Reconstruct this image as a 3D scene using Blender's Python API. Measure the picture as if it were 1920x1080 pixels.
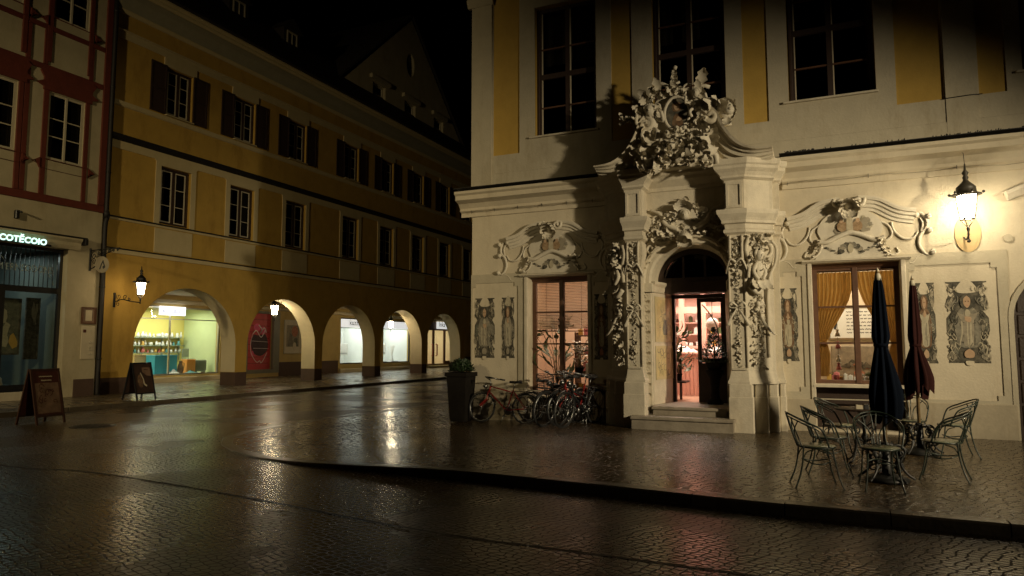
import bpy, bmesh, math, random
from math import sin, cos, pi, radians, atan2, hypot, sqrt
from mathutils import Vector, Matrix
from mathutils.geometry import tessellate_polygon

SC = bpy.context.scene
COL = SC.collection
for o in list(bpy.data.objects):
    bpy.data.objects.remove(o)

# ---------------------------------------------------------------- camera
cam_data = bpy.data.cameras.new('camera')
cam = bpy.data.objects.new('camera', cam_data)
COL.objects.link(cam)
cam_data.sensor_width = 36.0
cam_data.lens = 24.0
cam_data.clip_end = 500
cam.location = (0, 0, 1.6)
cam.rotation_euler = (radians(90 + 4.912), 0, radians(24.3))
SC.camera = cam

# ---------------------------------------------------------------- world, exposure
world = bpy.data.worlds.new('World')
SC.world = world
world.use_nodes = True
wn = world.node_tree
wb = wn.nodes['Background']
sky = wn.nodes.new('ShaderNodeTexSky')
sky.sky_type = 'NISHITA'
sky.sun_disc = False
sky.sun_elevation = radians(-6.0)
sky.sun_rotation = radians(200)
hsv = wn.nodes.new('ShaderNodeHueSaturation')
hsv.inputs['Saturation'].default_value = 0.1
wn.links.new(sky.outputs[0], hsv.inputs['Color'])
wn.links.new(hsv.outputs[0], wb.inputs['Color'])
wb.inputs['Strength'].default_value = 0.004
SC.view_settings.view_transform = 'Standard'
SC.view_settings.look = 'None'
SC.view_settings.exposure = 0
SC.view_settings.gamma = 1
SC.cycles.max_bounces = 8
SC.cycles.diffuse_bounces = 3
SC.cycles.glossy_bounces = 3
SC.cycles.transparent_max_bounces = 12
SC.cycles.caustics_reflective = False
SC.cycles.caustics_refractive = False
SC.cycles.sample_clamp_indirect = 4
SC.cycles.use_denoising = True

# ---------------------------------------------------------------- street lamps of the square, beyond the frame, plus an added fill spot
WARM = (1.0, 0.72, 0.38)
def spot(name, loc, target, power, size_deg, blend, radius, col=WARM):
    d = bpy.data.lights.new(name, 'SPOT')
    d.energy = power; d.spot_size = radians(size_deg); d.spot_blend = blend
    d.shadow_soft_size = radius; d.color = col
    o = bpy.data.objects.new(name, d); COL.objects.link(o)
    o.location = loc
    o.rotation_euler = (Vector(target) - Vector(loc)).to_track_quat('-Z', 'Y').to_euler()
    return o
spot('street_or_fill_light', (9.0, 3.2, 8.0), (-22, 15.5, 2.5), 2400, 36, 0.9, 0.18, (1.0, 0.78, 0.40))
spot('street_or_fill_light', (11.5, 4.2, 5.0), (-2.6, 14.4, 1.9), 8600, 48, 1.0, 0.3, (1.0, 0.83, 0.55))
spot('street_or_fill_light', (-13, -9, 8.0), (-20, 28, 1.5), 6600, 68, 1.0, 0.4, (1.0, 0.78, 0.42))  # added unseen fill, softly lifts the shaded fronts; no street lamp stands here
def area(name, loc, sx, sy, power, col, rot=(0, 0, 0)):
    d = bpy.data.lights.new(name, 'AREA'); d.shape = 'RECTANGLE'
    d.size = sx; d.size_y = sy; d.energy = power; d.color = col
    o = bpy.data.objects.new(name, d); COL.objects.link(o); o.location = loc; o.rotation_euler = rot
    return o

# ---------------------------------------------------------------- materials
MATS = {}
def _nt(name):
    m = bpy.data.materials.new(name); m.use_nodes = True
    nt = m.node_tree
    return m, nt, nt.nodes['Principled BSDF']
def mat(name, col, rough=0.75, var=0.12, scale=3.0, bump=0.0, bscale=40.0, metal=0.0, spec=0.5, stain=0.0, coat=0.0, transl=0.0, fade=0.0):
    if name in MATS: return MATS[name]
    m, nt, b = _nt(name); N = nt.nodes; K = nt.links
    tc = N.new('ShaderNodeTexCoord')
    n1 = N.new('ShaderNodeTexNoise'); n1.inputs['Scale'].default_value = scale; n1.inputs['Detail'].default_value = 8; n1.inputs['Roughness'].default_value = 0.65
    K.new(tc.outputs['Object'], n1.inputs['Vector'])
    r = N.new('ShaderNodeValToRGB')
    r.color_ramp.elements[0].position = 0.3; r.color_ramp.elements[1].position = 0.7
    r.color_ramp.elements[0].color = [c * (1 - var) for c in col] + [1]
    r.color_ramp.elements[1].color = [min(1, c * (1 + var)) for c in col] + [1]
    K.new(n1.outputs['Fac'], r.inputs['Fac'])
    out = r.outputs[0]
    if stain > 0:
        n2 = N.new('ShaderNodeTexNoise'); n2.inputs['Scale'].default_value = 0.9; n2.inputs['Detail'].default_value = 10; n2.inputs['Roughness'].default_value = 0.75
        mp = N.new('ShaderNodeMapping'); mp.inputs['Scale'].default_value = (1.6, 1.6, 0.5)
        K.new(tc.outputs['Object'], mp.inputs['Vector']); K.new(mp.outputs[0], n2.inputs['Vector'])
        r2 = N.new('ShaderNodeValToRGB'); r2.color_ramp.elements[0].position = 0.52; r2.color_ramp.elements[1].position = 0.72
        r2.color_ramp.elements[0].color = (0, 0, 0, 1); r2.color_ramp.elements[1].color = (stain, stain, stain, 1)
        K.new(n2.outputs['Fac'], r2.inputs['Fac'])
        mx = N.new('ShaderNodeMixRGB'); mx.blend_type = 'MULTIPLY'; mx.inputs[2].default_value = (0.62, 0.55, 0.45, 1)
        K.new(r2.outputs[0], mx.inputs[0]); K.new(out, mx.inputs[1]); out = mx.outputs[0]
    if fade > 0:   # worn paint: the bare plaster shows through in patches
        n4 = N.new('ShaderNodeTexNoise'); n4.inputs['Scale'].default_value = 7.0; n4.inputs['Detail'].default_value = 9; n4.inputs['Roughness'].default_value = 0.8
        K.new(tc.outputs['Object'], n4.inputs['Vector'])
        r4 = N.new('ShaderNodeValToRGB'); r4.color_ramp.elements[0].position = 0.46; r4.color_ramp.elements[1].position = 0.66
        r4.color_ramp.elements[0].color = (0, 0, 0, 1); r4.color_ramp.elements[1].color = (fade, fade, fade, 1)
        K.new(n4.outputs['Fac'], r4.inputs['Fac'])
        m4 = N.new('ShaderNodeMixRGB'); m4.inputs[2].default_value = (0.50, 0.43, 0.30, 1)
        K.new(r4.outputs[0], m4.inputs[0]); K.new(out, m4.inputs[1]); out = m4.outputs[0]
    K.new(out, b.inputs['Base Color'])
    b.inputs['Roughness'].default_value = rough; b.inputs['Metallic'].default_value = metal
    b.inputs['Specular IOR Level'].default_value = spec
    if coat: b.inputs['Coat Weight'].default_value = coat
    if bump > 0:
        n3 = N.new('ShaderNodeTexNoise'); n3.inputs['Scale'].default_value = bscale; n3.inputs['Detail'].default_value = 5
        K.new(tc.outputs['Object'], n3.inputs['Vector'])
        bp = N.new('ShaderNodeBump'); bp.inputs['Strength'].default_value = bump; bp.inputs['Distance'].default_value = 0.02
        K.new(n3.outputs['Fac'], bp.inputs['Height']); K.new(bp.outputs[0], b.inputs['Normal'])
    if transl:
        b.inputs['Transmission Weight'].default_value = 0
        t = N.new('ShaderNodeBsdfTranslucent'); K.new(out, t.inputs['Color'])
        ms = N.new('ShaderNodeMixShader'); ms.inputs[0].default_value = transl
        K.new(b.outputs[0], ms.inputs[1]); K.new(t.outputs[0], ms.inputs[2]); K.new(ms.outputs[0], N['Material Output'].inputs['Surface'])
    MATS[name] = m
    return m
def emis(name, col, strength, mixcol=None):
    if name in MATS: return MATS[name]
    m, nt, b = _nt(name)
    b.inputs['Base Color'].default_value = (*col, 1); b.inputs['Emission Color'].default_value = (*col, 1)
    b.inputs['Emission Strength'].default_value = strength; b.inputs['Roughness'].default_value = 0.4
    MATS[name] = m
    return m
def glass(name, tint=(0.9, 0.92, 0.9), refl=0.12, rough=0.02):
    m, nt, b = _nt(name); N = nt.nodes; K = nt.links
    N.remove(b)
    t = N.new('ShaderNodeBsdfTransparent'); t.inputs[0].default_value = (*tint, 1)
    g = N.new('ShaderNodeBsdfGlossy'); g.inputs['Roughness'].default_value = rough
    lw = N.new('ShaderNodeLayerWeight'); lw.inputs[0].default_value = 0.5
    p5 = N.new('ShaderNodeMath'); p5.operation = 'POWER'; p5.inputs[1].default_value = 4.5; K.new(lw.outputs['Facing'], p5.inputs[0])
    ma = N.new('ShaderNodeMath'); ma.operation = 'MULTIPLY_ADD'; ma.inputs[1].default_value = 0.92; ma.inputs[2].default_value = 0.035; K.new(p5.outputs[0], ma.inputs[0])
    nz = N.new('ShaderNodeTexNoise'); nz.inputs['Scale'].default_value = 1.7
    bp = N.new('ShaderNodeBump'); bp.inputs['Strength'].default_value = 0.08; bp.inputs['Distance'].default_value = 0.05
    K.new(nz.outputs['Fac'], bp.inputs['Height']); K.new(bp.outputs[0], g.inputs['Normal'])
    ms = N.new('ShaderNodeMixShader')
    K.new(ma.outputs[0], ms.inputs[0]); K.new(t.outputs[0], ms.inputs[1]); K.new(g.outputs[0], ms.inputs[2])
    K.new(ms.outputs[0], N['Material Output'].inputs['Surface'])
    MATS[name] = m
    return m
def cobble(name, col, cells, rough, bump, wet=0.5, sx=1.0, wave=0.0, joint=0.6, jw=0.11):
    m, nt, b = _nt(name); N = nt.nodes; K = nt.links
    tc = N.new('ShaderNodeTexCoord'); mp = N.new('ShaderNodeMapping'); mp.inputs['Scale'].default_value = (sx, 1, 1)
    mp.inputs['Rotation'].default_value = (0, 0, 0.35)
    K.new(tc.outputs['Object'], mp.inputs['Vector'])
    dn = N.new('ShaderNodeTexNoise'); dn.inputs['Scale'].default_value = 2.2; K.new(mp.outputs[0], dn.inputs['Vector'])
    ad = N.new('ShaderNodeVectorMath'); ad.operation = 'MULTIPLY_ADD'; ad.inputs[1].default_value = (0.14, 0.14, 0)
    K.new(dn.outputs['Color'], ad.inputs[0]); K.new(mp.outputs[0], ad.inputs[2])
    vo = N.new('ShaderNodeTexVoronoi'); vo.feature = 'DISTANCE_TO_EDGE'; vo.inputs['Scale'].default_value = cells; vo.inputs['Randomness'].default_value = 0.55
    K.new(ad.outputs[0], vo.inputs['Vector'])
    v2 = N.new('ShaderNodeTexVoronoi'); v2.feature = 'F1'; v2.inputs['Scale'].default_value = cells; v2.inputs['Randomness'].default_value = 0.55
    K.new(ad.outputs[0], v2.inputs['Vector'])
    rp = N.new('ShaderNodeValToRGB'); rp.color_ramp.elements[0].position = 0.0; rp.color_ramp.elements[1].position = jw
    rp.color_ramp.interpolation = 'EASE'
    K.new(vo.outputs['Distance'], rp.inputs['Fac'])
    sep = N.new('ShaderNodeSeparateColor'); K.new(v2.outputs['Color'], sep.inputs[0])
    cr = N.new('ShaderNodeValToRGB')
    cr.color_ramp.elements[0].color = [c * 0.6 for c in col] + [1]; cr.color_ramp.elements[1].color = [c * 1.5 for c in col] + [1]
    K.new(sep.outputs[0], cr.inputs['Fac'])
    mx = N.new('ShaderNodeMixRGB'); mx.blend_type = 'MULTIPLY'; mx.inputs[0].default_value = joint
    K.new(cr.outputs[0], mx.inputs[1]); K.new(rp.outputs[0], mx.inputs[2]); K.new(mx.outputs[0], b.inputs['Base Color'])
    # big wet / drier patches
    wn_ = N.new('ShaderNodeTexNoise'); wn_.inputs['Scale'].default_value = 0.55; wn_.inputs['Detail'].default_value = 5; K.new(tc.outputs['Object'], wn_.inputs['Vector'])
    mr = N.new('ShaderNodeMapRange'); mr.inputs['From Min'].default_value = 0.35; mr.inputs['From Max'].default_value = 0.65
    mr.inputs['To Min'].default_value = rough * 0.75; mr.inputs['To Max'].default_value = rough * 1.35
    K.new(wn_.outputs['Fac'], mr.inputs['Value'])
    jr = N.new('ShaderNodeMapRange'); jr.inputs['From Min'].default_value = 0; jr.inputs['From Max'].default_value = 1; jr.inputs['To Min'].default_value = rough + (0.85 - rough) * joint
    K.new(rp.outputs[0], jr.inputs['Value']); K.new(mr.outputs[0], jr.inputs['To Max']); K.new(jr.outputs[0], b.inputs['Roughness'])   # sandy joints stay dull
    sj = N.new('ShaderNodeMath'); sj.operation = 'MULTIPLY'; sj.inputs[1].default_value = wet * joint; sa = N.new('ShaderNodeMath'); sa.operation = 'ADD'; sa.inputs[1].default_value = wet * (1 - joint); K.new(rp.outputs[0], sj.inputs[0]); K.new(sj.outputs[0], sa.inputs[0]); sj = sa; K.new(sj.outputs[0], b.inputs['Specular IOR Level'])
    b.inputs['Specular IOR Level'].default_value = wet
    fn = N.new('ShaderNodeTexNoise'); fn.inputs['Scale'].default_value = 38; fn.inputs['Detail'].default_value = 4; K.new(tc.outputs['Object'], fn.inputs['Vector'])
    ln = N.new('ShaderNodeTexNoise'); ln.inputs['Scale'].default_value = 1.6; ln.inputs['Detail'].default_value = 3; K.new(tc.outputs['Object'], ln.inputs['Vector'])
    # stones tilt and stand at slightly different heights
    h1 = N.new('ShaderNodeMath'); h1.operation = 'MULTIPLY_ADD'; h1.inputs[1].default_value = 0.35
    K.new(sep.outputs[1], h1.inputs[0]); K.new(rp.outputs[0], h1.inputs[2])
    h2 = N.new('ShaderNodeMath'); h2.operation = "MULTIPLY_ADD"; h2.inputs[1].default_value = 0.15
    K.new(fn.outputs['Fac'], h2.inputs[0]); K.new(h1.outputs[0], h2.inputs[2])
    h3 = N.new('ShaderNodeMath'); h3.operation = 'MULTIPLY_ADD'; h3.inputs[1].default_value = wave
    K.new(ln.outputs['Fac'], h3.inputs[0]); K.new(h2.outputs[0], h3.inputs[2])
    bp = N.new('ShaderNodeBump'); bp.inputs['Strength'].default_value = bump; bp.inputs['Distance'].default_value = 0.02
    K.new(h3.outputs[0], bp.inputs['Height']); K.new(bp.outputs[0], b.inputs['Normal'])
    MATS[name] = m
    return m

mat('plaster_pale', (0.58, 0.51, 0.375), 0.85, 0.08, 2.5, 0.3, 25, stain=0.6)
mat('plaster_band', (0.46, 0.41, 0.30), 0.85, 0.08, 2.5, 0.3, 25, stain=0.6)
mat('plaster_plinth', (0.40, 0.345, 0.245), 0.85, 0.12, 3.5, 0.3, 20, stain=0.7)
mat('stone', (0.57, 0.51, 0.39), 0.75, 0.12, 4.0, 0.3, 35, stain=0.6)
mat('stucco', (0.60, 0.545, 0.43), 0.7, 0.10, 6.0, 0.2, 60, stain=0.3)
mat('step_stone', (0.30, 0.26, 0.20), 0.45, 0.2, 5.0, 0.3, 30, stain=0.6)
mat('baroque_yellow', (0.45, 0.29, 0.06), 0.85, 0.07, 3.0, 0.2, 25, stain=0.3)
mat('arcade_yellow', (0.47, 0.295, 0.058), 0.85, 0.10, 1.5, 0.2, 20, stain=0.75)
mat('pale_yellow', (0.52, 0.43, 0.24), 0.85, 0.06, 2.0, 0.15, 20, stain=0.3)
mat('arch_pale', (0.60, 0.52, 0.34), 0.85, 0.06, 2.0, 0.15, 20, stain=0.3)
mat('plinth_brown', (0.085, 0.05, 0.035), 0.75, 0.15, 4.0, 0.3, 25)
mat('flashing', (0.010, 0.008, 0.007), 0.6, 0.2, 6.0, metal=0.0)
mat('bronze', (0.055, 0.048, 0.034), 0.5, 0.3, 12, 0.15, 40)
mat('roof_tile', (0.03, 0.022, 0.018), 0.8, 0.3, 6.0, 0.6, 12)
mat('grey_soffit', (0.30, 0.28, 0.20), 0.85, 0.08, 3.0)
mat('house_plaster', (0.46, 0.40, 0.26), 0.85, 0.10, 1.8, 0.25, 20, stain=0.5)
mat('timber_red', (0.125, 0.024, 0.012), 0.75, 0.15, 4.0, 0.3, 20)
mat('brown_wood', (0.11, 0.05, 0.025), 0.55, 0.2, 7.0, 0.2, 30)
mat('dark_wood', (0.035, 0.02, 0.013), 0.5, 0.25, 7.0, 0.2, 30)
mat('shutter_brown', (0.035, 0.018, 0.012), 0.65, 0.2, 8.0, 0.2, 30)
mat('white_paint', (0.50, 0.45, 0.33), 0.5, 0.05, 5.0)
mat('interior_dark', (0.012, 0.010, 0.008), 0.9, 0.2, 2.0)
mat('black_iron', (0.012, 0.012, 0.011), 0.42, 0.3, 12, 0.15, 40, spec=0.5)
mat('green_iron', (0.018, 0.028, 0.020), 0.38, 0.3, 12, 0.15, 40, coat=0.25)
mat('seat_green', (0.14, 0.16, 0.09), 0.32, 0.2, 16, 0.5, 70, coat=0.4)
mat('rubber', (0.012, 0.012, 0.012), 0.7, 0.2, 10)
mat('chrome', (0.28, 0.28, 0.27), 0.32, 0.05, 10, metal=1.0)
mat('alu', (0.45, 0.45, 0.42), 0.35, 0.05, 8, metal=0.8)
mat('red_enamel', (0.28, 0.014, 0.010), 0.3, 0.08, 8, coat=0.5)
mat('black_enamel', (0.015, 0.015, 0.017), 0.3, 0.1, 8, coat=0.5)
mat('leather_black', (0.014, 0.013, 0.012), 0.5, 0.2, 20, 0.2, 60)
mat('fabric_navy', (0.002, 0.004, 0.009), 0.9, 0.2, 5, 0.3, 120, spec=0.08)
mat('fabric_red', (0.026, 0.008, 0.007), 0.8, 0.2, 5, 0.3, 120, spec=0.08)
mat('pole_wood', (0.20, 0.14, 0.07), 0.5, 0.15, 10)
mat('leaf_dark', (0.016, 0.034, 0.010), 0.55, 0.45, 30)
mat('leaf_mid', (0.06, 0.09, 0.03), 0.5, 0.4, 20)
mat('pot_dark', (0.012, 0.010, 0.008), 0.85, 0.25, 6, 0.3, 20, spec=0.1)
mat('curtain_gold', (0.42, 0.24, 0.06), 0.75, 0.15, 4, 0.2, 90, transl=0.35)
mat('blind', (0.74, 0.56, 0.38), 0.7, 0.05, 4, transl=0.45)
mat('drape_grey', (0.30, 0.27, 0.20), 0.85, 0.15, 5)
mat('pink_wall', (0.72, 0.47, 0.39), 0.7, 0.06, 3)
mat('pink_panel', (0.68, 0.40, 0.32), 0.6, 0.08, 6)
mat('cream_wall', (0.70, 0.60, 0.44), 0.8, 0.05, 3)
mat('orange_wall', (0.66, 0.48, 0.35), 0.8, 0.05, 3)
mat('floor_tan', (0.42, 0.27, 0.18), 0.5, 0.1, 3)
mat('shop_yellow', (0.76, 0.64, 0.20), 0.8, 0.04, 2)
mat('shop_green', (0.58, 0.66, 0.36), 0.8, 0.04, 2)
mat('shop_white', (0.76, 0.78, 0.74), 0.7, 0.03, 2)
mat('box_blue', (0.05, 0.36, 0.50), 0.5, 0.05, 4)
mat('box_orange', (0.72, 0.30, 0.06), 0.5, 0.05, 4)
mat('box_grey', (0.22, 0.25, 0.18), 0.5, 0.1, 4)
mat('box_tan', (0.50, 0.36, 0.17), 0.6, 0.1, 4)
mat('ceramic_white', (0.75, 0.74, 0.70), 0.25, 0.05, 6)
mat('ceramic_amber', (0.62, 0.38, 0.10), 0.3, 0.1, 6)
mat('ceramic_rose', (0.55, 0.16, 0.14), 0.3, 0.1, 6)
mat('ceramic_teal', (0.10, 0.30, 0.32), 0.3, 0.1, 6)
mat('steel', (0.42, 0.43, 0.42), 0.3, 0.05, 8, metal=0.9)
mat('paint_dark', (0.055, 0.050, 0.036), 0.85, 0.65, 9.0, fade=0.28)
mat('paint_mid', (0.18, 0.165, 0.125), 0.85, 0.45, 11.0, fade=0.28)
mat('paint_light', (0.42, 0.37, 0.26), 0.85, 0.2, 12.0, fade=0.28)
mat('paint_brown', (0.14, 0.075, 0.035), 0.85, 0.5, 12.0, fade=0.28)
mat('paint_skin', (0.44, 0.29, 0.175), 0.85, 0.15, 16.0, fade=0.28)
mat('paint_ochre', (0.27, 0.17, 0.085), 0.85, 0.35, 14.0, fade=0.3)
mat('paint_rose', (0.42, 0.16, 0.09), 0.85, 0.3, 14.0, fade=0.28)
mat('paint_teal', (0.115, 0.115, 0.085), 0.85, 0.35, 12.0, fade=0.28)
mat('paint_grey', (0.27, 0.235, 0.17), 0.85, 0.3, 9.0, fade=0.28)
mat('marble_paint', (0.50, 0.41, 0.19), 0.6, 0.35, 6.0, stain=0.9, fade=0.4)
mat('roller_red', (0.55, 0.07, 0.075), 0.5, 0.06, 3)
mat('graffiti_dark', (0.06, 0.03, 0.035), 0.6, 0.3, 5)
mat('graffiti_white', (0.75, 0.70, 0.70), 0.6, 0.1, 5)
mat('graffiti_pink', (0.75, 0.12, 0.25), 0.6, 0.2, 5)
mat('ochre_wall', (0.52, 0.38, 0.14), 0.85, 0.08, 2, stain=0.3)
mat('frame_grey', (0.20, 0.19, 0.14), 0.5, 0.1, 5)
mat('paper', (0.55, 0.48, 0.34), 0.6, 0.08, 3)
mat('poster_red', (0.075, 0.020, 0.013), 0.5, 0.2, 4)
mat('poster_dark', (0.05, 0.028, 0.02), 0.5, 0.3, 4)
mat('poster_tan', (0.21, 0.13, 0.085), 0.5, 0.35, 6)
mat('board_wood', (0.045, 0.018, 0.010), 0.5, 0.2, 8)
mat('teal_room', (0.10, 0.125, 0.118), 0.8, 0.15, 2)
mat('iron_text', (0.30, 0.36, 0.34), 0.5, 0.1, 5)
mat('ink', (0.03, 0.03, 0.03), 0.6, 0.1, 5)
mat('kerb_stone', (0.10, 0.08, 0.055), 0.28, 0.3, 6, 0.35, 25, spec=0.6)
mat('flower_pink', (0.65, 0.22, 0.25), 0.6, 0.2, 9)
mat('flower_white', (0.75, 0.70, 0.62), 0.6, 0.1, 9)
glass('window_glass', (0.93, 0.94, 0.92))
glass('dark_glass', (0.22, 0.21, 0.19))
glass('teal_glass', (0.78, 0.84, 0.82))
emis('lantern_glow', (1.0, 0.84, 0.58), 60)
emis('lantern_glow_left', (1.0, 0.74, 0.42), 26)
emis('lantern_glow_arcade', (1.0, 0.80, 0.50), 85)
emis('neon', (0.66, 1.0, 0.90), 1.5)
emis('neon_green', (0.05, 0.45, 0.28), 0.7)
emis('lit_sign', (0.92, 0.95, 1.0), 1.6)
emis('lit_sign_dim', (0.85, 0.86, 0.84), 0.75)
emis('ceiling_lamp', (1.0, 0.96, 0.85), 6.0)
cobble('street_cobbles', (0.058, 0.037, 0.015), 15.0, 0.25, 0.48, 0.7, 0.72, 0.25, 0.62, 0.12)
cobble('pavement_setts', (0.055, 0.036, 0.015), 11.0, 0.20, 0.24, 0.7, 0.8, 0.55, 0.30, 0.10)
cobble('arcade_paving', (0.16, 0.12, 0.07), 2.2, 0.24, 0.25, 0.6, 0.6, 3.0)
# ---------------------------------------------------------------- frames: (u along the wall, d out of the wall, z up)
YB, XL = 14.4, -22.0
def FB(u, d, z): return (u, YB - d, z)          # baroque house front, faces the square
def FL(u, d, z): return (XL + d, u, z)          # arcade street front
def FW(u, d, z): return (u, d, z)               # plain world axes
ROOT_LOC = {}

class MB:
    def __init__(s, T=FW):
        s.T = T; s.v = []; s.f = []; s.mi = []; s.sm = []
    def add(s, vs, fs, mi=0, smooth=False):
        b = len(s.v); T = s.T
        s.v += [T(*p) for p in vs]
        for f in fs:
            s.f.append([i + b for i in f]); s.mi.append(mi); s.sm.append(smooth)
    def box(s, u0, u1, d0, d1, z0, z1, mi=0):
        s.add([(u0, d0, z0), (u1, d0, z0), (u1, d1, z0), (u0, d1, z0), (u0, d0, z1), (u1, d0, z1), (u1, d1, z1), (u0, d1, z1)],
              [(0, 1, 2, 3), (4, 5, 6, 7), (0, 1, 5, 4), (1, 2, 6, 5), (2, 3, 7, 6), (3, 0, 4, 7)], mi)
    def bevbox(s, u0, u1, d0, d1, z0, z1, b=0.01, mi=0):
        # box with its four upright and the top edges eased
        p = [(u0 + b, d0), (u1 - b, d0), (u1, d0 + b), (u1, d1 - b), (u1 - b, d1), (u0 + b, d1), (u0, d1 - b), (u0, d0 + b)]
        cu, cd = (u0 + u1) / 2, (d0 + d1) / 2
        k = lambda q: (q[0] + (b if q[0] < cu else -b) * .7, q[1] + (b if q[1] < cd else -b) * .7)
        n = 8
        vs = [(a, c, z0) for a, c in p] + [(a, c, z1 - b) for a, c in p] + [(k(q)[0], k(q)[1], z1) for q in p]
        fs = [tuple(range(n))[::-1], tuple(range(2 * n, 3 * n))]
        for r in (0, 1):
            for i in range(n): fs.append((r * n + i, r * n + (i + 1) % n, (r + 1) * n + (i + 1) % n, (r + 1) * n + i))
        s.add(vs, fs, mi)
    def plate(s, outer, d0, d1, holes=(), mi=0, back=True):
        # polygon in (u,z) with holes, from depth d0 (back) to d1 (front)
        loops = [list(outer)] + [list(h) for h in holes]
        tri = tessellate_polygon([[Vector((a, b, 0)) for a, b in L] for L in loops])
        pts = [p for L in loops for p in L]; n = len(pts)
        vs = [(a, d1, b) for a, b in pts]
        fs = [tuple(t) for t in tri]
        if abs(d1 - d0) > 1e-6:
            vs += [(a, d0, b) for a, b in pts]
            if back: fs += [tuple(i + n for i in t)[::-1] for t in tri]
            o = 0
            for L in loops:
                m = len(L)
                for i in range(m): fs.append((o + i, o + (i + 1) % m, n + o + (i + 1) % m, n + o + i))
                o += m
        s.add(vs, fs, mi)
    def plan(s, poly, z0, z1, mi=0, off=0.0, poly2=None):
        # plan polygon in (u,d), from z0 to z1 (poly2: another outline at the top)
        q = poly2 or poly; n = len(poly)
        vs = [(a, b, z0) for a, b in poly] + [(a, b, z1) for a, b in q]
        t0 = tessellate_polygon([[Vector((a, b, 0)) for a, b in poly]])
        fs = [tuple(t)[::-1] for t in t0] + [tuple(i + n for i in t) for t in t0]
        for i in range(n): fs.append((i, (i + 1) % n, n + (i + 1) % n, n + i))
        s.add(vs, fs, mi)
    def tube(s, pts, r, n=8, closed=False, mi=0, flat=1.0, up=None, cap=True):
        P = [Vector(p) for p in pts]; m = len(P)
        R = r if isinstance(r, (list, tuple)) else [r] * m
        vs = []; fs = []; prev = None
        for i in range(m):
            if closed: t = P[(i + 1) % m] - P[i - 1]
            else: t = P[min(i + 1, m - 1)] - P[max(i - 1, 0)]
            if t.length < 1e-9: t = Vector((0, 0, 1))
            t.normalize()
            if prev is None:
                a = Vector(up) if up else (Vector((0, 0, 1)) if abs(t.z) < .9 else Vector((1, 0, 0)))
                x = a - t * a.dot(t); x.normalize()
            else:
                x = prev - t * prev.dot(t)
                if x.length < 1e-6: x = t.orthogonal()
                x.normalize()
            prev = x; y = t.cross(x)
            for k in range(n):
                an = 2 * pi * k / n
                vs.append(P[i] + x * (cos(an) * R[i]) + y * (sin(an) * R[i] * flat))
        L = m if closed else m - 1
        for i in range(L):
            a = i * n; b = ((i + 1) % m) * n
            for k in range(n): fs.append((a + k, a + (k + 1) % n, b + (k + 1) % n, b + k))
        if not closed and cap:
            fs.append(tuple(range(n))[::-1]); fs.append(tuple(range((m - 1) * n, m * n)))
        s.add([tuple(v) for v in vs], fs, mi, True)
    def lathe(s, prof, c=(0, 0, 0), n=16, mi=0, smooth=True, rfun=None, sq=False):
        vs = []; fs = []; m = len(prof)
        for r, z in prof:
            for k in range(n):
                a = 2 * pi * (k + (.5 if sq else 0)) / n
                rr = r * (rfun(a, z) if rfun else 1)
                vs.append((c[0] + rr * cos(a), c[1] + rr * sin(a), c[2] + z))
        for i in range(m - 1):
            for k in range(n): fs.append((i * n + k, i * n + (k + 1) % n, (i + 1) * n + (k + 1) % n, (i + 1) * n + k))
        if prof[0][0] > 1e-4: fs.append(tuple(range(n))[::-1])
        if prof[-1][0] > 1e-4: fs.append(tuple(range((m - 1) * n, m * n)))
        s.add(vs, fs, mi, smooth)
    def ball(s, c, r, mi=0, nu=10, nv=7, noise=0, rnd=None):
        rx, ry, rz = r if isinstance(r, (tuple, list)) else (r, r, r)
        vs = []; fs = []
        for j in range(nv + 1):
            th = pi * j / nv
            for k in range(nu):
                a = 2 * pi * k / nu; q = 1 + (rnd.uniform(-noise, noise) if rnd else 0)
                vs.append((c[0] + rx * q * sin(th) * cos(a), c[1] + ry * q * sin(th) * sin(a), c[2] + rz * q * cos(th)))
        for j in range(nv):
            for k in range(nu): fs.append((j * nu + k, j * nu + (k + 1) % nu, (j + 1) * nu + (k + 1) % nu, (j + 1) * nu + k))
        s.add(vs, fs, mi, True)
    def leaf(s, p, dirv, nrm, L, W, curl=0.5, mi=0, cup=0.25):
        # one leaf or petal: a curled, cupped blade
        t = Vector(dirv).normalized(); nv = Vector(nrm); nv = (nv - t * nv.dot(t))
        nv = nv.normalized() if nv.length > 1e-6 else t.orthogonal().normalized()
        b = t.cross(nv); P = Vector(p); vs = []; fs = []; K = 13 if L > .15 else (9 if L > .07 else 5)
        for i in range(K):
            q = i / (K - 1); w = W * sin(pi * min(0.97, 0.12 + 0.86 * q)) ** 0.8 * ((1 + .24 * cos(i * pi / (2 if K == 13 else 1.5))) if K > 5 else 1)
            a = curl * q * q * 1.6
            c = P + t * (L * q * cos(a * .6)) + nv * (L * q * sin(a * .6))
            for sgn in (-1, 0, 1): vs.append(tuple(c + b * (sgn * w / 2) + nv * (abs(sgn) * w * cup)))
        for i in range(K - 1):
            for k in (0, 1): fs.append((i * 3 + k, i * 3 + k + 1, i * 3 + k + 4, i * 3 + k + 3))
        s.add(vs, fs, mi, True)
    def sweep(s, path, prof, mi=0, smooth=False, cap=True, sc=None):
        # path in (u,z); prof list of (d, h) with h along the path normal
        n = len(path); m = len(prof); vs = []; fs = []
        for i in range(n):
            a = path[max(0, i - 1)]; b = path[min(n - 1, i + 1)]
            tx, tz = b[0] - a[0], b[1] - a[1]; l = hypot(tx, tz) or 1
            nx, nz = -tz / l, tx / l
            q = sc[i] if sc else 1
            for d, h in prof: vs.append((path[i][0] + nx * h * q, d, path[i][1] + nz * h * q))
        for i in range(n - 1):
            for k in range(m): fs.append((i * m + k, i * m + (k + 1) % m, (i + 1) * m + (k + 1) % m, (i + 1) * m + k))
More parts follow.
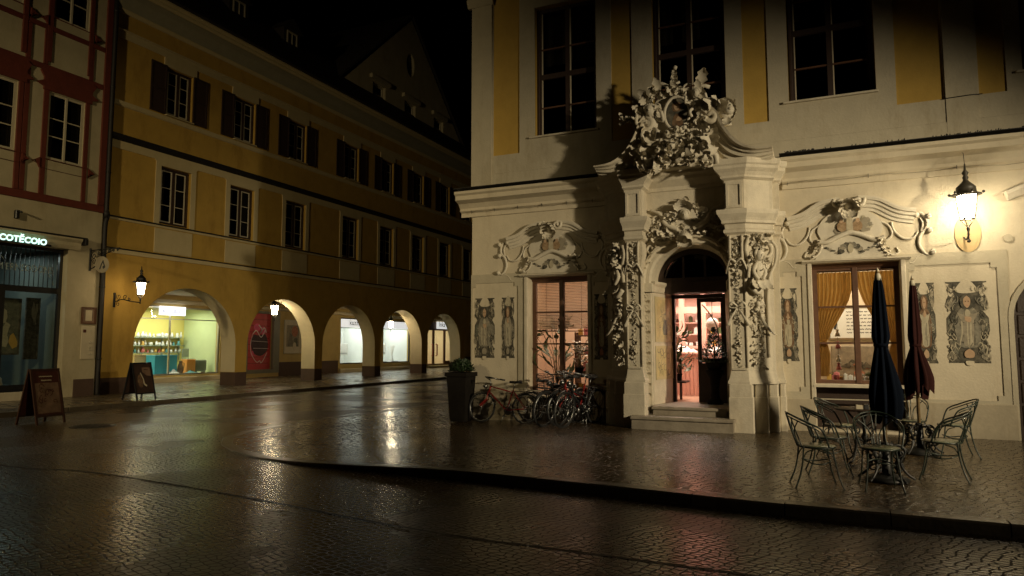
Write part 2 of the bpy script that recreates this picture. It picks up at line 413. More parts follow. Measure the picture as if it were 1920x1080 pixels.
        if cap:
            fs.append(tuple(range(m))[::-1]); fs.append(tuple(range((n - 1) * m, n * m)))
        s.add(vs, fs, mi, smooth)
    def stroke(s, pts, w, d, mi=0, th=0.0):
        # flat painted stroke on the wall
        n = len(pts); L = []; R = []
        for i in range(n):
            a = pts[max(0, i - 1)]; b = pts[min(n - 1, i + 1)]
            tx, tz = b[0] - a[0], b[1] - a[1]; l = hypot(tx, tz) or 1
            ww = w[i] if isinstance(w, (list, tuple)) else w
            L.append((pts[i][0] - tz / l * ww / 2, d, pts[i][1] + tx / l * ww / 2)); R.append((pts[i][0] + tz / l * ww / 2, d, pts[i][1] - tx / l * ww / 2))
        s.add(L + R, [(i, i + 1, n + i + 1, n + i) for i in range(n - 1)], mi)
    def build(s, name, mats, parent=None, loc=None, recalc=True):
        if isinstance(mats, str): mats = [mats]
        off = Vector((0, 0, 0))
        if parent is not None and parent.name in ROOT_LOC: off = ROOT_LOC[parent.name]
        if loc is not None: off = Vector(loc)
        me = bpy.data.meshes.new(name)
        me.from_pydata([tuple(Vector(v) - off) for v in s.v], [], s.f)
        for m in mats: me.materials.append(MATS[m])
        me.polygons.foreach_set('material_index', s.mi)
        me.polygons.foreach_set('use_smooth', s.sm)
        if recalc:
            bm = bmesh.new(); bm.from_mesh(me); bmesh.ops.recalc_face_normals(bm, faces=bm.faces); bm.to_mesh(me); bm.free()
        me.update()
        o = bpy.data.objects.new(name, me); COL.objects.link(o)
        if parent is not None:
            o.parent = parent
            ROOT_LOC[o.name] = off
        elif loc is not None:
            o.location = loc; ROOT_LOC[o.name] = off
        return o

def tag(o, label=None, cat=None, group=None, kind=None):
    if label: o['label'] = label
    if cat: o['category'] = cat
    if group: o['group'] = group
    if kind: o['kind'] = kind
    return o
def thing(name, label, cat, loc=(0, 0, 0), rz=0, group=None):
    o = bpy.data.objects.new(name, None); COL.objects.link(o)
    o.location = loc; o.rotation_euler = (0, 0, rz); o.empty_display_size = 0.1
    tag(o, label, cat, group)
    ROOT_LOC[o.name] = Vector(loc) if rz == 0 else Vector((0, 0, 0))
    return o
CH = {}
def kids(o): return [c for c in o.children]
def copy_tree(o, parent=None, loc=None, rz=None, label=None, group=None):
    c = o.copy(); COL.objects.link(c)
    c.parent = parent
    if loc is not None: c.location = loc
    if rz is not None: c.rotation_euler = (0, 0, rz)
    if label: c['label'] = label
    if group: c['group'] = group
    for k in list(o.children): copy_tree(k, c)
    return c
def local(name, label, cat, group=None):
    # a thing built round the origin, placed afterwards
    return thing(name, label, cat, (0, 0, 0), 0, group)
def rect(u0, u1, z0, z1): return [(u0, z0), (u1, z0), (u1, z1), (u0, z1)]
def ell(cu, cz, ru, rz, n=20, a0=0, a1=2 * pi):
    full = abs(a1 - a0 - 2 * pi) < 1e-6
    return [(cu + ru * cos(a0 + (a1 - a0) * i / (n if full else n - 1)), cz + rz * sin(a0 + (a1 - a0) * i / (n if full else n - 1))) for i in range(n)]
def smooth_path(pts, k=6):
    # Catmull-Rom through the points
    out = []; n = len(pts); P = [Vector(p) for p in pts]
    for i in range(n - 1):
        p0, p1, p2, p3 = P[max(0, i - 1)], P[i], P[i + 1], P[min(n - 1, i + 2)]
        for j in range(k):
            t = j / k
            out.append(tuple(0.5 * (2 * p1 + (p2 - p0) * t + (2 * p0 - 5 * p1 + 4 * p2 - p3) * t * t + (3 * p1 - p0 - 3 * p2 + p3) * t ** 3)))
    out.append(tuple(P[-1]))
    return out
def spiral(cu, cz, r0, turns, a0, n=18, sgn=1, r1=0.15):
    return [(cu + r0 * (1 - (1 - r1) * i / (n - 1)) * cos(a0 + sgn * turns * 2 * pi * i / (n - 1)),
             cz + r0 * (1 - (1 - r1) * i / (n - 1)) * sin(a0 + sgn * turns * 2 * pi * i / (n - 1))) for i in range(n)]
def text_mesh(s, body, size, at, frame, mi=0, depth=0.004, outline=0.0, squeeze=1.0, space=1.0, shear=0.0):
    # lettering as real geometry on a wall: at=(u,d,z) left end of the baseline; frame FB or FL ('FLr' keeps text readable)
    cu = bpy.data.curves.new('lettering', 'FONT'); cu.body = body; cu.size = size; cu.space_character = space; cu.shear = shear
    if outline > 0:
        cu.fill_mode = 'NONE'; cu.bevel_depth = outline; cu.bevel_resolution = 1; cu.resolution_u = 4
    else:
        cu.extrude = depth; cu.resolution_u = 3
    ob = bpy.data.objects.new('lettering', cu); COL.objects.link(ob)
    dg = bpy.context.evaluated_depsgraph_get(); ev = ob.evaluated_get(dg)
    me = ev.to_mesh(); vs = [v.co.copy() for v in me.vertices]; fs = [tuple(p.vertices) for p in me.polygons]
    ev.to_mesh_clear(); bpy.data.objects.remove(ob); bpy.data.curves.remove(cu)
    s.add([(at[0] + v.x * squeeze, at[1] + v.z, at[2] + v.y) for v in vs], fs, mi)

# ---------------------------------------------------------------- stucco ornament
def rocaille(s, rnd, n, place, size, dz=1.0, flowers=0.2, scrolls=0.25, mi=0, drop=0.0):
    # a heap of acanthus leaves, scrolls and roses; place() gives (u, d, z, outward angle)
    for i in range(n):
        u, d, z, ang = place(rnd)
        k = size * rnd.uniform(.6, 1.35); q = rnd.random()
        if q < flowers:
            for j in range(6):
                a = j * pi / 3 + rnd.random()
                s.leaf((u, d, z), (cos(a), .55, sin(a)), (0, 1, 0), k * .55, k * .5, 0.9, mi)
            s.ball((u, d + k * .18, z), k * .2, mi, 7, 5)
        elif q < flowers + scrolls:
            sg = rnd.choice((-1, 1)); L = spiral(u, z, k * .6, rnd.uniform(.8, 1.4), ang, 12, sg)
            s.tube([(a, d + k * .12 * sin(j * .5), b) for j, (a, b) in enumerate(L)], [k * .13 * (1.1 - j / 16) for j in range(12)], 6, mi=mi)
        else:
            a = ang + rnd.uniform(-.8, .8)
            s.leaf((u, d, z), (cos(a), rnd.uniform(.1, .7), sin(a) - drop), (rnd.uniform(-.3, .3), 1, rnd.uniform(-.3, .3)), k * 1.25, k * .6, rnd.uniform(.3, 1.1), mi)
            if rnd.random() < .5:
                s.leaf((u, d, z), (cos(a + .7), .4, sin(a + .7)), (0, 1, 0), k * .8, k * .45, .9, mi)
def face(s, c, r, mi=0, f=1):
    # small sculpted head turned outward (+d)
    u, d, z = c
    s.ball((u, d, z), (r * .78, r * .85, r), mi, 12, 9)
    s.ball((u, d + r * .82, z - r * .1), (r * .13, r * .2, r * .24), mi, 6, 5)
    for e in (-1, 1):
        s.ball((u + e * r * .3, d + r * .68, z + r * .12), r * .12, mi, 6, 4)
        s.ball((u + e * r * .78, d, z), (r * .12, r * .16, r * .24), mi, 6, 4)
    s.ball((u, d + r * .7, z - r * .45), (r * .24, r * .12, r * .08), mi, 6, 4)
    for j in range(9):
        a = pi * j / 8
        s.ball((u + r * .75 * cos(a), d + r * .1, z + r * (.25 + .7 * sin(a))), r * .3, mi, 6, 5)
# ================================================================ GROUND
def lerp(a, b, t): return a + (b - a) * t
def road_z(x): return -0.112
g = MB()
xs = [-120, -60, -30, -18.2] + [-18.2 + 1.5 * i for i in range(1, 16)] + [8, 14, 30, 60, 120]
ys = [-60, -20, -4, 0, 2, 4, 6, 8, 10, 13, 17, 22, 30, 45, 70, 140]
for y in ys:
    for x in xs: g.v.append((x, y, road_z(x)))
for j in range(len(ys) - 1):
    for i in range(len(xs) - 1):
        a = j * len(xs) + i
        g.f.append([a, a + 1, a + 1 + len(xs), a + len(xs)]); g.mi.append(0); g.sm.append(True)
tag(g.build('street', 'street_cobbles'), kind='structure')

def pz(x):
    t = max(0, min(1, (-3.5 - x) / 5.0)); t = t * t * (3 - 2 * t)
    return -0.104 * t
KERB = [(30, 7.45), (12, 7.5), (6, 7.55), (1.6, 7.6), (-0.5, 7.62), (-2.6, 7.8), (-4.9, 7.95), (-6.2, 7.95), (-7.5, 8.0), (-8.5, 8.3), (-9.5, 8.85), (-10.3, 9.6), (-10.75, 10.6), (-10.85, 12), (-10.75, 15), (-10.4, 22), (-10.0, 32), (-10.0, 60)]
g = MB()
def kerb_y(x):
    for a, b in zip(KERB, KERB[1:]):
        if b[0] <= x <= a[0]: return lerp(a[1], b[1], (a[0] - x) / (a[0] - b[0]))
    return 8
cols = [30, 12, 6, 3, 1.6, 0, -1.2, -2.6, -3.5, -4.2, -4.9, -5.6, -6.2, -6.9, -7.5, -8.0, -8.5]
for a, b in zip(cols, cols[1:]):
    vs = []
    for x in (a, b):
        y0 = kerb_y(x) + .1
        vs += [(x, y0, pz(x)), (x, 14.42, pz(x)), (x, 60, pz(x))]
    g.add(vs, [(0, 1, 4, 3), (1, 2, 5, 4)], 0, True)
west = [(-8.5, 8.4), (-9.42, 8.95), (-10.2, 9.65), (-10.65, 10.6), (-10.75, 12), (-10.65, 15), (-10.3, 22), (-9.9, 32), (-9.9, 60), (-8.5, 60)]
tri = tessellate_polygon([[Vector((a, b, 0)) for a, b in west]])
g.add([(a, b, -.104) for a, b in west], [tuple(t) for t in tri], 0)
tag(g.build('pavement', 'pavement_setts'), kind='structure')
# kerb stones, one after another along the edge
g = MB(); rnd = random.Random(3)
path = smooth_path([(x, y, 0) for x, y in KERB], 10)
def resample(path, step):
    out = [Vector(path[0])]; acc = 0
    for a, b in zip(path, path[1:]):
        a = Vector(a); b = Vector(b); l = (b - a).length
        while acc + l >= step:
            t = (step - acc) / l; a = a.lerp(b, t); out.append(a.copy()); l = (b - a).length; acc = 0
        acc += l
    return out
rs = resample(path, 0.95)
for a, b in zip(rs, rs[1:]):
    t = (b - a).normalized(); n = Vector((t.y, -t.x, 0))      # towards the pavement
    a2 = a + t * .006; b2 = b - t * .006; j = rnd.uniform(-.003, .004)
    za, zb = pz(a.x) + .004 + j, pz(b.x) + .004 + j
    w = .20
    q = [a2, b2, b2 + n * w, a2 + n * w]; e = .018
    top = [a2 + n * e, b2 + n * e, b2 + n * w, a2 + n * w]
    vs = [(p.x, p.y, -.4) for p in q] + [(p.x, p.y, (za if i in (0, 3) else zb) - e) for i, p in enumerate(q)] + [(p.x, p.y, za if i in (0, 3) else zb) for i, p in enumerate(top)]
    g.add(vs, [(8, 9, 10, 11), (4, 5, 9, 8), (5, 6, 10, 9), (6, 7, 11, 10), (7, 4, 8, 11), (0, 1, 5, 4), (1, 2, 6, 5), (2, 3, 7, 6), (3, 0, 4, 7)])
tag(g.build('kerb', 'kerb_stone'), kind='structure')
g = MB()
g.box(-27.3, -18.32, 0, 70, -.3, 0)
tag(g.build('arcade_pavement', 'arcade_paving'), kind='structure')
g = MB(); y = 1.0
while y < 64:
    j = rnd.uniform(-.003, .003)
    g.bevbox(-18.36, -18.16 + j, y, y + 1.18, -.35, .004 + j, .012); y += 1.2
tag(g.build('arcade_kerb', 'kerb_stone'), kind='structure')
# dark joint lines of the paving across the street
g = MB()
for P, w in (([(-18, 7.1), (-14, 6.55), (-10.75, 6.12), (-9.4, 6.3), (-7.7, 6.19), (-5.7, 5.95), (-4.0, 5.68), (-2.88, 5.58), (-1.8, 5.58), (2, 5.5), (8, 5.3)], .035),
             ):
    P = smooth_path([(a, b, 0) for a, b in P], 8); L = []; R = []
    for i, p in enumerate(P):
        a = P[max(0, i - 1)]; b = P[min(len(P) - 1, i + 1)]; l = hypot(b[0] - a[0], b[1] - a[1])
        nx, ny = -(b[1] - a[1]) / l * w / 2, (b[0] - a[0]) / l * w / 2
        L.append((p[0] + nx, p[1] + ny, road_z(p[0]) + .005)); R.append((p[0] - nx, p[1] - ny, road_z(p[0]) + .005))
    n = len(P); g.add(L + R, [(i, i + 1, n + i + 1, n + i) for i in range(n - 1)])
tag(g.build('gutter', 'flashing'), kind='structure')
# manhole cover
mh = thing('manhole_cover', 'round cast iron manhole cover set in the wet cobbles', 'manhole cover', (-14.4, 9.9, road_z(-14.4)))
g = MB(); g.lathe([(.44, .001), (.44, .010), (.40, .012), (.40, .004)], (-14.4, 9.9, road_z(-14.4)), 28); g.build('rim', 'black_iron', mh)
g = MB(); g.lathe([(.385, .001), (.385, .010), (.0, .011)], (-14.4, 9.9, road_z(-14.4)), 28)
for i in range(-3, 4):
    for j in range(-3, 4):
        if i * i + j * j < 11: g.box(-14.4 + i * .095 - .03, -14.4 + i * .095 + .03, 9.9 + j * .095 - .03, 9.9 + j * .095 + .03, road_z(-14.4) + .01, road_z(-14.4) + .017)
g.build('lid', 'black_iron', mh)

# ================================================================ YELLOW ARCADE HOUSE
U0, U1 = 15.16, 59.6
ah = thing('arcade_house', 'long yellow house with a round arched arcade and shuttered upper windows', 'house', (XL, U0, 0))
ARCH = [(16.44, 21.05, 3.82), (21.65, 25.90, 3.73), (26.42, 30.71, 3.72), (31.22, 35.48, 3.71), (36.02, 40.32, 3.71), (40.86, 45.1, 3.71), (45.7, 49.9, 3.71), (50.5, 54.7, 3.71)]
WC = [17.88, 21.12, 24.35, 28.40, 31.64, 34.90, 38.13, 41.35, 44.6, 47.8, 51.0, 54.2, 57.4]
g = MB(FL)
out = [(U0, 0)]
for a, b, zt in ARCH:
    zs = 1.62; c = (a + b) / 2; r = (b - a) / 2
    out += [(a, 0)] + [(c - r * cos(pi * i / 28), zs + (zt - zs) * sin(pi * i / 28)) for i in range(29)] + [(b, 0)]
out += [(U1, 0), (U1, 4.80), (U0, 4.80)]
g.plate(out, -.80, 0)
g.build('arcade_wall', 'arcade_yellow', ah)
# pale linings of the arches, a thin plaster skin inside each opening
for a, b, zt in ARCH:
    g = MB(FL); zs = 1.62; c = (a + b) / 2; r = (b - a) / 2
    P = [(a, .56)] + [(c - r * cos(pi * i / 28), zs + (zt - zs) * sin(pi * i / 28)) for i in range(29)] + [(b, .56)]
    q = 0.006
    P2 = [(a + q, .56)] + [(c - (r - q) * cos(pi * i / 28), zs + (zt - zs - q) * sin(pi * i / 28)) for i in range(29)] + [(b - q, .56)]
    n = len(P)
    vs = [(u, -.004, z) for u, z in P2] + [(u, -.806, z) for u, z in P2]
    g.add(vs, [(i, i + 1, n + i + 1, n + i) for i in range(n - 1)], 0, False)
    g.build('arch_lining', 'arch_pale', ah)
# brown plinths wrapped round the piers
edges = [U0] + [e for a, b, _ in ARCH for e in (a, b)] + [U1]
for i in range(0, len(edges), 2):
    g = MB(FL); a, b = edges[i], edges[i + 1]
    g.bevbox(a - .012 if i else a + .01, b + .012, -.812, .014, .0, .55, .006); g.build('pier_plinth', 'plinth_brown', ah)
# upper wall with window holes
holes = []
for c in WC:
    holes.append(rect(c - .66, c + .66, 6.12, 8.26)); holes.append(rect(c - .58, c + .58, 10.24, 12.06))
g = MB(FL); g.plate(rect(U0, U1, 4.80, 13.40), -.30, 0, holes); g.build('upper_wall', 'arcade_yellow', ah)
g = MB(FL)
g.box(U0, U1, -12, -.31, 4.3, 4.5); g.box(U0, U1, -12, -11.8, 0, 14); g.box(U0, U0 + .2, -11.8, -.31, 4.5, 13.4); g.box(U1 - .2, U1, -11.8, -.31, 4.5, 13.4)
g.box(U0, U1, -12, -.31, 9.0, 9.15); g.box(U0, U1, -12, -.31, 13.2, 13.38)
g.box(U0 + .2, U1 - .2, -2.2, -2.1, 4.5, 13.2)
g.build('inner_walls', 'interior_dark', ah)
# string bands and flashings
def band(par, T, name, m, u0, u1, d, z0, z1): 
    g = MB(T); g.bevbox(u0, u1, -.02, d, z0, z1, min(.012, d * .4)); return g.build(name, m, par)
band(ah, FL, 'string_course', 'pale_yellow', U0, U1, .05, 4.80, 4.95)
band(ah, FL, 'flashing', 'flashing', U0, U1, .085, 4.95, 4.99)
band(ah, FL, 'sill_course', 'pale_yellow', U0, U1, .04, 5.96, 6.04)
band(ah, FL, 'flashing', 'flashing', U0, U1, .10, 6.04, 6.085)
for i, c in enumerate(WC):
    g = MB(FL); g.bevbox(c - .82, c + .82, -.02, .02, 5.03, 5.93, .008); g.build('apron_panel', 'pale_yellow', ah)
g = MB(FL)   # surrounds and lintel band of the first floor
hl = [rect(c - .665, c + .665, 6.086, 8.262) for c in WC]
pts = [(U0, 8.46)]
for c in WC: pts += [(c - .95, 8.46), (c - .88, 8.40), (c - .88, 6.088), (c - .667, 6.088), (c - .667, 8.265), (c + .667, 8.265), (c + .667, 6.088), (c + .88, 6.088), (c + .88, 8.40), (c + .95, 8.46)]
pts += [(U1, 8.46), (U1, 8.74), (U0, 8.74)]
g.plate(pts, -.02, .035); g.build('window_surround', 'pale_yellow', ah)
g = MB(FL); g.sweep([(U0, 8.74), (U1, 8.74)], [(0, 0), (.07, 0), (.16, .10), (.17, .20), (.02, .26), (0, .26)]); g.build('dark_cornice', 'flashing', ah)
g = MB(FL); g.sweep([(U0, 9.97), (U1, 9.97)], [(0, 0), (.05, .02), (.10, .10), (.10, .17), (0, .19)]); g.build('sill_course', 'pale_yellow', ah)
g = MB(FL)
pts = [(U0, 12.40)]
for c in WC: pts += [(c - .72, 12.40), (c - .72, 12.07), (c + .72, 12.07), (c + .72, 12.40)]
pts += [(U1, 12.40), (U1, 12.66), (U0, 12.66)]
g.plate(pts, -.02, .04); g.sweep([(U0, 12.66), (U1, 12.66)], [(0, 0), (.09, .02), (.09, .05), (0, .06)]); g.build('frieze_band', 'pale_yellow', ah)
g = MB(FL); g.sweep([(U0, 13.30), (U1, 13.30)], [(0, 0), (.06, 0), (.13, .10), (.13, .13), (0, .14)]); g.build('cornice_moulding', 'pale_yellow', ah)
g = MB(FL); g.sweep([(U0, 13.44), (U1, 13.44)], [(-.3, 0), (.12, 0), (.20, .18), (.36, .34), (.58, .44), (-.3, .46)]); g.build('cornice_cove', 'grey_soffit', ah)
g = MB(FL); g.sweep([(U0, 13.90), (U1, 13.90)], [(-.3, 0), (.60, 0), (.66, .08), (.66, .14), (.74, .20), (.74, .26), (-.3, .27)]); g.build('cornice_top', 'pale_yellow', ah)
# roof
g = MB(FL); g.sweep([(U0, 14.18), (U1, 14.18)], [(.80, 0), (.80, .08), (-5.6, 6.6), (-12, 0)]); g.build('roof', 'roof_tile', ah)
# dormers
for u in (22.0, 25.4):
    g = MB(FL); g.box(u - .55, u + .55, -3.4, -1.5, 15.2, 17.3); g.plate([(u - .7, 17.3), (u + .7, 17.3), (u, 17.9)], -4, -1.4); dm = g.build('dormer', 'roof_tile', ah)
    g = MB(FL); g.plate(rect(u - .36, u + .36, 15.9, 17.2), -1.5, -1.46, [rect(u - .29, u - .02, 15.97, 17.12), rect(u + .02, u + .29, 15.97, 17.12)]); g.build('frame', 'white_paint', dm)
# cross gable over the far end
g = MB(FL)
GH = [rect(u - .62, u + .62, 14.6, 16.85) for u in (32.1, 35.4, 38.9)]
go = ell(35.4, 19.3, .45, .75, 16)
g.plate([(26.9, 14.2), (43.9, 14.2), (35.45, 22.3)], -1.4, -1.0, GH + [go])
gb = g.build('gable', 'house_plaster', ah)
for u in (32.1, 35.4, 38.9):
    g = MB(FL); g.bevbox(u - .95, u + .95, -1.02, -.8, 16.95, 17.2, .03); g.build('lintel', 'house_plaster', gb)
for u in (32.1, 35.4, 38.9):
    g = MB(FL); g.plate(rect(u - .62, u + .62, 14.6, 16.85), -1.25, -1.18, [rect(u - .52, u - .05, 14.7, 16.2), rect(u + .05, u + .52, 14.7, 16.2), rect(u - .52, u + .52, 16.3, 16.75)]); g.build('window_frame', 'white_paint', gb)
g = MB(FL); g.box(27, 43.8, -2.5, -2.4, 14.2, 16.9); g.plate([(26.9, 14.2), (43.9, 14.2), (35.45, 22.3)], -9, -8.8); 
g.sweep([(26.6, 14.2), (35.45, 22.5), (44.2, 14.2)], [(-9.0, .02), (-.9, .02), (-.9, .16), (-9.0, .16)]); g.build('gable_roof', 'roof_tile', gb)
# first-floor windows
def casement(par, T, u, d, w, h, z, rows, name='window', fm='white_paint', gm='dark_glass', fw=.06, outer=None):
    g = MB(T)
    if outer:
        g.plate(rect(u - w, u + w, z, z + h), d - .05, d + .01, [rect(u - w + .07, u + w - .07, z + .07, z + h - .07)])
        o = g.build(name, outer, par); w2, z2, h2 = w - .075, z + .075, h - .15
        g = MB(T)
    else: w2, z2, h2 = w, z, h; o = None
    if outer:
        # two separate white leaves set into the dark frame
        for e in (-1, 1):
            c = u + e * (w2 * .52); hw = w2 * .40
            H = [rect(c - hw + .045, c + hw - .045, z2 + h2 * rows[k] + (.06 if k == 0 else .014), z2 + h2 * rows[k + 1] - (.06 if k == len(rows) - 2 else .014)) for k in range(len(rows) - 1)]
            g = MB(T); g.plate(rect(c - hw, c + hw, z2 + .02, z2 + h2 - .02), d - .06, d - .015, H); g.build('casement', fm, o)
        g = MB(T); g.box(u - .06, u + .06, d - .07, d - .005, z2, z2 + h2); g.build('mullion', outer, o)
        g = MB(T); g.plate(rect(u - w2, u + w2, z2, z2 + h2), d - .075, d - .055, [rect(u + e * w2 * .52 - w2 * .39, u + e * w2 * .52 + w2 * .39, z2 + .03, z2 + h2 - .03) for e in (-1, 1)]); g.build('inner_frame', outer, o)
    else:
        hs = []
        for s in (-1, 1):
            a, b = (u - w2 + fw, u - fw * .5) if s < 0 else (u + fw * .5, u + w2 - fw)
            for k in range(len(rows) - 1):
                hs.append(rect(a, b, z2 + h2 * rows[k] + (fw if k == 0 else .018), z2 + h2 * rows[k + 1] - (fw if k == len(rows) - 2 else .018)))
        g.plate(rect(u - w2, u + w2, z2, z2 + h2), d - .045, d - .005, hs)
        g.box(u - .03, u + .03, d - .005, d + .015, z2 + .02, z2 + h2 - .02)
    if o is None:
        o = g.build(name, fm, par)
    g = MB(T); g.plate(rect(u - w2 + .03, u + w2 - .03, z2 + .03, z2 + h2 - .03), d - .03, d - .03); g.build('pane', gm, o)
    for e in (-1, 1):   # drapes behind the glass
        n = 22; vs = []
        for zz in (z2 + .02, z2 + h2 - .02):
            for k in range(n):
                q = k / (n - 1); vs.append((u + e * (w2 * 1.05 - w2 * (.62 if zz > z2 + .1 else .5) * q), d - .17 + .02 * sin(q * 34), zz))
        g = MB(T); g.add(vs, [(k, k + 1, n + k + 1, n + k) for k in range(n - 1)], 0, True); g.build('drape', 'drape_grey', o)
    return o
def shift_copies(o, par, du_list, T):
    for du in du_list:
        v = Vector(T(du, 0, 0)) - Vector(T(0, 0, 0))
        copy_tree(o, par, tuple(Vector(o.location) + v))
w1 = casement(ah, FL, WC[0], -.12, .655, 2.13, 6.125, [0, .33, .66, 1], outer='dark_wood')
shift_copies(w1, ah, [c - WC[0] for c in WC[1:]], FL)
w2 = casement(ah, FL, WC[0], -.10, .575, 1.81, 10.245, [0, .36, .70, 1], outer='shutter_brown')
for s in (-1, 1):
    g = MB(FL); a = WC[0] + s * .60; b = WC[0] + s * 1.26; a, b = min(a, b), max(a, b)
    g.plate(rect(a, b, 10.22, 12.10), .012, .05, [rect(a + .06, b - .06, 10.3, 11.1), rect(a + .06, b - .06, 11.18, 12.02)])
    for k in range(26): 
        z = 10.31 + k * .0655
        g.add([(a + .05, .016, z), (b - .05, .016, z), (b - .05, .044, z + .05), (a + .05, .044, z + .05)], [(0, 1, 2, 3)])
    g.box(a + .02, b - .02, .012, .016, 10.25, 12.05)
    g.build('shutter', 'shutter_brown', w2)
g = MB(FL); g.bevbox(WC[0] - .62, WC[0] + .62, -.02, .12, 10.19, 10.235, .01); g.build('sill', 'pale_yellow', w2)
shift_copies(w2, ah, [c - WC[0] for c in WC[1:]], FL)
# arcade: ceiling, back wall with shop openings
SHOP = -5.0   # depth of the shop wall
g = MB(FL); g.box(U0, U1, SHOP - 6.5, -.80, 3.95, 4.15); g.build('arcade_ceiling', 'arch_pale', ah)
SH = [rect(19.2, 24.85, .30, 3.42), rect(26.55, 28.45, .36, 3.40), rect(34.12, 37.6, .52, 3.40), rect(38.66, 42.0, .50, 3.40), rect(44.3, 49.3, .22, 3.50)]
g = MB(FL); g.plate(rect(U0, U1, 0, 3.95), SHOP - .3, SHOP, SH); g.build('shop_wall', 'ochre_wall', ah)
for a, b in ((15.3, 18.98), (28.89, 33.9), (49.42, 59)):
    g = MB(FL); g.bevbox(a, b, SHOP - .01, SHOP + .02, 0, .76, .006); g.build('shop_plinth', 'plinth_brown', ah)
for a, b, d, z in ((19.0, 24.95, .16, .22), (34.0, 42.1, .16, .24), (44.2, 49.4, .35, .16)):
    g = MB(FL); g.bevbox(a, b, SHOP, SHOP + d, 0, z, .02); g.build('shop_step', 'arch_pale', ah)
g = MB(FL); g.sweep([(19, 3.55), (59, 3.55)], [(SHOP, 0), (SHOP + .1, .03), (SHOP + .16, .16), (SHOP, .2)]); g.build('shop_cornice', 'arch_pale', ah)
# ---------------------------------------------------------------- shop rooms behind the arcade
def room(u0, u1, d0, d1, z0, z1, mats):
    # five inner faces: back, left, right, ceiling, floor -> material slots 0..4
    g = MB(FL)
    g.add([(u0, d1, z0), (u1, d1, z0), (u1, d1, z1), (u0, d1, z1)], [(0, 1, 2, 3)], 0)
    g.add([(u0, d0, z0), (u0, d1, z0), (u0, d1, z1), (u0, d0, z1)], [(0, 1, 2, 3)], 1)
    g.add([(u1, d0, z0), (u1, d1, z0), (u1, d1, z1), (u1, d0, z1)], [(0, 1, 2, 3)], 2)
    g.add([(u0, d0, z1), (u1, d0, z1), (u1, d1, z1), (u0, d1, z1)], [(0, 1, 2, 3)], 3)
    g.add([(u0, d0, z0), (u1, d0, z0), (u1, d1, z0), (u0, d1, z0)], [(0, 1, 2, 3)], 4)
    return g.build('shop_room', mats, ah)
def shop_window(u0, u1, z0, z1, vs, hs, fm, gm='window_glass', fw=.07, d=SHOP - .10):
    g = MB(FL); hol = []; V = [u0] + vs + [u1]; H = [z0] + hs + [z1]
    for i in range(len(V) - 1):
        for j in range(len(H) - 1):
            hol.append(rect(V[i] + (fw if i == 0 else fw * .4), V[i + 1] - (fw if i == len(V) - 2 else fw * .4), H[j] + (fw if j == 0 else fw * .3), H[j + 1] - (fw if j == len(H) - 2 else fw * .3)))
    g.plate(rect(u0, u1, z0, z1), d - .06, d + .02, hol); o = g.build('shop_window', fm, ah)
    g = MB(FL); g.plate(rect(u0 + .03, u1 - .03, z0 + .03, z1 - .03), d - .02, d - .02); g.build('pane', gm, o)
    return o
SI = SHOP - .31
room(18.6, 25.2, SI, -7.95, .32, 3.5, ['shop_yellow', 'shop_yellow', 'shop_green', 'shop_white', 'shop_white'])
shop_window(19.2, 24.85, .30, 3.42, [22.04], [2.86], 'alu')
area('shop_light', (-28.5, 22.2, 3.40), 4.6, 1.2, 170, (0.96, 1.0, 0.80), (0, 0, radians(90)))
for i, u in enumerate((21.75, 22.55)):
    lm = thing('ceiling_spot', ('left' if i == 0 else 'right') + ' of two bright round ceiling lamps inside the green shop', 'ceiling lamp', (-28.0, u, 3.45), group='ceiling lamps of the green shop')
    g = MB(); g.lathe([(.10, 0), (.10, -.10)], (-28.0, u, 3.49), 14); g.build('housing', 'alu', lm)
    g = MB(); g.lathe([(.085, -.03), (.06, -.055), (0, -.06)], (-28.0, u, 3.45), 14); g.build('bulb', 'ceiling_lamp', lm)
# shelves
shf = thing('wall_shelf', 'wide wall shelf with three boards at the back of the green shop', 'shelf', (-29.92, 23.6, 1.2))
for z in (1.28, 1.63, 2.02):
    g = MB(); g.bevbox(-29.94, -29.55, 21.6, 24.95, z, z + .03, .006); g.build('board', 'box_grey', shf)
for y in (21.7, 22.8, 23.9, 24.9):
    g = MB(); g.box(-29.93, -29.86, y - .02, y + .02, .9, 2.06); g.build('upright', 'alu', shf)
rnd = random.Random(11)
PROF = [[(.05, 0), (.085, .05), (.07, .14), (.03, .19), (.045, .23)], [(.07, 0), (.09, .02), (.05, .12), (.055, .17), (.02, .2)], [(.09, 0), (.10, .09), (.095, .16), (.02, .17)], [(.035, 0), (.06, .08), (.02, .2), (.025, .25)]]
CER = ['ceramic_white', 'ceramic_white', 'ceramic_white', 'ceramic_amber', 'ceramic_rose', 'ceramic_teal']
base = {}
cname = {'ceramic_white': 'white', 'ceramic_amber': 'amber', 'ceramic_rose': 'rose red', 'ceramic_teal': 'teal'}
kname = ['slender bottle necked vase', 'flared cup', 'lidded jar', 'tall thin vase']
shn = {1.31: 'bottom', 1.66: 'middle', 2.05: 'top'}
for z in (1.31, 1.66, 2.05):
    y = 21.8
    while y < 24.85:
        k = rnd.randrange(4); c = rnd.choice(CER) if z < 2 else 'ceramic_white'
        lab = '%s ceramic %s on the %s board of the green shop shelf' % (cname[c], kname[k], shn[z])
        if (k, c) not in base:
            g = MB(); g.lathe(PROF[k], (0, 0, 0), 12); o = g.build('shelf_vase', c, None, (-29.72, y, z)); 
            for v in o.data.vertices: v.co += Vector((-29.72, y, z))
            base[(k, c)] = o
        else:
            o = base[(k, c)].copy(); COL.objects.link(o); o.location = (-29.72 + rnd.uniform(-.06, .06), y, z)
        s_ = rnd.uniform(.85, 1.25); o.scale = (s_, s_, s_)
        tag(o, lab, 'vase', 'ceramics on the shelf of the green shop'); y += rnd.uniform(.17, .27)
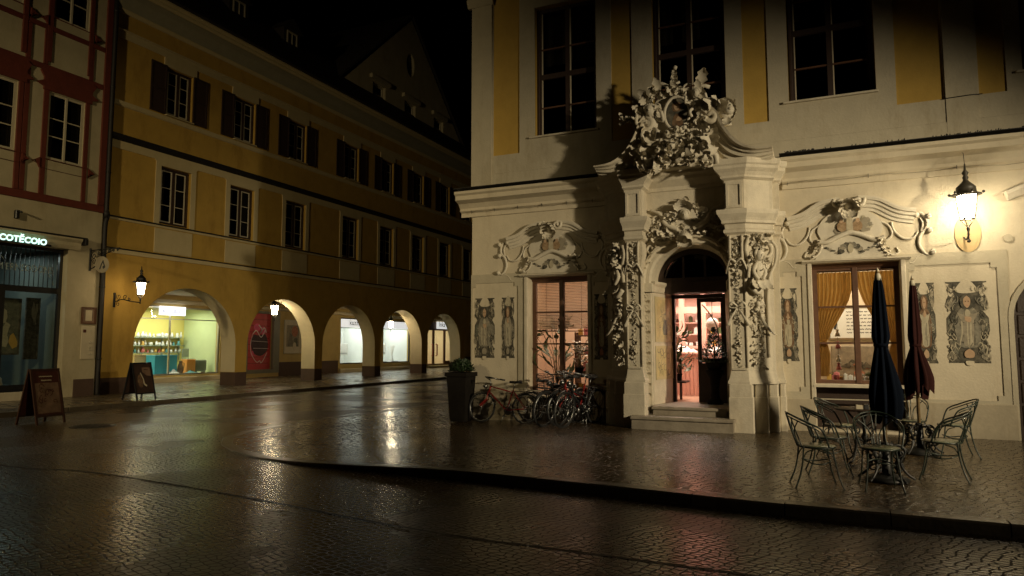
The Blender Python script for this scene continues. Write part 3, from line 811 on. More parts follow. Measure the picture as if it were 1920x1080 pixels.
def crate(name, label, cat, m, x0, x1, y0, y1, z0, z1, m2=None):
    t = thing(name, label, cat, ((x0 + x1) / 2, (y0 + y1) / 2, z0))
    g = MB(); g.bevbox(x0, x1, y0, y1, z0, z1, .015); g.build('body', m, t)
    g = MB(); g.bevbox(x0 - .015, x1 + .015, y0 - .015, y1 + .015, z1 + .002, z1 + .03, .008); g.build('top', m2 or m, t)
    return t
t = crate('display_cabinet', 'bright blue cabinet standing in the green shop window', 'cabinet', 'box_blue', -28.35, -27.75, 21.85, 23.05, .325, 1.18)
g = MB(); g.box(-27.745, -27.735, 21.95, 22.95, .42, 1.10); g.build('door', 'box_blue', t)
t = crate('display_box', 'orange box beside the grey appliance in the green shop window', 'box', 'box_orange', -28.3, -27.9, 23.72, 24.22, .325, .96)
t = crate('display_box', 'tan wooden box left of the blue cabinet in the shop window', 'box', 'box_tan', -28.9, -28.45, 21.35, 22.2, .325, 1.2)
t = thing('appliance', 'grey green ribbed heater right of the orange box', 'heater', (-28.1, 24.6, .325))
g = MB(); g.bevbox(-28.25, -27.95, 24.3, 24.9, .4, .95, .02); g.build('body', 'box_grey', t)
for k in range(9):
    g = MB(); g.bevbox(-27.95, -27.90, 24.32 + k * .065, 24.355 + k * .065, .45, .92, .006); g.build('rib', 'box_grey', t)
for y in (24.35, 24.85):
    g = MB(); g.box(-28.22, -27.98, y - .03, y + .03, .325, .4); g.build('foot', 'box_grey', t)
t = thing('display_chair', 'small chair seen pale behind the orange box in the green shop', 'chair', (-28.9, 24.6, .325))
g = MB(); g.bevbox(-29.1, -28.7, 24.4, 24.8, .95, 1.0, .01); g.build('seat', 'box_grey', t)
g = MB(); g.bevbox(-29.1, -29.06, 24.4, 24.8, 1.1, 1.5, .01); g.build('backrest', 'box_grey', t)
for a in (-29.08, -28.73):
    for b in (24.42, 24.78):
        g = MB(); g.tube([(a, b, .33), (a, b, 1.12 if a < -29 else .95)], .02, 6); g.build('leg', 'box_grey', t)
def cloth(name, label, cat, m, c, r, seed, hgt=.12):
    rr = random.Random(seed); g = MB(); vs = []; n = 16
    for j in range(5):
        for k in range(n):
            a = 2 * pi * k / n; q = j / 4
            vs.append((c[0] + r[0] * q * cos(a) * rr.uniform(.8, 1.15), c[1] + r[1] * q * sin(a) * rr.uniform(.8, 1.15), c[2] + (hgt * (1 - q) + rr.uniform(-.3, .3) * hgt * (q < .95)) * 1 + .005))
    g.add(vs, [(j * n + k, j * n + (k + 1) % n, (j + 1) * n + (k + 1) % n, (j + 1) * n + k) for j in range(4) for k in range(n)], 0, True)
    return tag(g.build(name, m, None, c), label, cat)
cloth('folded_cloth', 'crumpled pale blue cloth spread on the shop window floor', 'cloth', 'ceramic_teal', (-27.65, 23.75, .325), (.22, .45), 4)
cloth('folded_cloth', 'crumpled white cloth right of the window mullion', 'cloth', 'ceramic_white', (-27.6, 22.75, .325), (.2, .3), 5, .2)
cloth('folded_cloth', 'crumpled white cloth at the left end of the shop window floor', 'cloth', 'ceramic_white', (-27.75, 21.1, .325), (.25, .5), 6, .3)
t = thing('floor_vase', 'dark brown jug standing right of the blue cabinet', 'jug', (-27.9, 23.35, .325))
g = MB(); g.lathe([(.10, 0), (.15, .15), (.12, .35), (.07, .5), (.09, .6)], (-27.9, 23.35, .325), 14); g.build('body', 'paint_brown', t)
g = MB(); g.tube([(-27.9 + 0, 23.43, .85), (-27.9, 23.56, .8), (-27.9, 23.55, .62), (-27.9, 23.47, .5)], .018, 6); g.build('handle', 'paint_brown', t)

def sign_box(name, label, u0, u1, z0, z1, txt, m, tsize, d=SHOP + .04, th=.10, ink='ink', tu=None):
    t = thing(name, label, 'sign', (XL + d, u0, z0))
    g = MB(FL); g.bevbox(u0, u1, d, d + th, z0, z1, .012); g.build('panel', m, t)
    g = MB(FL); text_mesh(g, txt, tsize, (tu or u0 + .12, d + th + .006, z0 + (z1 - z0) * .28), FL); g.build('lettering', ink, t)
    return t
mat('ink_violet', (0.30, 0.28, 0.55), 0.6, 0.1, 5)
sign_box('lit_shop_sign', 'bright white lit sign over the green shop window', 21.31, 22.66, 3.02, 3.42, 'kuulzibui', 'lit_sign', .27, ink='ink_violet')
# red roller shutter with a sprayed drawing
rs_ = thing('roller_shutter', 'red roller shutter with a sprayed white and pink figure', 'roller shutter', (XL + SHOP - .2, 27.5, .36))
g = MB(FL)
for k in range(9): g.bevbox(26.6, 28.40, SHOP - .2, SHOP - .16, .40 + k * .33, .40 + k * .33 + .315, .012)
g.build('slats', 'roller_red', rs_)
g = MB(FL); g.plate(rect(26.5, 28.88, .20, 3.48), SHOP - .12, SHOP + .03, [rect(26.62, 28.42, .40, 3.36)]); g.build('frame', 'frame_grey', rs_)
g = MB(FL); D = SHOP - .154
g.plate(smooth_path([(27.18, 2.25), (27.02, 1.9), (27.05, 1.5), (27.3, 1.2), (27.75, 1.12), (28.15, 1.4), (28.2, 1.85), (27.95, 2.3), (27.55, 2.2), (27.18, 2.25)], 5)[:-1], D, D + .002, mi=0)
for P, w, m in (([(27.1, 2.3), (26.98, 1.8), (27.0, 1.35), (27.2, 1.0), (27.45, .78), (27.65, .86), (27.72, .74), (27.9, .9), (28.15, 1.3)], .035, 1), ([(27.05, 2.2), (27.35, 2.45), (27.7, 2.1), (28.0, 2.55)], .05, 1),
                ([(27.5, 2.75), (27.75, 2.5), (27.6, 2.3), (27.9, 2.6), (28.05, 2.35)], .06, 1), ([(27.05, 1.9), (28.2, 1.85)], .02, 1), ([(27.15, 1.52), (28.25, 1.5)], .02, 1), ([(27.1, 1.2), (27.3, 1.12)], .03, 2)):
    g.stroke([(a, b) for a, b, _ in smooth_path([(a, b, 0) for a, b in P], 6)], w, D + .005, m)
g.plate(ell(27.4, 2.62, .24, .2, 14), D + .001, D + .004, mi=2); g.plate(ell(27.82, 2.45, .2, .22, 12), D + .001, D + .0045, mi=2); g.plate(ell(27.1, 1.25, .1, .14, 10), D + .001, D + .0045, mi=2)
g.build('spray_drawing', ['graffiti_dark', 'graffiti_white', 'graffiti_pink'], rs_)
# framed poster on the ochre wall
ps = thing('framed_poster', 'framed pale poster hanging on the ochre arcade wall', 'poster', (XL + SHOP, 29.85, 1.2))
g = MB(FL); g.plate(rect(29.2, 30.6, 1.22, 3.08), SHOP + .002, SHOP + .06, [rect(29.27, 30.53, 1.29, 3.01)]); g.build('frame', 'white_paint', ps)
g = MB(FL); g.box(29.25, 30.55, SHOP + .005, SHOP + .02, 1.27, 3.03, 0); D = SHOP + .021
g.plate(rect(29.4, 30.4, 1.6, 2.8), D, D + .002, mi=1); g.plate(ell(30.05, 2.45, .25, .3), D, D + .004, mi=2); g.plate([(29.5, 1.6), (29.95, 1.6), (29.85, 2.3), (29.65, 2.35)], D, D + .005, mi=3); g.plate([(29.95, 1.62), (30.35, 1.62), (30.25, 2.1), (30.0, 2.05)], D, D + .005, mi=4)
g.plate(ell(30.05, 1.65, .13, .2), D, D + .007, mi=0)
g.build('print', ['paper', 'paint_grey', 'paint_rose', 'paint_mid', 'paint_teal'], ps)
# grey service door beyond the poster
sd = MB(FL); sd.plate(rect(30.75, 31.6, .05, 1.25), SHOP + .002, SHOP + .04, [rect(30.85, 31.5, .15, 1.15)]); o = sd.build('service_hatch', 'frame_grey', ah)
# white showrooms
for (u0, u1) in ((34.0, 37.75), (38.5, 42.2)):
    room(u0, u1, SI, -7.6, .50, 3.5, ['shop_white'] * 5)
    area('shop_light', (-28.3, (u0 + u1) / 2, 3.42), 3.0, 1.2, 120, (0.95, 1.0, 0.93), (0, 0, radians(90)))
shop_window(34.12, 37.6, .52, 3.40, [], [2.78], 'dark_wood'); shop_window(38.66, 42.0, .50, 3.40, [], [2.80], 'dark_wood')
sign_box('shop_fascia', 'pale lit fascia reading kuzzin over the first white showroom', 34.2, 37.5, 2.82, 3.32, 'kuzzin', 'lit_sign_dim', .50, SHOP - .07, .03, tu=35.0)
t = sign_box('shop_fascia', 'plain greyish lit fascia over the second white showroom', 38.75, 41.9, 2.84, 3.32, ' ', 'lit_sign_dim', .3, SHOP - .07, .03)
for c in list(t.children):
    if c.name.startswith('lettering'): bpy.data.objects.remove(c)
def hood(u, label):
    t = thing('cooker_hood', label, 'cooker hood', (-28.9, u, 1.0))
    g = MB(); g.bevbox(-29.3, -28.85, u - .22, u + .22, 1.8, 3.48, .01); g.build('duct', 'steel', t)
    g = MB(); g.bevbox(-29.4, -28.6, u - .65, u + .65, 1.05, 1.8, .02); g.build('canopy', 'ceramic_white', t)
    g = MB(); g.bevbox(-28.6, -28.58, u - .5, u + .5, 1.12, 1.2, .004); g.build('control_strip', 'steel', t)
hood(36.3, 'white cooker hood with grey duct in the first showroom')
hood(40.6, 'white cooker hood with grey duct in the second showroom')
for i, (u, lab) in enumerate(((35.6, 'flat dark tray on the floor of the first showroom window'), (39.6, 'left dark tray on the floor of the second showroom window'), (41.0, 'right dark tray on the floor of the second showroom window'))):
    g = MB(); g.bevbox(-27.75, -27.5, u - .4, u + .4, .505, .55, .015); g.box(-27.7, -27.55, u - .3, u + .3, .551, .58)
    tag(g.build('display_tray', 'ink', None, (-27.6, u, .505)), lab, 'tray', 'trays in the showroom windows')
for i, (u, z) in enumerate(((34.9, 'white flowering branch in a vase in the first showroom'), (41.3, 'white flowering branch in a vase in the second showroom'))):
    t = thing('branch_vase', z, 'vase', (-28.1, u, .505))
    g = MB(); g.lathe([(.08, 0), (.12, .1), (.06, .4), (.07, .45)], (-28.1, u, .505), 12); g.build('vase', 'ceramic_white', t)
    g = MB(); r2 = random.Random(i)
    for k in range(9):
        a = r2.uniform(-.6, .6); b = r2.uniform(-.5, .5); g.tube([(-28.1, u, .9), (-28.1 + b * .3, u + a * .3, 1.3), (-28.1 + b * .6, u + a * .7, 1.75)], .008, 5)
        for q in range(6): g.ball((-28.1 + b * .1 * q, u + a * .115 * q, 1.1 + q * .11), .035, 0, 6, 4)
    g.build('branch', 'flower_white', t)
# entrance with red door pulls
room(43.9, 49.6, SI, -9.5, .20, 3.6, ['cream_wall'] * 4 + ['floor_tan'])
area('shop_light', (-29.0, 46.5, 3.52), 4.0, 2.0, 150, (1.0, 0.93, 0.62), (0, 0, radians(90)))
g = MB(FL); g.plate(rect(44.3, 49.3, .22, 3.50), SHOP - .14, SHOP - .02, [rect(44.42, 45.22, .3, 2.85), rect(45.42, 46.9, .3, 2.85), rect(47.1, 49.2, .5, 2.85)]); so = g.build('shop_window', 'brown_wood', ah)
g = MB(FL); g.plate(rect(44.4, 49.2, .3, 2.86), SHOP - .09, SHOP - .09); g.build('pane', 'window_glass', so)
for u in (45.0, 45.6):
    g = MB(FL); g.tube([(u, SHOP - .02, .9), (u, SHOP + .1, .95), (u, SHOP + .1, 1.75), (u, SHOP - .02, 1.8)], .05, 8); g.build('door_pull', 'red_enamel', so)
sign_box('shop_sign', 'white lit sign reading Inka above the shop entrance', 45.6, 47.8, 2.98, 3.52, 'Inka', 'lit_sign_dim', .58, SHOP + .02, .08, tu=45.85)

# ---------------------------------------------------------------- lanterns
def lantern_body(t, c, s, glow, iron='black_iron', sides=6, hook=False, rot=0.0):
    x, y, z = c      # z: underside of the glass
    n = sides; rb, rt, h = .11 * s, .17 * s, .42 * s
    def ring(r, zz, k=n): return [(x + r * cos(2 * pi * (i + .5) / k + rot), y + r * sin(2 * pi * (i + .5) / k + rot), zz) for i in range(k)]
    a, b = ring(rb * .93, z + .012), ring(rt * .93, z + h - .01)
    g = MB(); g.add(a + b, [(i, (i + 1) % n, n + (i + 1) % n, n + i) for i in range(n)] + [tuple(range(n))[::-1], tuple(range(n, 2 * n))]); g.build('glass_body', glow, t)
    a, b = ring(rb, z), ring(rt, z + h)
    g = MB()
    for p, q in zip(a, b): g.tube([p, q], .011 * s, 5)
    g.tube(a, .014 * s, 5, True); g.tube(b, .016 * s, 5, True)
    for p in a: g.tube([p, (x, y, z - .16 * s)], .008 * s, 5)
    g.lathe([(0, -.30 * s), (.022 * s, -.28 * s), (.014 * s, -.22 * s), (.03 * s, -.17 * s), (.012 * s, -.12 * s)], (x, y, z), 8)
    g.build('cage', iron, t)
    g = MB(); sq = [(.24 * s, h), (.23 * s, h + .015 * s), (.165 * s, h + .035 * s), (.15 * s, h + .12 * s), (.155 * s, h + .13 * s), (.10 * s, h + .19 * s), (.05 * s, h + .24 * s), (.035 * s, h + .27 * s), (.05 * s, h + .31 * s), (.03 * s, h + .34 * s), (.055 * s, h + .39 * s), (.02 * s, h + .44 * s), (.012 * s, h + .55 * s), (0, h + .56 * s)]
    g.lathe(sq, (x, y, z), 12 if sides > 4 else 12)
    for p in ring(.25 * s, z + h + .01, 6): g.ball((p[0], p[1], p[2] + .02 * s), .026 * s, 0, 6, 5)
    g.build('cap', iron, t)
# lantern on the big house, right of the stuccoed window
wl = thing('wall_lantern', 'large glowing wall lantern on the pale wall under the cornice', 'lantern', (2.41, YB, 3.3))
lantern_body(wl, (2.375, 13.82, 3.79), 1.0, 'lantern_glow', 'bronze', sides=4, rot=radians(12))
g = MB(FB); g.plate(ell(2.46, 3.62, .20, .34, 24), .002, .03); g.build('wall_plate', 'box_tan', wl)
g = MB(FB); g.tube(smooth_path([(2.40, .03, 3.55), (2.39, .25, 3.48), (2.38, .52, 3.50), (2.375, .58, 3.6)], 5), .016, 6); g.tube([(2.375, .58, 3.42), (2.375, .58, 3.66)], .014, 6); g.ball((2.375, .58, 3.41), .03, 0, 8, 6); g.build('bracket', 'bronze', wl)
g = MB(FB); g.tube([(2.375, .58, 4.72), (2.375, .52, 4.96), (2.375, .42, 5.0)], .005, 5); g.build('conduit', 'black_iron', wl)
# bracket lantern on the arcade house
al = thing('bracket_lantern', 'lit lantern on a scrolled iron arm left of the first arch', 'lantern', (XL, 15.64, 3.0))
lantern_body(al, (XL + 1.2, 15.72, 3.33), 1.0, 'lantern_glow_left', sides=6)
g = MB(FL); g.tube(smooth_path([(15.64, .03, 3.12), (15.64, .4, 3.2), (15.68, .8, 3.12), (15.72, 1.2, 3.08)], 6), .018, 6); g.tube([(15.72, 1.2, 3.03), (15.72, 1.2, 3.2)], .02, 6)
for c, z, r, t0 in ((.22, 3.30, .12, 2.5), (.52, 3.26, .10, 0), (.2, 3.06, .1, 1), (.76, 3.2, .07, 2)):
    g.tube([(15.65, a, b) for a, b in spiral(c, z, r, 1.3, t0, 16)], .010, 5)
g.build('arm', 'black_iron', al)
g = MB(FL); g.bevbox(15.60, 15.68, 0, .03, 2.94, 3.44, .006); g.build('wall_plate', 'black_iron', al)
for (c, s, lab, gl) in (((-23.1, 24.35, 3.08), 1.0, 'lit lantern hanging in the second arch before the red shutter', 'lantern_glow_arcade'), ((-23.3, 34.1, 2.72), .92, 'lit lantern hanging in the fourth arch before the showroom', 'lantern_glow_arcade')):
    t = thing('hanging_lantern', lab, 'lantern', c, group='lanterns hanging in the arcade')
    lantern_body(t, c, s, gl, sides=4)
    g = MB(); g.tube([(c[0], c[1], c[2] + .9), (c[0], c[1], 3.95)], .008, 5); g.build('chain', 'black_iron', t)
# ================================================================ RED HALF-TIMBERED HOUSE
RU0, RU1 = 3.0, 15.08
rh = thing('half_timbered_house', 'old house with dark red timber framing above a plastered shop front', 'house', (XL, 10, 0))
RW = []
for c in (13.70, 11.62, 8.6, 6.5, 4.4): RW += [(c, .58, 7.5, 2.15), (c, .58, 12.1, 2.1)]
SF = rect(9.0, 14.00, .25, 4.72)
holes = [SF] + [rect(c - w, c + w, z, z + h) for c, w, z, h in RW]
g = MB(FL); g.plate(rect(RU0, RU1, 0, 17), -.35, 0, holes); g.build('wall', 'house_plaster', rh)
g = MB(FL); g.box(RU0, RU1, -10, -9.8, 0, 17); g.box(RU0, RU1, -9.8, -.36, 5.0, 5.2); g.box(RU0, RU0 + .2, -9.8, -.36, 0, 17); g.box(RU1 - .2, RU1, -9.8, -.36, 0, 17); g.box(RU0, RU1, -9.8, -.36, 16.8, 17); g.box(RU0, RU1, -9.8, -.36, 10.8, 11); g.box(RU0 + .2, RU1 - .2, -2.0, -1.9, 5.2, 16.8)
g.build('inner_walls', 'interior_dark', rh)
g = MB(FL); D = .035
BN = [0]
def beam(u0, u1, z0, z1, d=D):
    BN[0] += 1; d = d + .0012 * (BN[0] % 23); g.bevbox(u0, u1, -.01, d, z0, z1, .008)
def stepped(u0, u1, z0, z1, d=D + .030):
    BN[0] += 1; d = d + .0012 * (BN[0] % 23)
    # panel of red boarding with eared ends
    g.plate([(u0, z0), (u1, z0), (u1, z0 + .1), (u1 + .22, z0 + .18), (u1, z0 + .3), (u1, z1 - .3), (u1 + .12, z1 - .1), (u1, z1), (u0, z1), (u0 - .12, z1 - .1), (u0, z1 - .3), (u0, z0 + .3), (u0 - .22, z0 + .18), (u0, z0 + .1)], -.01, d)
beam(RU0, RU1, 6.10, 6.34, .06); beam(14.86, RU1 - .01, 6.35, 16.9, .06)
for c, w, z, h in RW:
    u0, u1 = c - w, c + w
    beam(u0 - .17, u0 - .01, 6.35 if z < 10 else 10.6, z + h + .6); beam(u1 + .01, u1 + .15, 6.35 if z < 10 else 10.6, z + h + .6)
    stepped(u0 - .2, u1 + .2, z - .34, z - .02); stepped(u0 - .2, u1 + .2, z + h + .02, z + h + .72)
    if z < 10: beam(u0 - .75, u0 - .6, 6.35, 10.2)
beam(RU0, 14.85, 10.30, 10.48); beam(RU0, 14.85, 11.62, 11.78)
for u in (14.42, 12.95, 12.42, 10.6, 9.5, 7.5): beam(u - .07, u + .07, 10.49, 11.61)
g.build('timber_frame', 'timber_red', rh)
for i, (c, w, z, h) in enumerate(RW):
    o = casement(rh, FL, c, -.04, w - .004, h - .01, z + .005, [0, .35, .62, 1], fw=.075)
# shop front
g = MB(FL); g.box(9.0, 14.0, -4.2, -4.1, .3, 4.7, 0); g.box(9.0, 14.0, -4.1, -.36, .28, .34, 0); g.box(9, 14, -4.1, -.36, 4.72, 4.8, 0); g.box(8.9, 9.0, -4.1, -.36, .3, 4.75, 0); g.box(14.0, 14.1, -4.1, -.36, .3, 4.75, 0)
g.build('shop_room', 'teal_room', rh)
g = MB(FL); g.plate(rect(9.0, 14.0, .26, 4.71), -.34, -.24, [rect(9.08, 10.3, .45, 3.28), rect(10.5, 12.1, .45, 3.28), rect(12.34, 13.9, .45, 3.28), rect(9.08, 13.9, 3.46, 4.62)]); sfw = g.build('shop_front', 'black_enamel', rh)
g = MB(FL); g.plate(rect(9.05, 13.93, .4, 4.65), -.30, -.30); g.build('pane', 'teal_glass', sfw)
g = MB(FL)
for k in range(34): 
    u = 9.2 + k * .14
    if u < 13.88: g.tube([(u, -.22, 3.44), (u, -.22, 4.64)], .012, 5)
g.build('grille', 'black_enamel', sfw)
g = MB(FL); text_mesh(g, 'SMIERNSODONS', .30, (11.98, -.285, 3.92), FL, squeeze=.78); g.stroke([(11.9, 4.1), (12.1, 4.45), (12.32, 4.15)], .02, -.283); g.stroke([(13.5, 3.95), (13.72, 3.72), (13.75, 3.55)], .02, -.283)
g.build('transom_lettering', 'iron_text', sfw)
g = MB(FL); g.bevbox(9.1, 13.9, -.30, .06, 0, .25, .02); g.build('shop_sill', 'stone', rh)
g = MB(FL); g.sweep([(8.9, 4.72), (14.3, 4.72)], [(0, 0), (.10, 0), (.16, .12), (.16, .22), (.24, .30), (.24, .36), (0, .38)]); g.build('fascia_cornice', 'house_plaster', rh)
g = MB(FL); g.bevbox(8.9, 14.45, 0, .26, 5.105, 5.135, .006); g.bevbox(14.36, 14.46, .0, .28, 4.9, 5.1, .01); g.build('flashing', 'flashing', rh)
g = MB(FL); g.bevbox(14.38, 15.06, -.01, .02, 0, .55, .006); g.build('plinth', 'plinth_brown', rh)
g = MB(FL); g.bevbox(3.0, 8.9, -.01, .02, 0, .55, .006); g.build('plinth', 'plinth_brown', rh)
g = MB(FL); g.sweep([(RU0, 16.6), (RU1, 16.6)], [(0, 0), (.1, 0), (.5, .3), (.5, .4), (-10, .4)]); g.build('eaves', 'flashing', rh)
# display paintings inside
for (u, z, w, h, lab, seed, cols) in ((12.95, 1.35, .95, 1.75, 'tall painting with yellow and red patches in the dim shop window', 1, ['paint_teal', 'ceramic_amber', 'poster_red', 'paint_light']),
                               (13.78, 1.2, .42, 1.95, 'narrow dark carved panel at the right of the dim shop window', 2, ['paint_dark', 'paint_mid', 'paint_grey', 'paint_dark'])):
    t = thing('display_painting', lab, 'painting', (XL - .8, u - .3, z)); rr = random.Random(seed)
    uu = u - .25
    g = MB(FL); g.plate(rect(uu - w / 2, uu + w / 2, z, z + h), -.9, -.84, [rect(uu - w / 2 + .05, uu + w / 2 - .05, z + .05, z + h - .05)]); g.build('frame', 'paint_dark', t)
    g = MB(FL); g.box(uu - w / 2 + .03, uu + w / 2 - .03, -.88, -.87, z + .03, z + h - .03, 0)
    for k in range(9):
        cu, cz = uu + rr.uniform(-.36, .36) * w, z + rr.uniform(.15, .85) * h
        g.plate([(cu + rr.uniform(.06, .2) * w * cos(a * pi / 4), cz + rr.uniform(.06, .17) * h * sin(a * pi / 4)) for a in range(8)], -.869 + .002 * k, -.868 + .002 * k, mi=rr.choice((1, 2, 3)))
    g.build('canvas', cols, t)
cloth('draped_cloth', 'pale cloth draped at the foot of the dim shop window', 'cloth', 'paper', (XL - .75, 12.4, .35), (.3, .35), 8, .55)
area('shop_light', (XL - 2.0, 12.4, 4.6), 2.5, 1.5, 32, (0.88, 1.0, 0.95), (0, 0, radians(90)))
# neon sign
ns = thing('neon_sign', 'glowing white and green neon sign above the dim shop front', 'neon sign', (XL, 12.4, 4.6))
for off, m, ol, nm in ((0, 'neon', .010, 'tubes'),):
    g = MB(FL); text_mesh(g, 'COTĚCOIO', .25, (11.78, .30, 4.72), FL, outline=ol, squeeze=1.0, space=1.02, shear=.06); g.build(nm, m, ns)
g = MB(FL); text_mesh(g, 'COTĚCOIO', .25, (11.78, .275, 4.72), FL, squeeze=1.0, space=1.02, depth=.006, shear=.06); g.build('letter_faces', 'neon_green', ns)
g = MB(FL); g.bevbox(11.4, 13.3, .245, .262, 4.70, 4.76, .004); g.build('rail', 'black_iron', ns)
# downpipe between the houses
dp = thing('downpipe', 'black rain downpipe between the timbered and the yellow house', 'downpipe', (XL + .1, 15.12, 0))
g = MB(FL); g.tube(smooth_path([(15.12, .12, 14.1), (15.12, .12, 6.6), (15.12, .14, 6.2), (15.16, .13, 6.0), (15.10, .12, 5.6), (15.12, .12, 4.0), (15.12, .12, .12), (15.12, .22, .03)], 5), .075, 10); g.build('pipe', 'flashing', dp)
for z in (1.2, 3.6, 7.5, 10.5, 13.2):
    g = MB(FL); g.lathe([(.085, -.03), (.09, 0), (.085, .03)], (15.12, .12, z), 12); g.box(15.09, 15.15, -.01, .06, z - .02, z + .02); g.build('clamp', 'black_iron', dp)
# wrought iron guild sign
gs = thing('hanging_sign', 'oval white sign hanging from an ornate wrought iron bracket', 'hanging sign', (XL, 14.72, 4.2))
g = MB(FL); g.bevbox(14.69, 14.75, 0, .04, 4.1, 4.85, .006); g.tube([(14.72, .03, 4.78), (14.72, 1.45, 4.78)], .022, 6); g.tube(smooth_path([(14.72, .03, 4.15), (14.72, .3, 4.25), (14.72, .6, 4.55), (14.72, 1.1, 4.72)], 6), .016, 6)
for c, z, r, t0, sg in ((.2, 4.6, .14, 1, 1), (.2, 4.4, .12, 3, -1), (.46, 4.66, .10, 0, 1), (.72, 4.68, .09, 2, -1), (.95, 4.70, .07, 0, 1), (1.15, 4.72, .055, 3, -1), (1.35, 4.72, .05, 0, 1)):
    g.tube([(14.72, a, b) for a, b in spiral(c, z, r, 1.4, t0, 16, sg)], .012, 5)
g.build('bracket', 'black_iron', gs)
def FS(u, d, z): return (XL + .62 + u * .57 + d * .82, 14.72 + u * .82 - d * .57, z)   # the board faces the square
g = MB(FS); g.plate(ell(0, 4.28, .20, .27, 26), -.03, .0); g.plate(ell(0, 4.28, .20, .27, 26), .0005, .018, [ell(0, 4.28, .165, .235, 26)]); g.build('board', 'plaster_plinth', gs)
g = MB(FS)
for d in (.002,):
    g.stroke([(-.06, 4.12), (-.02, 4.28), (.03, 4.42)], .035, d); g.stroke([(.02, 4.40), (.08, 4.2), (.03, 4.15)], .035, d); g.plate(ell(.05, 4.2, .035, .05, 10), d, d + .0005)
g.build('emblem', 'ink', gs)
g = MB(FL); g.tube([(14.72, .62, 4.55), (14.72, .62, 4.78)], .008, 5); g.build('hook', 'black_iron', gs)
# bell panel and notice case
bp_ = thing('bell_panel', 'pale door bell panel with buttons on the plaster pier', 'door bell panel', (XL, 14.85, 1.2))
g = MB(FL); g.bevbox(14.55, 15.02, 0, .03, 1.2, 2.28, .008); g.build('plate', 'paper', bp_)
for (u, z) in ((14.86, 2.12), (14.84, 1.74), (14.92, 1.74), (14.84, 1.58), (14.92, 1.58), (14.84, 1.50), (14.92, 1.50), (14.84, 1.36), (14.92, 1.36)):
    g = MB(FL); g.bevbox(u - .032, u + .032, .03, .045, z - .028, z + .028, .005); g.build('button', 'white_paint', bp_)
g = MB(FL); g.bevbox(14.60, 14.70, .03, .04, 2.06, 2.16, .003); g.build('name_plate', 'poster_red', bp_)
nb = thing('notice_case', 'small brown framed notice case above the bell panel', 'notice board', (XL, 14.8, 2.35))
g = MB(FL); g.plate(rect(14.52, 15.02, 2.34, 2.90), 0, .05, [rect(14.57, 14.97, 2.39, 2.85)]); g.build('frame', 'brown_wood', nb)
g = MB(FL); g.box(14.55, 14.99, .004, .015, 2.37, 2.87); g.build('backing', 'poster_tan', nb)
g = MB(FL); g.box(14.66, 14.88, .016, .02, 2.45, 2.8); g.build('sheet', 'paper', nb)
# small wall lamp hook high on the plaster
hk = MB(FL); hk.bevbox(12.3, 12.42, 0, .12, 5.45, 5.7, .02); hk.tube([(12.36, .1, 5.68), (12.36, .3, 5.62)], .03, 6)
tag(hk.build('wall_hook', 'black_iron', None, (XL, 12.36, 5.45)), 'small black iron hook high on the plaster above the neon sign', 'hook')

# ---------------------------------------------------------------- A-boards on the left
def aboard(name, label, x, y, rz, w, h, wood, deco, z0):
    t = thing(name, label, 'sign board', (x, y, z0)); t.rotation_euler = (0, 0, rz); ROOT_LOC[t.name] = Vector((0, 0, 0))
    sp = .30
    for s in (-1, 1):
        def TP(u, d, z, s=s): # panel leaning inwards at the top
            q = z / h
            return (s * (sp * (1 - q) + .02 * q) + s * d, u, z)
        g = MB(TP); leg = .16
        for e in (-1, 1): g.box(e * w / 2 - .022, e * w / 2 + .022, -.015, .015, 0, h)
        g.box(-w / 2 + .022, w / 2 - .022, -.012, .012, h - .05, h - .005); g.box(-w / 2 + .022, w / 2 - .022, -.012, .012, leg, leg + .05)
        fr = g.build('frame', wood, t)
        g = MB(TP); g.box(-w / 2 + .02, w / 2 - .02, -.006, .004, leg + .04, h - .04, 0); deco(g, w, h, leg, s); g.build('poster', deco.mats, t)
    g = MB(); g.tube([(-.02, -w / 2 + .03, h - .02), (.02, -w / 2 + .03, h - .02)], .014, 6); g.tube([(-.02, w / 2 - .03, h - .02), (.02, w / 2 - .03, h - .02)], .014, 6); g.build('hinge', 'black_iron', t)
    return t
def deco1(g, w, h, l, s):
    g.plate(rect(-w / 2 + .05, w / 2 - .05, l + .08, h * .74), .0045, .007, mi=1)
    for zz, a, b in ((.86, -.17, .15), (.79, -.13, .12)):   # two lines too worn to read
        g.stroke([(a + (b - a) * t / 24, h * zz + .016 * sin(t * 2.1 + zz * 9) * (1 if t % 3 else .3)) for t in range(25)], [.010 + .012 * abs(sin(t * 1.7)) for t in range(25)], .012, mi=2)
    rr = random.Random(5)
    for k in range(14):
        c = (rr.uniform(-.2, .2), rr.uniform(l + .18, h * .68)); a0 = rr.uniform(0, 6)
        g.stroke(spiral(c[0], c[1], rr.uniform(.04, .09), .9, a0, 10), .018, .0095 + k * .0006, mi=rr.choice((0, 3)))
deco1.mats = ['poster_red', 'poster_tan', 'paper', 'paint_brown']
def deco2(g, w, h, l, s):
    g.plate([(-.02, h * .86), (w / 2 - .06, h * .86), (w / 2 - .06, h * .62), (.12, h * .64), (-.02, h * .74)], .0045, .007, mi=1)
    g.stroke([(.04 + .008 * t, h * .80 + .010 * sin(t * 2.3)) for t in range(18)], [.008 + .014 * abs(sin(t * 1.3)) for t in range(18)], .010, mi=0)
    g.stroke([(a, b) for a, b, _ in smooth_path([(-.1, h * .72, 0), (-.02, h * .55, 0), (.0, h * .42, 0), (.08, h * .36, 0)], 6)], [.02 + .002 * i for i in range(19)], .009, mi=2)
    g.plate(ell(-.12, h * .5, .1, .2), .0045, .0065, mi=3)
deco2.mats = ['poster_dark', 'poster_tan', 'paper', 'paint_brown']
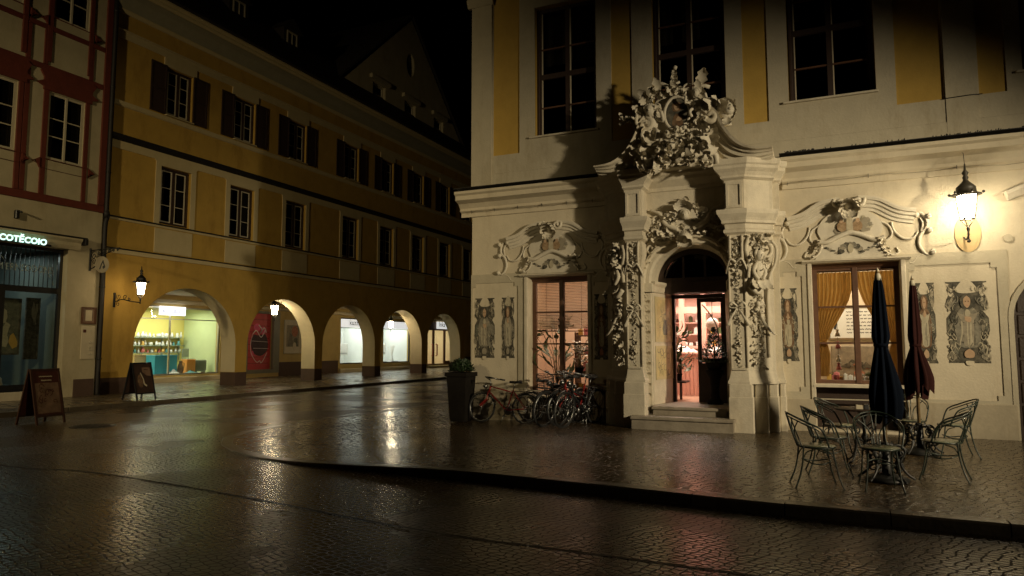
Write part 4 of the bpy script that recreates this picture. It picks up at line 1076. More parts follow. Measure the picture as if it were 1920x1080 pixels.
aboard('pavement_sign', 'brown wooden A board with ornate menu poster, standing by the kerb', -16.0, 9.78, radians(8), .66, 1.22, 'board_wood', deco1, road_z(-16))
aboard('pavement_sign', 'black framed A board with dark poster before the first arch', -19.1, 14.55, radians(4), .66, 1.12, 'black_enamel', deco2, 0)
# ================================================================ BAROQUE HOUSE
bh = thing('baroque_house', 'pale and yellow baroque house with a richly sculpted portal and painted walls', 'house', (-7.55, YB, 0))
DC = -2.40
def arch_poly(u0, u1, z0, zs, zt, n=24):
    c = (u0 + u1) / 2; r = (u1 - u0) / 2
    return [(u0, z0)] + [(c - r * cos(pi * i / n), zs + (zt - zs) * sin(pi * i / n)) for i in range(n + 1)] + [(u1, z0)]
WL = rect(-6.10, -4.66, -.30, 3.19); WR = rect(-.12, 1.38, .05, 3.20)
DOOR = arch_poly(-3.14, -1.62, -.3, 2.96, 3.66); GATE = arch_poly(3.06, 5.6, -.3, 2.1, 3.1)
g = MB(FB); g.plate(rect(-7.55, 9, -.3, 5.0), -.55, 0, [WL, WR, DOOR, GATE]); g.build('ground_floor_wall', 'plaster_pale', bh)
UW = [rect(-5.92, -4.42, 6.48, 9.60), rect(-3.15, -1.62, 6.48, 9.60), rect(-.42, 1.13, 6.48, 9.60), rect(3.42, 4.98, 6.48, 9.60), rect(6.2, 7.7, 6.48, 9.6)]
g = MB(FB); g.plate(rect(-7.55, 9, 5.0, 12.4), -.55, -.03, UW); g.build('upper_wall', 'baroque_yellow', bh)
# pale lisenes and window fields of the upper floor lie proud of the yellow panels
YP = [(-7.00, -6.31), (-4.07, -3.60), (-1.28, -.80), (1.46, 2.22), (2.76, 3.18), (5.3, 5.9)]
g = MB(FB); g.plate(rect(-7.02, 9, 6.12, 12.4), -.04, .0, [rect(a, b, 6.14, 11.6) for a, b in YP] + UW); 
g.build('window_fields', 'plaster_band', bh)
g = MB(FB); g.plate(rect(-7.02, 9, 5.70, 6.12), -.04, .012); g.build('apron_band', 'plaster_band', bh)
g = MB(FB); g.plate(rect(-7.02, 9, 5.0, 5.694), -.04, .026); g.build('apron_band', 'plaster_band', bh)
g = MB(FB); g.box(-7.56, -7.02, -.5, .05, 5.0, 9.9); g.sweep([(-7.66, 9.9), (-6.98, 9.9)], [(0, 0), (.07, .0), (.14, .12), (.14, .2), (0, .22)]); g.box(-7.56, -7.02, -.5, .05, 10.12, 12.4); g.build('corner_lisene', 'plaster_band', bh)
g = MB(FB); g.box(2.24, 2.74, -.02, .03, 5.5, 12.4); g.build('lisene', 'plaster_band', bh)
for u in (2.58,):
    g = MB(FB); g.tube([(2.2, .04, 6.13), (2.6, .05, 6.14), (2.8, .05, 6.13)], .009, 5); g.build('cable', 'black_iron', bh)
# the body behind the front
g = MB(FB)
g.box(-7.55, -7.2, -14, -.551, -.3, 12.4); g.build('side_wall', 'plaster_pale', bh)
g = MB(FB)
g.box(-7.2, 9, -14, -13.7, -.3, 12.4); g.box(8.7, 9, -13.7, -.551, -.3, 12.4); g.box(-7.2, 8.7, -13.7, -.551, 4.75, 4.95); g.box(-7.55, 9, -14, -.03, 12.41, 12.6)
g.box(-7.2, 8.7, -2.4, -2.3, 4.95, 12.4)
g.build('inner_walls', 'interior_dark', bh)
# main cornice
CP = [(0, 0), (.05, 0), (.05, .10), (.12, .14), (.12, .20), (.20, .30), (.36, .36), (.36, .46), (.42, .50), (.42, .56), (0, .62)]
def cornice(u0, u1, z=4.70):
    g = MB(FB); g.sweep([(u0, z), (u1, z)], CP); return g
g = cornice(-7.82, -3.75); g.build('cornice', 'plaster_pale', bh); g = cornice(-.60, 9); g.build('cornice', 'plaster_pale', bh)
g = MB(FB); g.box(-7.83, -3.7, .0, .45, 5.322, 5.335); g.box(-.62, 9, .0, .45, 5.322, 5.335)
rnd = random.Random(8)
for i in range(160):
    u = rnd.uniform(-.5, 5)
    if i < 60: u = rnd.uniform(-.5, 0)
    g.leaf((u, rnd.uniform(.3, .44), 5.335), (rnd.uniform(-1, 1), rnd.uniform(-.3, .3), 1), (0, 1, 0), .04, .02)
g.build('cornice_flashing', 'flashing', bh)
g = MB(FB)   # bird wire with little brackets along the cornice foot
for a, b in ((-7.5, -3.9), (-.5, 8)):
    P = [(a + (b - a) * i / 24, .13 + .02 * sin(i * 2.3), 4.80 + .02 * sin(i * 1.7)) for i in range(25)]
    g.tube(P, .0025, 4)
    for i in range(0, 25, 4): g.tube([(P[i][0], .05, P[i][2]), (P[i][0], .16, P[i][2] + .01)], .005, 4); g.tube([(P[i][0], .13, P[i][2] - .04), (P[i][0], .13, P[i][2] + .04)], .005, 4)
g.build('bird_wire', 'black_iron', bh)
# plaster bands, panel frames and plinth
g = MB(FB)
def ear(u0, u1, z0, z1, e=.09):
    return [(u0 + e, z0), (u1 - e, z0), (u1 - e, z0 + e), (u1, z0 + e), (u1, z1 - e), (u1 - e, z1 - e), (u1 - e, z1), (u0 + e, z1), (u0 + e, z1 - e), (u0, z1 - e), (u0, z0 + e), (u0 + e, z0 + e)]
def fill(u0, u1, panels, openings):
    g = MB(FB)
    g.plate(rect(u0, u1, .60, 3.30), -.01, .022, [ear(*p) for p in panels] + openings); g.build('panel_band', 'plaster_band', bh)
fill(-7.56, -3.72, [(-7.52, -6.34, .72, 3.09), (-4.60, -3.86, .95, 3.02)], [rect(-6.105, -4.655, .62, 3.195)])
fill(-.75, 3.02, [(-.85 + .13, -.30, .74, 3.06), (1.52, 2.86, .66, 3.08)], [rect(-.125, 1.385, .62, 3.205)])
for a, b in ((-7.56, -6.11), (-4.65, -3.6), (-.8, -.13), (1.39, 3.04)):
    g = MB(FB); g.bevbox(a, b, -.01, .05, -.3, .60, .012); g.build('plinth', 'plaster_plinth', bh)
# moulded frames of the two ground floor windows
def gwindow(u0, u1, z0, z1, bars, blind):
    t = -.30
    g = MB(FB); g.plate(rect(u0 - .0, u1 + .0, z0, z1), t - .06, t + .03, [rect(u0 + .09, (u0 + u1) / 2 - .055, z0 + .07, z1 - .12), rect((u0 + u1) / 2 + .055, u1 - .09, z0 + .07, z1 - .12)])
    g.bevbox((u0 + u1) / 2 - .05, (u0 + u1) / 2 + .05, t + .03, t + .055, z0 + .02, z1 - .03, .01)
    o = g.build('window', 'brown_wood', bh)
    for z in bars:
        for a, b in ((u0 + .09, (u0 + u1) / 2 - .055), (u0 + (u1 - u0) / 2 + .055, u1 - .09)):
            g = MB(FB); g.bevbox(a, b, t - .02, t + .035, z - .018, z + .018, .005); g.build('glazing_bar', 'brown_wood', o)
    g = MB(FB); g.plate(rect(u0 + .05, u1 - .05, z0 + .05, z1 - .05), t - .025, t - .025); g.build('pane', 'window_glass', o)
    g = MB(FB); g.sweep([(u0 - .02, z1 - .085), (u1 + .02, z1 - .085)], [(-.34, 0), (t + .04, 0), (t + .10, .05), (t + .16, .08), (-.34, .085)]); g.build('head_moulding', 'brown_wood', o)
    return o
oL = gwindow(-6.10, -4.66, .50, 3.19, [2.39, 1.665], True); oR = gwindow(-.12, 1.38, .89, 3.20, [2.37, 1.67], False)
g = MB(FB); g.box(-6.1, -4.66, -.5, -.25, -.3, .469); g.build('window_apron', 'dark_wood', bh)
g = MB(FB); g.bevbox(-.12, 1.38, -.5, -.28, -.3, .834, .01); g.build('window_apron', 'dark_wood', bh)
g = MB(FB); g.bevbox(-.17, 1.42, -.40, .06, .835, .892, .012); g.build('sill', 'stone', oR)
g = MB(FB); g.bevbox(-6.14, -4.62, -.40, .04, .47, .505, .012); g.build('sill', 'stone', oL)
def architrave(u0, u1, z0, z1):
    g = MB(FB); w = .085
    for a, b in ((u0 - w, u0), (u1, u1 + w)): g.bevbox(a, b, -.01, .05, z0, z1, .012)
    g.sweep([(u0 - .17, z1), (u1 + .17, z1)], [(0, 0), (.05, 0), (.09, .025), (.12, .03), (.12, .055), (0, .06)])
    return g.build('window_surround', 'stone', bh)
architrave(-6.10, -4.66, .60, 3.192); architrave(-.12, 1.38, .60, 3.202)
# dark upper windows
def uwin(u0, u1, z0, z1):
    t = -.22; c = (u0 + u1) / 2; zm = 7.95
    g = MB(FB); g.plate(rect(u0, u1, z0, z1), t - .05, t + .03, [rect(u0 + .10, c - .05, z0 + .08, zm - .06), rect(c + .05, u1 - .10, z0 + .08, zm - .06), rect(u0 + .10, c - .05, zm + .06, z1 - .08), rect(c + .05, u1 - .10, zm + .06, z1 - .08)])
    for e in (u0 + .03, u1 - .03): g.bevbox(e - .03, e + .03, t + .03, t + .07, z0, z1, .01)
    o = g.build('window', 'shutter_brown', bh)
    for z in (7.2, 8.62):
        for a, b in ((u0 + .10, c - .05), (c + .05, u1 - .10)):
            g = MB(FB); g.bevbox(a, b, t - .02, t + .02, z - .018, z + .018, .005); g.build('glazing_bar', 'brown_wood', o)
    for a in (u0 + .10, c + .052):
        g = MB(FB); g.box(a, a + .022, t - .03, t + .005, z0 + .08, z1 - .08); g.build('casement_edge', 'paper', o)
    g = MB(FB); n = 40
    g.add([(u0 + .1 + (u1 - u0 - .2) * k / (n - 1), t - .22 + .015 * sin(k * 1.1), zz) for zz in (8.3, z1) for k in range(n)], [(k, k + 1, n + k + 1, n + k) for k in range(n - 1)], 0, True); g.build('drape', 'drape_grey', o)
    g = MB(FB); g.plate(rect(u0 + .04, u1 - .04, z0 + .04, z1 - .04), t - .03, t - .03); g.build('pane', 'dark_glass', o)
    g = MB(FB); g.bevbox(u0 - .13, u1 + .06, -.28, .07, z0 - .045, z0 - .004, .01); g.build('sill', 'stone', o)
    return o
ou = uwin(-5.92, -4.42, 6.48, 9.60)
shift_copies(ou, bh, [2.78, 5.52, 9.36, 12.12], FB)
# gateway at the right edge
g = MB(FB); P = arch_poly(2.98, 5.68, 0, 2.1, 3.18); Q = arch_poly(3.06, 5.6, 0, 2.1, 3.1)
g.plate(P[:1] + P[1:-1] + P[-1:] + Q[::-1], -.01, .035); g.build('gate_surround', 'plaster_band', bh)
g = MB(FB); g.plate(arch_poly(3.04, 5.62, -.02, 2.1, 3.12), -.50, -.40); gd = g.build('gate', 'dark_wood', bh)
g = MB(FB)
for u in (3.2, 4.4):
    for k in range(7): g.bevbox(u, u + 1.05, -.40, -.375, .22 + k * .40, .22 + k * .40 + .34, .012)
g.build('gate_panels', 'dark_wood', gd)
g = MB(FB); g.plate(ell(3.05, 3.50, .07, .07, 14), -.01, .03); g.build('plaster_boss', 'plaster_band', bh)
g = MB(FB); g.sweep([(3.08, 4.15), (3.5, 4.32), (4.3, 4.62)], [(0, 0), (.1, 0), (.2, .1), (.2, .16), (0, .18)]); g.build('gate_crown', 'stucco', bh)

# ---------------------------------------------------------------- stuccoed crowns over the windows (built at the right window, copied to the left)
C0 = .57
wc = MB(FB)
prof = [(-.01, -.24), (.025, -.24), (.03, -.19), (.055, -.17), (.06, -.12), (.09, -.10), (.095, -.05), (.125, -.04), (.135, .0), (.135, .03), (-.01, .04)]
L = [(a, b) for a, b, _ in smooth_path([(C0 - 1.10, 4.10, 0), (C0 - .82, 4.17, 0), (C0 - .5, 4.36, 0), (C0 - .16, 4.42, 0)], 6)]
wc.sweep(L, prof); R = [(2 * C0 - a, b) for a, b in L][::-1]
wc.sweep(R, prof)
crown = wc.build('window_crown', 'stucco', bh)
g = MB(FB)  # inner body: shaped tablet with painted relief
tab = smooth_path([(C0 - .62, 3.27, 0), (C0 - .50, 3.6, 0), (C0 - .56, 3.85, 0), (C0 - .40, 4.10, 0), (C0, 4.28, 0), (C0 + .40, 4.10, 0), (C0 + .56, 3.85, 0), (C0 + .50, 3.6, 0), (C0 + .62, 3.27, 0)], 6)
g.plate([(a, b) for a, b, _ in tab], -.01, .04); g.build('tablet', 'stucco', crown)
g = MB(FB)
P = [(a, b) for a, b, _ in smooth_path([(C0 - .58, 3.62, 0), (C0 - .42, 3.60, 0), (C0 - .2, 3.70, 0), (C0, 3.76, 0), (C0 + .2, 3.70, 0), (C0 + .42, 3.60, 0), (C0 + .58, 3.64, 0)], 6)]
g.sweep(P, [(.03, -.05), (.09, -.04), (.11, 0), (.09, .04), (.03, .05)], smooth=True)
for e in (-1, 1):
    for pts, r in (([(.52, 3.95), (.66, 3.84), (.70, 3.68), (.60, 3.58), (.50, 3.64)], .032), ([(.52, 3.66), (.50, 3.5), (.58, 3.36), (.70, 3.30), (.80, 3.34), (.76, 3.44)], .04), ([(.70, 3.92), (.74, 3.75), (.88, 3.60), (1.04, 3.60), (1.13, 3.72)], .035),
                   ([(1.10, 3.98), (1.16, 4.05), (1.26, 3.95), (1.27, 3.78), (1.17, 3.66), (1.13, 3.5), (1.17, 3.36), (1.26, 3.28), (1.33, 3.33)], .048), ([(1.16, 3.96), (1.20, 3.86), (1.17, 3.70)], .03), ([(1.24, 3.3), (1.10, 3.24), (1.02, 3.14), (.96, 3.14)], .014)):
        P = smooth_path([(C0 + e * a, .022, b) for a, b in pts], 6)
        g.tube(P, [r * .66 * (.45 + .6 * sin(pi * min(1, .15 + .8 * i / len(P)))) for i in range(len(P))], 7)
    for a, b in ((1.10, 4.02), (1.33, 3.32), (1.30, 3.98), (1.30, 3.72)): g.ball((C0 + e * a, .05, b), .055, 0, 7, 5)
g.build('scrolls', 'stucco', crown)
g = MB(FB); rnd = random.Random(21)   # crest
for a in (-1.1, -.75, -.4, 0, .4, .75, 1.1): g.leaf((C0, .09, 4.15), (sin(a), .25, cos(a) * .9), (0, 1, 0), .36 + .05 * cos(a * 2), .17, .9)
for a in (-.8, -.3, .3, .8): g.leaf((C0, .12, 4.22), (sin(a) * .7, .3, -.9), (0, 1, 0), .30, .15, .4)
for e in (-1, 1): g.tube([(a, .13, b) for a, b in spiral(C0 + e * .16, 4.34, .11, 1.2, 1.5 - e, 16, -e)], .035, 6)
g.ball((C0, .14, 4.26), (.07, .08, .12), 0, 8, 6)
for k in range(26):
    e = rnd.choice((-1, 1)); t = rnd.random(); g.leaf((C0 + e * (.5 + .16 * t), .06, 3.62 - .32 * t), (rnd.uniform(-1, 1), .5, rnd.uniform(-1, 1)), (0, 1, 0), .10, .06, .8)
g.build('crest', 'stucco', crown)
g = MB(FB); D = .042  # painted figures in the tablet
rnd = random.Random(4)
def dab(cu, cz, ru, rz, mi, d):
    a0 = rnd.uniform(0, 6); g.plate([(cu + ru * rnd.uniform(.7, 1.2) * cos(a0 + k * pi / 5), cz + rz * rnd.uniform(.7, 1.2) * sin(a0 + k * pi / 5)) for k in range(10)], d, d + .001, mi=mi)
for k in range(20):
    dab(C0 + rnd.uniform(-.36, .36), rnd.uniform(3.80, 4.06), rnd.uniform(.04, .09), rnd.uniform(.04, .08), rnd.choice((0, 1, 2, 2, 3)), D + .0015 * k)
for e in (-1, 1):
    g.plate(ell(C0 + e * .13, 3.88, .09, .10, 14), D + .035, D + .036, mi=3); g.plate(ell(C0 + e * .14, 3.99, .035, .045, 10), D + .037, D + .038, mi=4)
g.plate([(C0 - .06, 3.78), (C0 + .06, 3.78), (C0 + .05, 4.05), (C0 - .05, 4.05)], D + .038, D + .039, mi=2)
for k in range(9):
    a = pi * k / 8; dab(C0 + .16 * cos(a), 3.40 + .14 * sin(a), .06, .05, (0, 1, 5)[k % 3], D + .0015 * k)
for e in (-1, 1):
    for k in range(8): dab(C0 + e * (.18 + .035 * k), 3.36 + .02 * k + rnd.uniform(-.02, .03), .035, .02, (0, 5, 1)[k % 3], D + .001 * k)
g.plate(ell(C0, 3.46, .05, .09, 10), D + .016, D + .017, mi=2)
g.build('painted_relief', ['paint_mid', 'paint_grey', 'paint_light', 'paint_ochre', 'paint_skin', 'paint_dark'], crown)
copy_tree(crown, bh, tuple(Vector(crown.location) + Vector((-6.07, 0, 0))))

# ---------------------------------------------------------------- painted wall figures
PM = ['paint_dark', 'paint_mid', 'paint_light', 'paint_brown', 'paint_skin', 'paint_rose', 'paint_teal', 'paint_grey', 'plaster_pale']
def mural(u0, u1, z0, z1, seed, wide, tone):
    rr = random.Random(seed); g = MB(FB); w, h = u1 - u0, z1 - z0
    X = lambda a: u0 + w * (.5 + .5 * a); Z = lambda b: z0 + h * b
    half = ([(.96, 1.0), (.96, .985), (.78, .975), (.92, .90), (.82, .84), (.95, .78), (.96, .70), (.74, .63), (.98, .55), (1.0, .40), (.88, .30), (.74, .29), (.78, .20), (1.0, .15), (.82, .09), (.97, .02), (.97, 0)] if wide else
            [(1, 1.0), (1, .985), (.8, .97), (.95, .9), (.96, .76), (.78, .68), (1, .60), (1, .34), (.82, .28), (.85, .2), (1.02, .155), (.84, .08), (1.05, .015), (1.05, 0)])
    P = [(X(a), Z(b)) for a, b in half] + [(X(-a), Z(b)) for a, b in half[::-1]]
    D = .0235 if not wide else .0235
    if u0 > -7.5 and wide or True: D = .002
    LAY = [0]
    def lay(P, mi): LAY[0] += 1; g.plate(P, D + .0008 * LAY[0], D + .0008 * LAY[0] + .0006, mi=mi)
    lay(P, tone)
    def L(pts, mi): lay([(X(a), Z(b)) for a, b, _ in smooth_path([(a, b, 0) for a, b in pts + pts[:1]], 4)][:-1], mi)
    # shell and niche above, pale gaps of bare plaster
    L([(-.55, .9), (0, 1.035), (.55, .9), (.3, .86), (-.3, .86)], 8 if rr.random() < .7 else 2)
    for e in (-1, 1):
        L([(e * .84, .93), (e * .60, .90), (e * .66, .82), (e * .84, .84)], 8)
        L([(e * .9, .76), (e * .62, .80), (e * .66, .70), (e * .86, .70)], rr.choice((7, 2, 1)))
        L([(e * .92, .53), (e * .6, .56), (e * .62, .42), (e * .88, .36)], rr.choice((1, 6, 7)))
        L([(e * .8, .26), (e * .45, .27), (e * .5, .12), (e * .72, .12)], rr.choice((0, 1, 6)))
        L([(e * .86, .13), (e * .55, .10), (e * .62, .05), (e * .82, .05)], 7)
        for k in range(5):
            c = (e * rr.uniform(.55, .85), rr.choice((.9, .78, .2, .1, .5, .42)) + rr.uniform(-.03, .03))
            g.stroke([(X(c[0] + .13 * cos(t * .5 + k) * (1 - t * .06)), Z(c[1] + .028 * sin(t * .5 + k) * (1 - t * .06))) for t in range(11)], w * .035, D + .0008 * (LAY[0] + 1) + .0001 * k, rr.choice((2, 7, 0)))
        LAY[0] += 1
    robe, over = rr.choice(((1, 7), (3, 2), (6, 7), (7, 2))) if not wide else rr.choice(((7, 1), (1, 7)))
    L([(0, .72), (.42, .64), (.62, .50), (.58, .34), (.42, .20), (-.42, .20), (-.58, .34), (-.62, .50), (-.42, .64)], robe)
    L([(-.18, .62), (.20, .60), (.34, .40), (.28, .22), (-.22, .22), (-.30, .42)], over)
    for k in range(6):
        a = rr.uniform(-.4, .4); g.stroke([(X(a), Z(.56)), (X(a + rr.uniform(-.1, .1)), Z(.38)), (X(a + rr.uniform(-.15, .15)), Z(.22))], w * .03, D + .0008 * (LAY[0] + 1) + .0001 * k, rr.choice((0, 1, 2)))
    LAY[0] += 1
    for k in range(40):   # scrollwork round the figure, mirrored with a shaky hand
        a, b = rr.uniform(.50, .93), rr.choice((rr.uniform(.03, .28), rr.uniform(.30, .60), rr.uniform(.66, .95))); r0 = rr.uniform(.05, .16); a0 = rr.uniform(0, 6.3); mi = rr.choice((2, 7, 7, 0, 0, 1))
        for e in (-1, 1):
            g.stroke([(X(max(-.97, min(.97, e * a + r0 * cos(a0 + e * t * .55)))), Z(b + r0 * w / h * .9 * sin(a0 + t * .55))) for t in range(8)], [w * .028 * sin(pi * (.12 + .11 * q)) for q in range(8)], D + .0008 * (LAY[0] + 1) + .00001 * k, mi)
    LAY[0] += 1
    for k in range(26):   # fine brush lines of drapery and scrollwork
        a, b = rr.uniform(-.75, .75), rr.uniform(.06, .9); da, db = rr.uniform(-.12, .12), rr.uniform(-.06, .06)
        g.stroke([(X(a + da * t + .04 * sin(t * 5 + k)), Z(b + db * t + .012 * sin(t * 4 + k * 2))) for t in [q / 6 for q in range(7)]], [w * .016 * sin(pi * (.1 + .13 * q)) for q in range(7)], D + .0008 * (LAY[0] + 1) + .00002 * k, rr.choice((0, 0, 2, 1, 3)))
    LAY[0] += 1
    for e in (-1, 1): L([(e * .5, .62), (e * .22, .50), (-e * .10, .535), (-e * .06, .57), (e * .28, .60)], rr.choice((over, robe)))
    L([(-.14, .57), (.16, .56), (.12, .50), (-.1, .515)], 4 if wide else 2)
    L([(0, .67), (.13, .62), (.08, .575), (-.08, .575), (-.12, .62)], 2 if wide else 4)
    L([(0, .855), (.30, .80), (.28, .70), (.12, .66), (-.12, .66), (-.28, .70), (-.30, .80)], 3 if not wide else 0)
    L([(0, .825), (.155, .785), (.14, .715), (0, .675), (-.14, .715), (-.155, .785)], 4)
    g.plate(ell(X(-.06), Z(.755), w * .018, h * .008, 8), D + .0008 * LAY[0] + .001, D + .0008 * LAY[0] + .0012, mi=3); g.plate(ell(X(.07), Z(.755), w * .018, h * .008, 8), D + .0008 * LAY[0] + .001, D + .0008 * LAY[0] + .0012, mi=3)
    g.plate(ell(X(.0), Z(.708), w * .022, h * .005, 8), D + .0008 * LAY[0] + .001, D + .0008 * LAY[0] + .0012, mi=5)
    L([(0, .175), (.22, .135), (.18, .07), (-.18, .07), (-.22, .135)], rr.choice((5, 7, 4)))
    L([(0, .03), (.2, .02), (.12, -.025), (-.12, -.025), (-.2, .02)], 8)
    return g.build('mural', PM, bh)
mural(-7.47, -6.94, 1.34, 2.74, 1, True, 0); mural(-6.76, -6.44, 1.34, 2.74, 2, False, 0); mural(-4.52, -4.19, 1.32, 2.75, 3, False, 0)
mural(-.75, -.40, 1.32, 2.74, 4, False, 0); mural(1.56, 1.90, 1.30, 2.76, 5, False, 0); mural(2.06, 2.71, 1.31, 2.76, 7, True, 0)
# ================================================================ THE PORTAL (part of the baroque house)
CX = -2.42
DFLAT = .40
g = MB(FB)
g.plate([(-3.80, -.3)] + [p for p in arch_poly(-3.14, -1.62, -.3, 2.96, 3.66)] + [(-1.0, -.3), (-1.0, 5.0), (-3.80, 5.0)], -.001, DFLAT)
portal = g.build('portal', 'stone', bh)
def PX(s): return lambda x, d, z: FB(CX + s * x, d, z)
def pp(o, k=1.0):
    return [(.84 - o, -.005), (.84 - o, .82 + o), (1.16 + o * .4, .82 + o), (1.58 + o * .8, .48 + o), (1.63 + o * .8, .46 + o), (1.63 + o * .8, .24 + o), (1.74 + o * .8, .24 + o * .6), (1.74 + o * .8, -.005)]
def stack(g, lv):
    for (z0, o0), (z1, o1) in zip(lv, lv[1:]): g.plan(pp(o0), z0, z1, poly2=pp(o1))
for s in (-1, 1):
    T = PX(s)
    g = MB(T)
    for (x0, x1, d) in ((.79, 1.24, .90), (1.2401, 1.48, .70), (1.4801, 1.66, .50), (1.6601, 1.78, .28)):
        g.bevbox(x0, x1, -.005, d, -.3, .66, .015)
        g.bevbox(x0 + .006, x1 - .012, -.004, d - .015, .66, .90, .02)
    g.build('plinth', 'stone', portal)
    g = MB(T); stack(g, [(.90, .05), (.94, .05), (1.00, .02), (1.10, .0), (1.14, -.01), (3.2, -.025), (3.30, .0), (3.45, .03), (3.60, .035), (3.70, .01), (3.74, .0)]); g.build('pilaster', 'stone', portal)
    g = MB(T); stack(g, [(3.74, .0), (3.78, .06), (3.83, .06), (3.86, .03), (3.94, .04), (3.96, .09), (4.01, .09), (4.05, .11), (4.13, .16), (4.18, .17), (4.215, .17), (4.22, .03)]); g.build('capital', 'stone', portal)
    g = MB(T); stack(g, [(4.215, .03), (4.80, .03)])
    g.plate(rect(.84, 1.14, 4.26, 4.76), .849, .875, [rect(.885, 1.095, 4.31, 4.71)]); 
    g.build('frieze_block', 'stone', portal)
    g = MB(T); stack(g, [(4.80, .03), (4.84, .09), (4.88, .09), (4.94, .13), (5.00, .19), (5.05, .20), (5.08, .23), (5.14, .245), (5.18, .245)]); g.build('cornice_block', 'stone', portal)
    # console volute and carved drop on the front face
    g = MB(T)
    for x0 in (.86, 1.08):
        P = [(x0 + .03, .86 + .05 * sin(t * pi), 3.72 - .56 * t) for t in [i / 12 for i in range(13)]]
        g.tube(P, .028, 6)
        g.tube([(x0 + .03, .86 + a, 3.30 + b) for a, b in spiral(0, 0, .09, 1.2, 1.0, 14)], .022, 6)
    g.box(.86, 1.14, .80, .845, 1.16, 1.2)
    for x0 in (.855, 1.145): g.tube([(x0, .815, 1.2), (x0, .81, 3.2)], .02, 6)
    g.build('console', 'stone', portal)
    g = MB(T); r2 = random.Random(30 + s)
    z = 3.66
    while z > 1.2:
        wide = .085 if z > 3.15 else .055 + .02 * sin(z * 9); dd = .80 if z < 3.2 else .85
        for q in range(5):
            a = r2.uniform(0, 6.3)
            g.leaf((1.0 + r2.uniform(-.5, .5) * wide, dd, z + r2.uniform(-.03, .03)), (cos(a), r2.uniform(.1, .6), sin(a) - .5), (r2.uniform(-.5, .5), 1, r2.uniform(-.5, .5)), wide * r2.uniform(.8, 1.5), wide * r2.uniform(.5, .9), r2.uniform(.2, 1.1))
        if r2.random() < .4: g.ball((1.0 + r2.uniform(-.5, .5) * wide, dd + .02, z), wide * r2.uniform(.25, .42), 0, 6, 5)
        z -= r2.uniform(.04, .075)
    g.build('garland', 'stucco', portal)
    g = MB(T)   # ribbon bow
    for e in (-1, 1):
        g.tube(smooth_path([(1.0, .86, 2.36), (1.0 + e * .10, .92, 2.44), (1.0 + e * .15, .88, 2.35), (1.0 + e * .02, .88, 2.33)], 5), .02, 6, flat=.6)
        g.tube(smooth_path([(1.0, .87, 2.34), (1.0 + e * .10, .90, 2.18), (1.0 + e * .19, .86, 2.0)], 5), [.012 + .002 * i for i in range(11)], 6, flat=.4)
    for e in (-1, 1): g.tube(smooth_path([(1.0, .92, 3.2), (1.0 + e * .1, .95, 3.26), (1.0 + e * .17, .88, 3.12), (1.0 + e * .2, .8, 3.0)], 5), .022, 6, flat=.5)
    g.build('ribbon', 'stucco', portal)
    # carved cluster on the splayed face: scroll, putto head, fruit, drapery
    def TD(a, d, z, s=s): 
        # a runs along the splay from front to wall
        x = 1.16 + .42 * a / .61 + d * .59; dd = .82 - .34 * a / .61 + d * .81
        return FB(CX + s * x, dd, z)
    g = MB(TD); r2 = random.Random(50 + s)
    g.tube([(a, .05, b) for a, b in spiral(.46, 3.42, .22, 1.1, 2.6, 20, -1)], [.05 - .0015 * i for i in range(20)], 7)
    g.tube(smooth_path([(.62, .05, 3.62), (.72, .06, 3.5), (.70, .05, 3.2), (.56, .04, 2.95), (.50, .03, 2.6), (.50, .02, 2.2), (.50, .01, 1.4)], 6), .032, 7)
    g.tube(smooth_path([(.05, .05, 3.66), (-.04, .07, 3.45), (.05, .06, 3.2), (.02, .05, 2.9)], 6), .04, 7)
    g.build('scroll', 'stone', portal)
    g = MB(TD)
    def pl(r): return (r.uniform(.08, .50), .05, r.uniform(2.95, 3.72), r.uniform(0, 6.3))
    rocaille(g, r2, 60, pl, .13, flowers=.12, scrolls=.15)
    face(g, (.25, .12, 3.33), .12); 
    for e in (-1, 1):
        g.tube(smooth_path([(.25, .08, 3.2), (.25 + e * .14, .12, 3.02), (.25 + e * .05, .16, 2.86)], 5), [.06 - .003 * i for i in range(11)], 7)
    g.ball((.25, .08, 3.05), (.12, .09, .18), 0, 10, 8)
    for e in (-1, 0, 1): g.leaf((.25 + e * .1, .08, 2.9), (e * .4, .3, -1), (0, 1, 0), .34, .16, .5)
    g.tube(smooth_path([(.05, .06, 2.75), (.2, .1, 2.62), (.4, .06, 2.74)], 5), .05, 7)
    g.build('putto', 'stucco', portal)
    g = MB(TD)
    def pl2(r): 
        z = r.uniform(1.2, 2.62); return (.25 + r.uniform(-.15, .15), .02, z, r.uniform(0, 6.3))
    rocaille(g, r2, 85, pl2, .085, flowers=.12, scrolls=.3, drop=.3)
    for k in range(9): g.ball((.25 + r2.uniform(-.1, .1), .06, 2.35 + r2.uniform(-.1, .1)), .05, 0, 7, 5)
    g.tube(smooth_path([(.3, .05, 2.2), (.36, .12, 2.0), (.5, .16, 1.86), (.62, .14, 1.82)], 6), [.045 - .002 * i for i in range(19)], 7)
    g.build('festoon', 'stucco', portal)
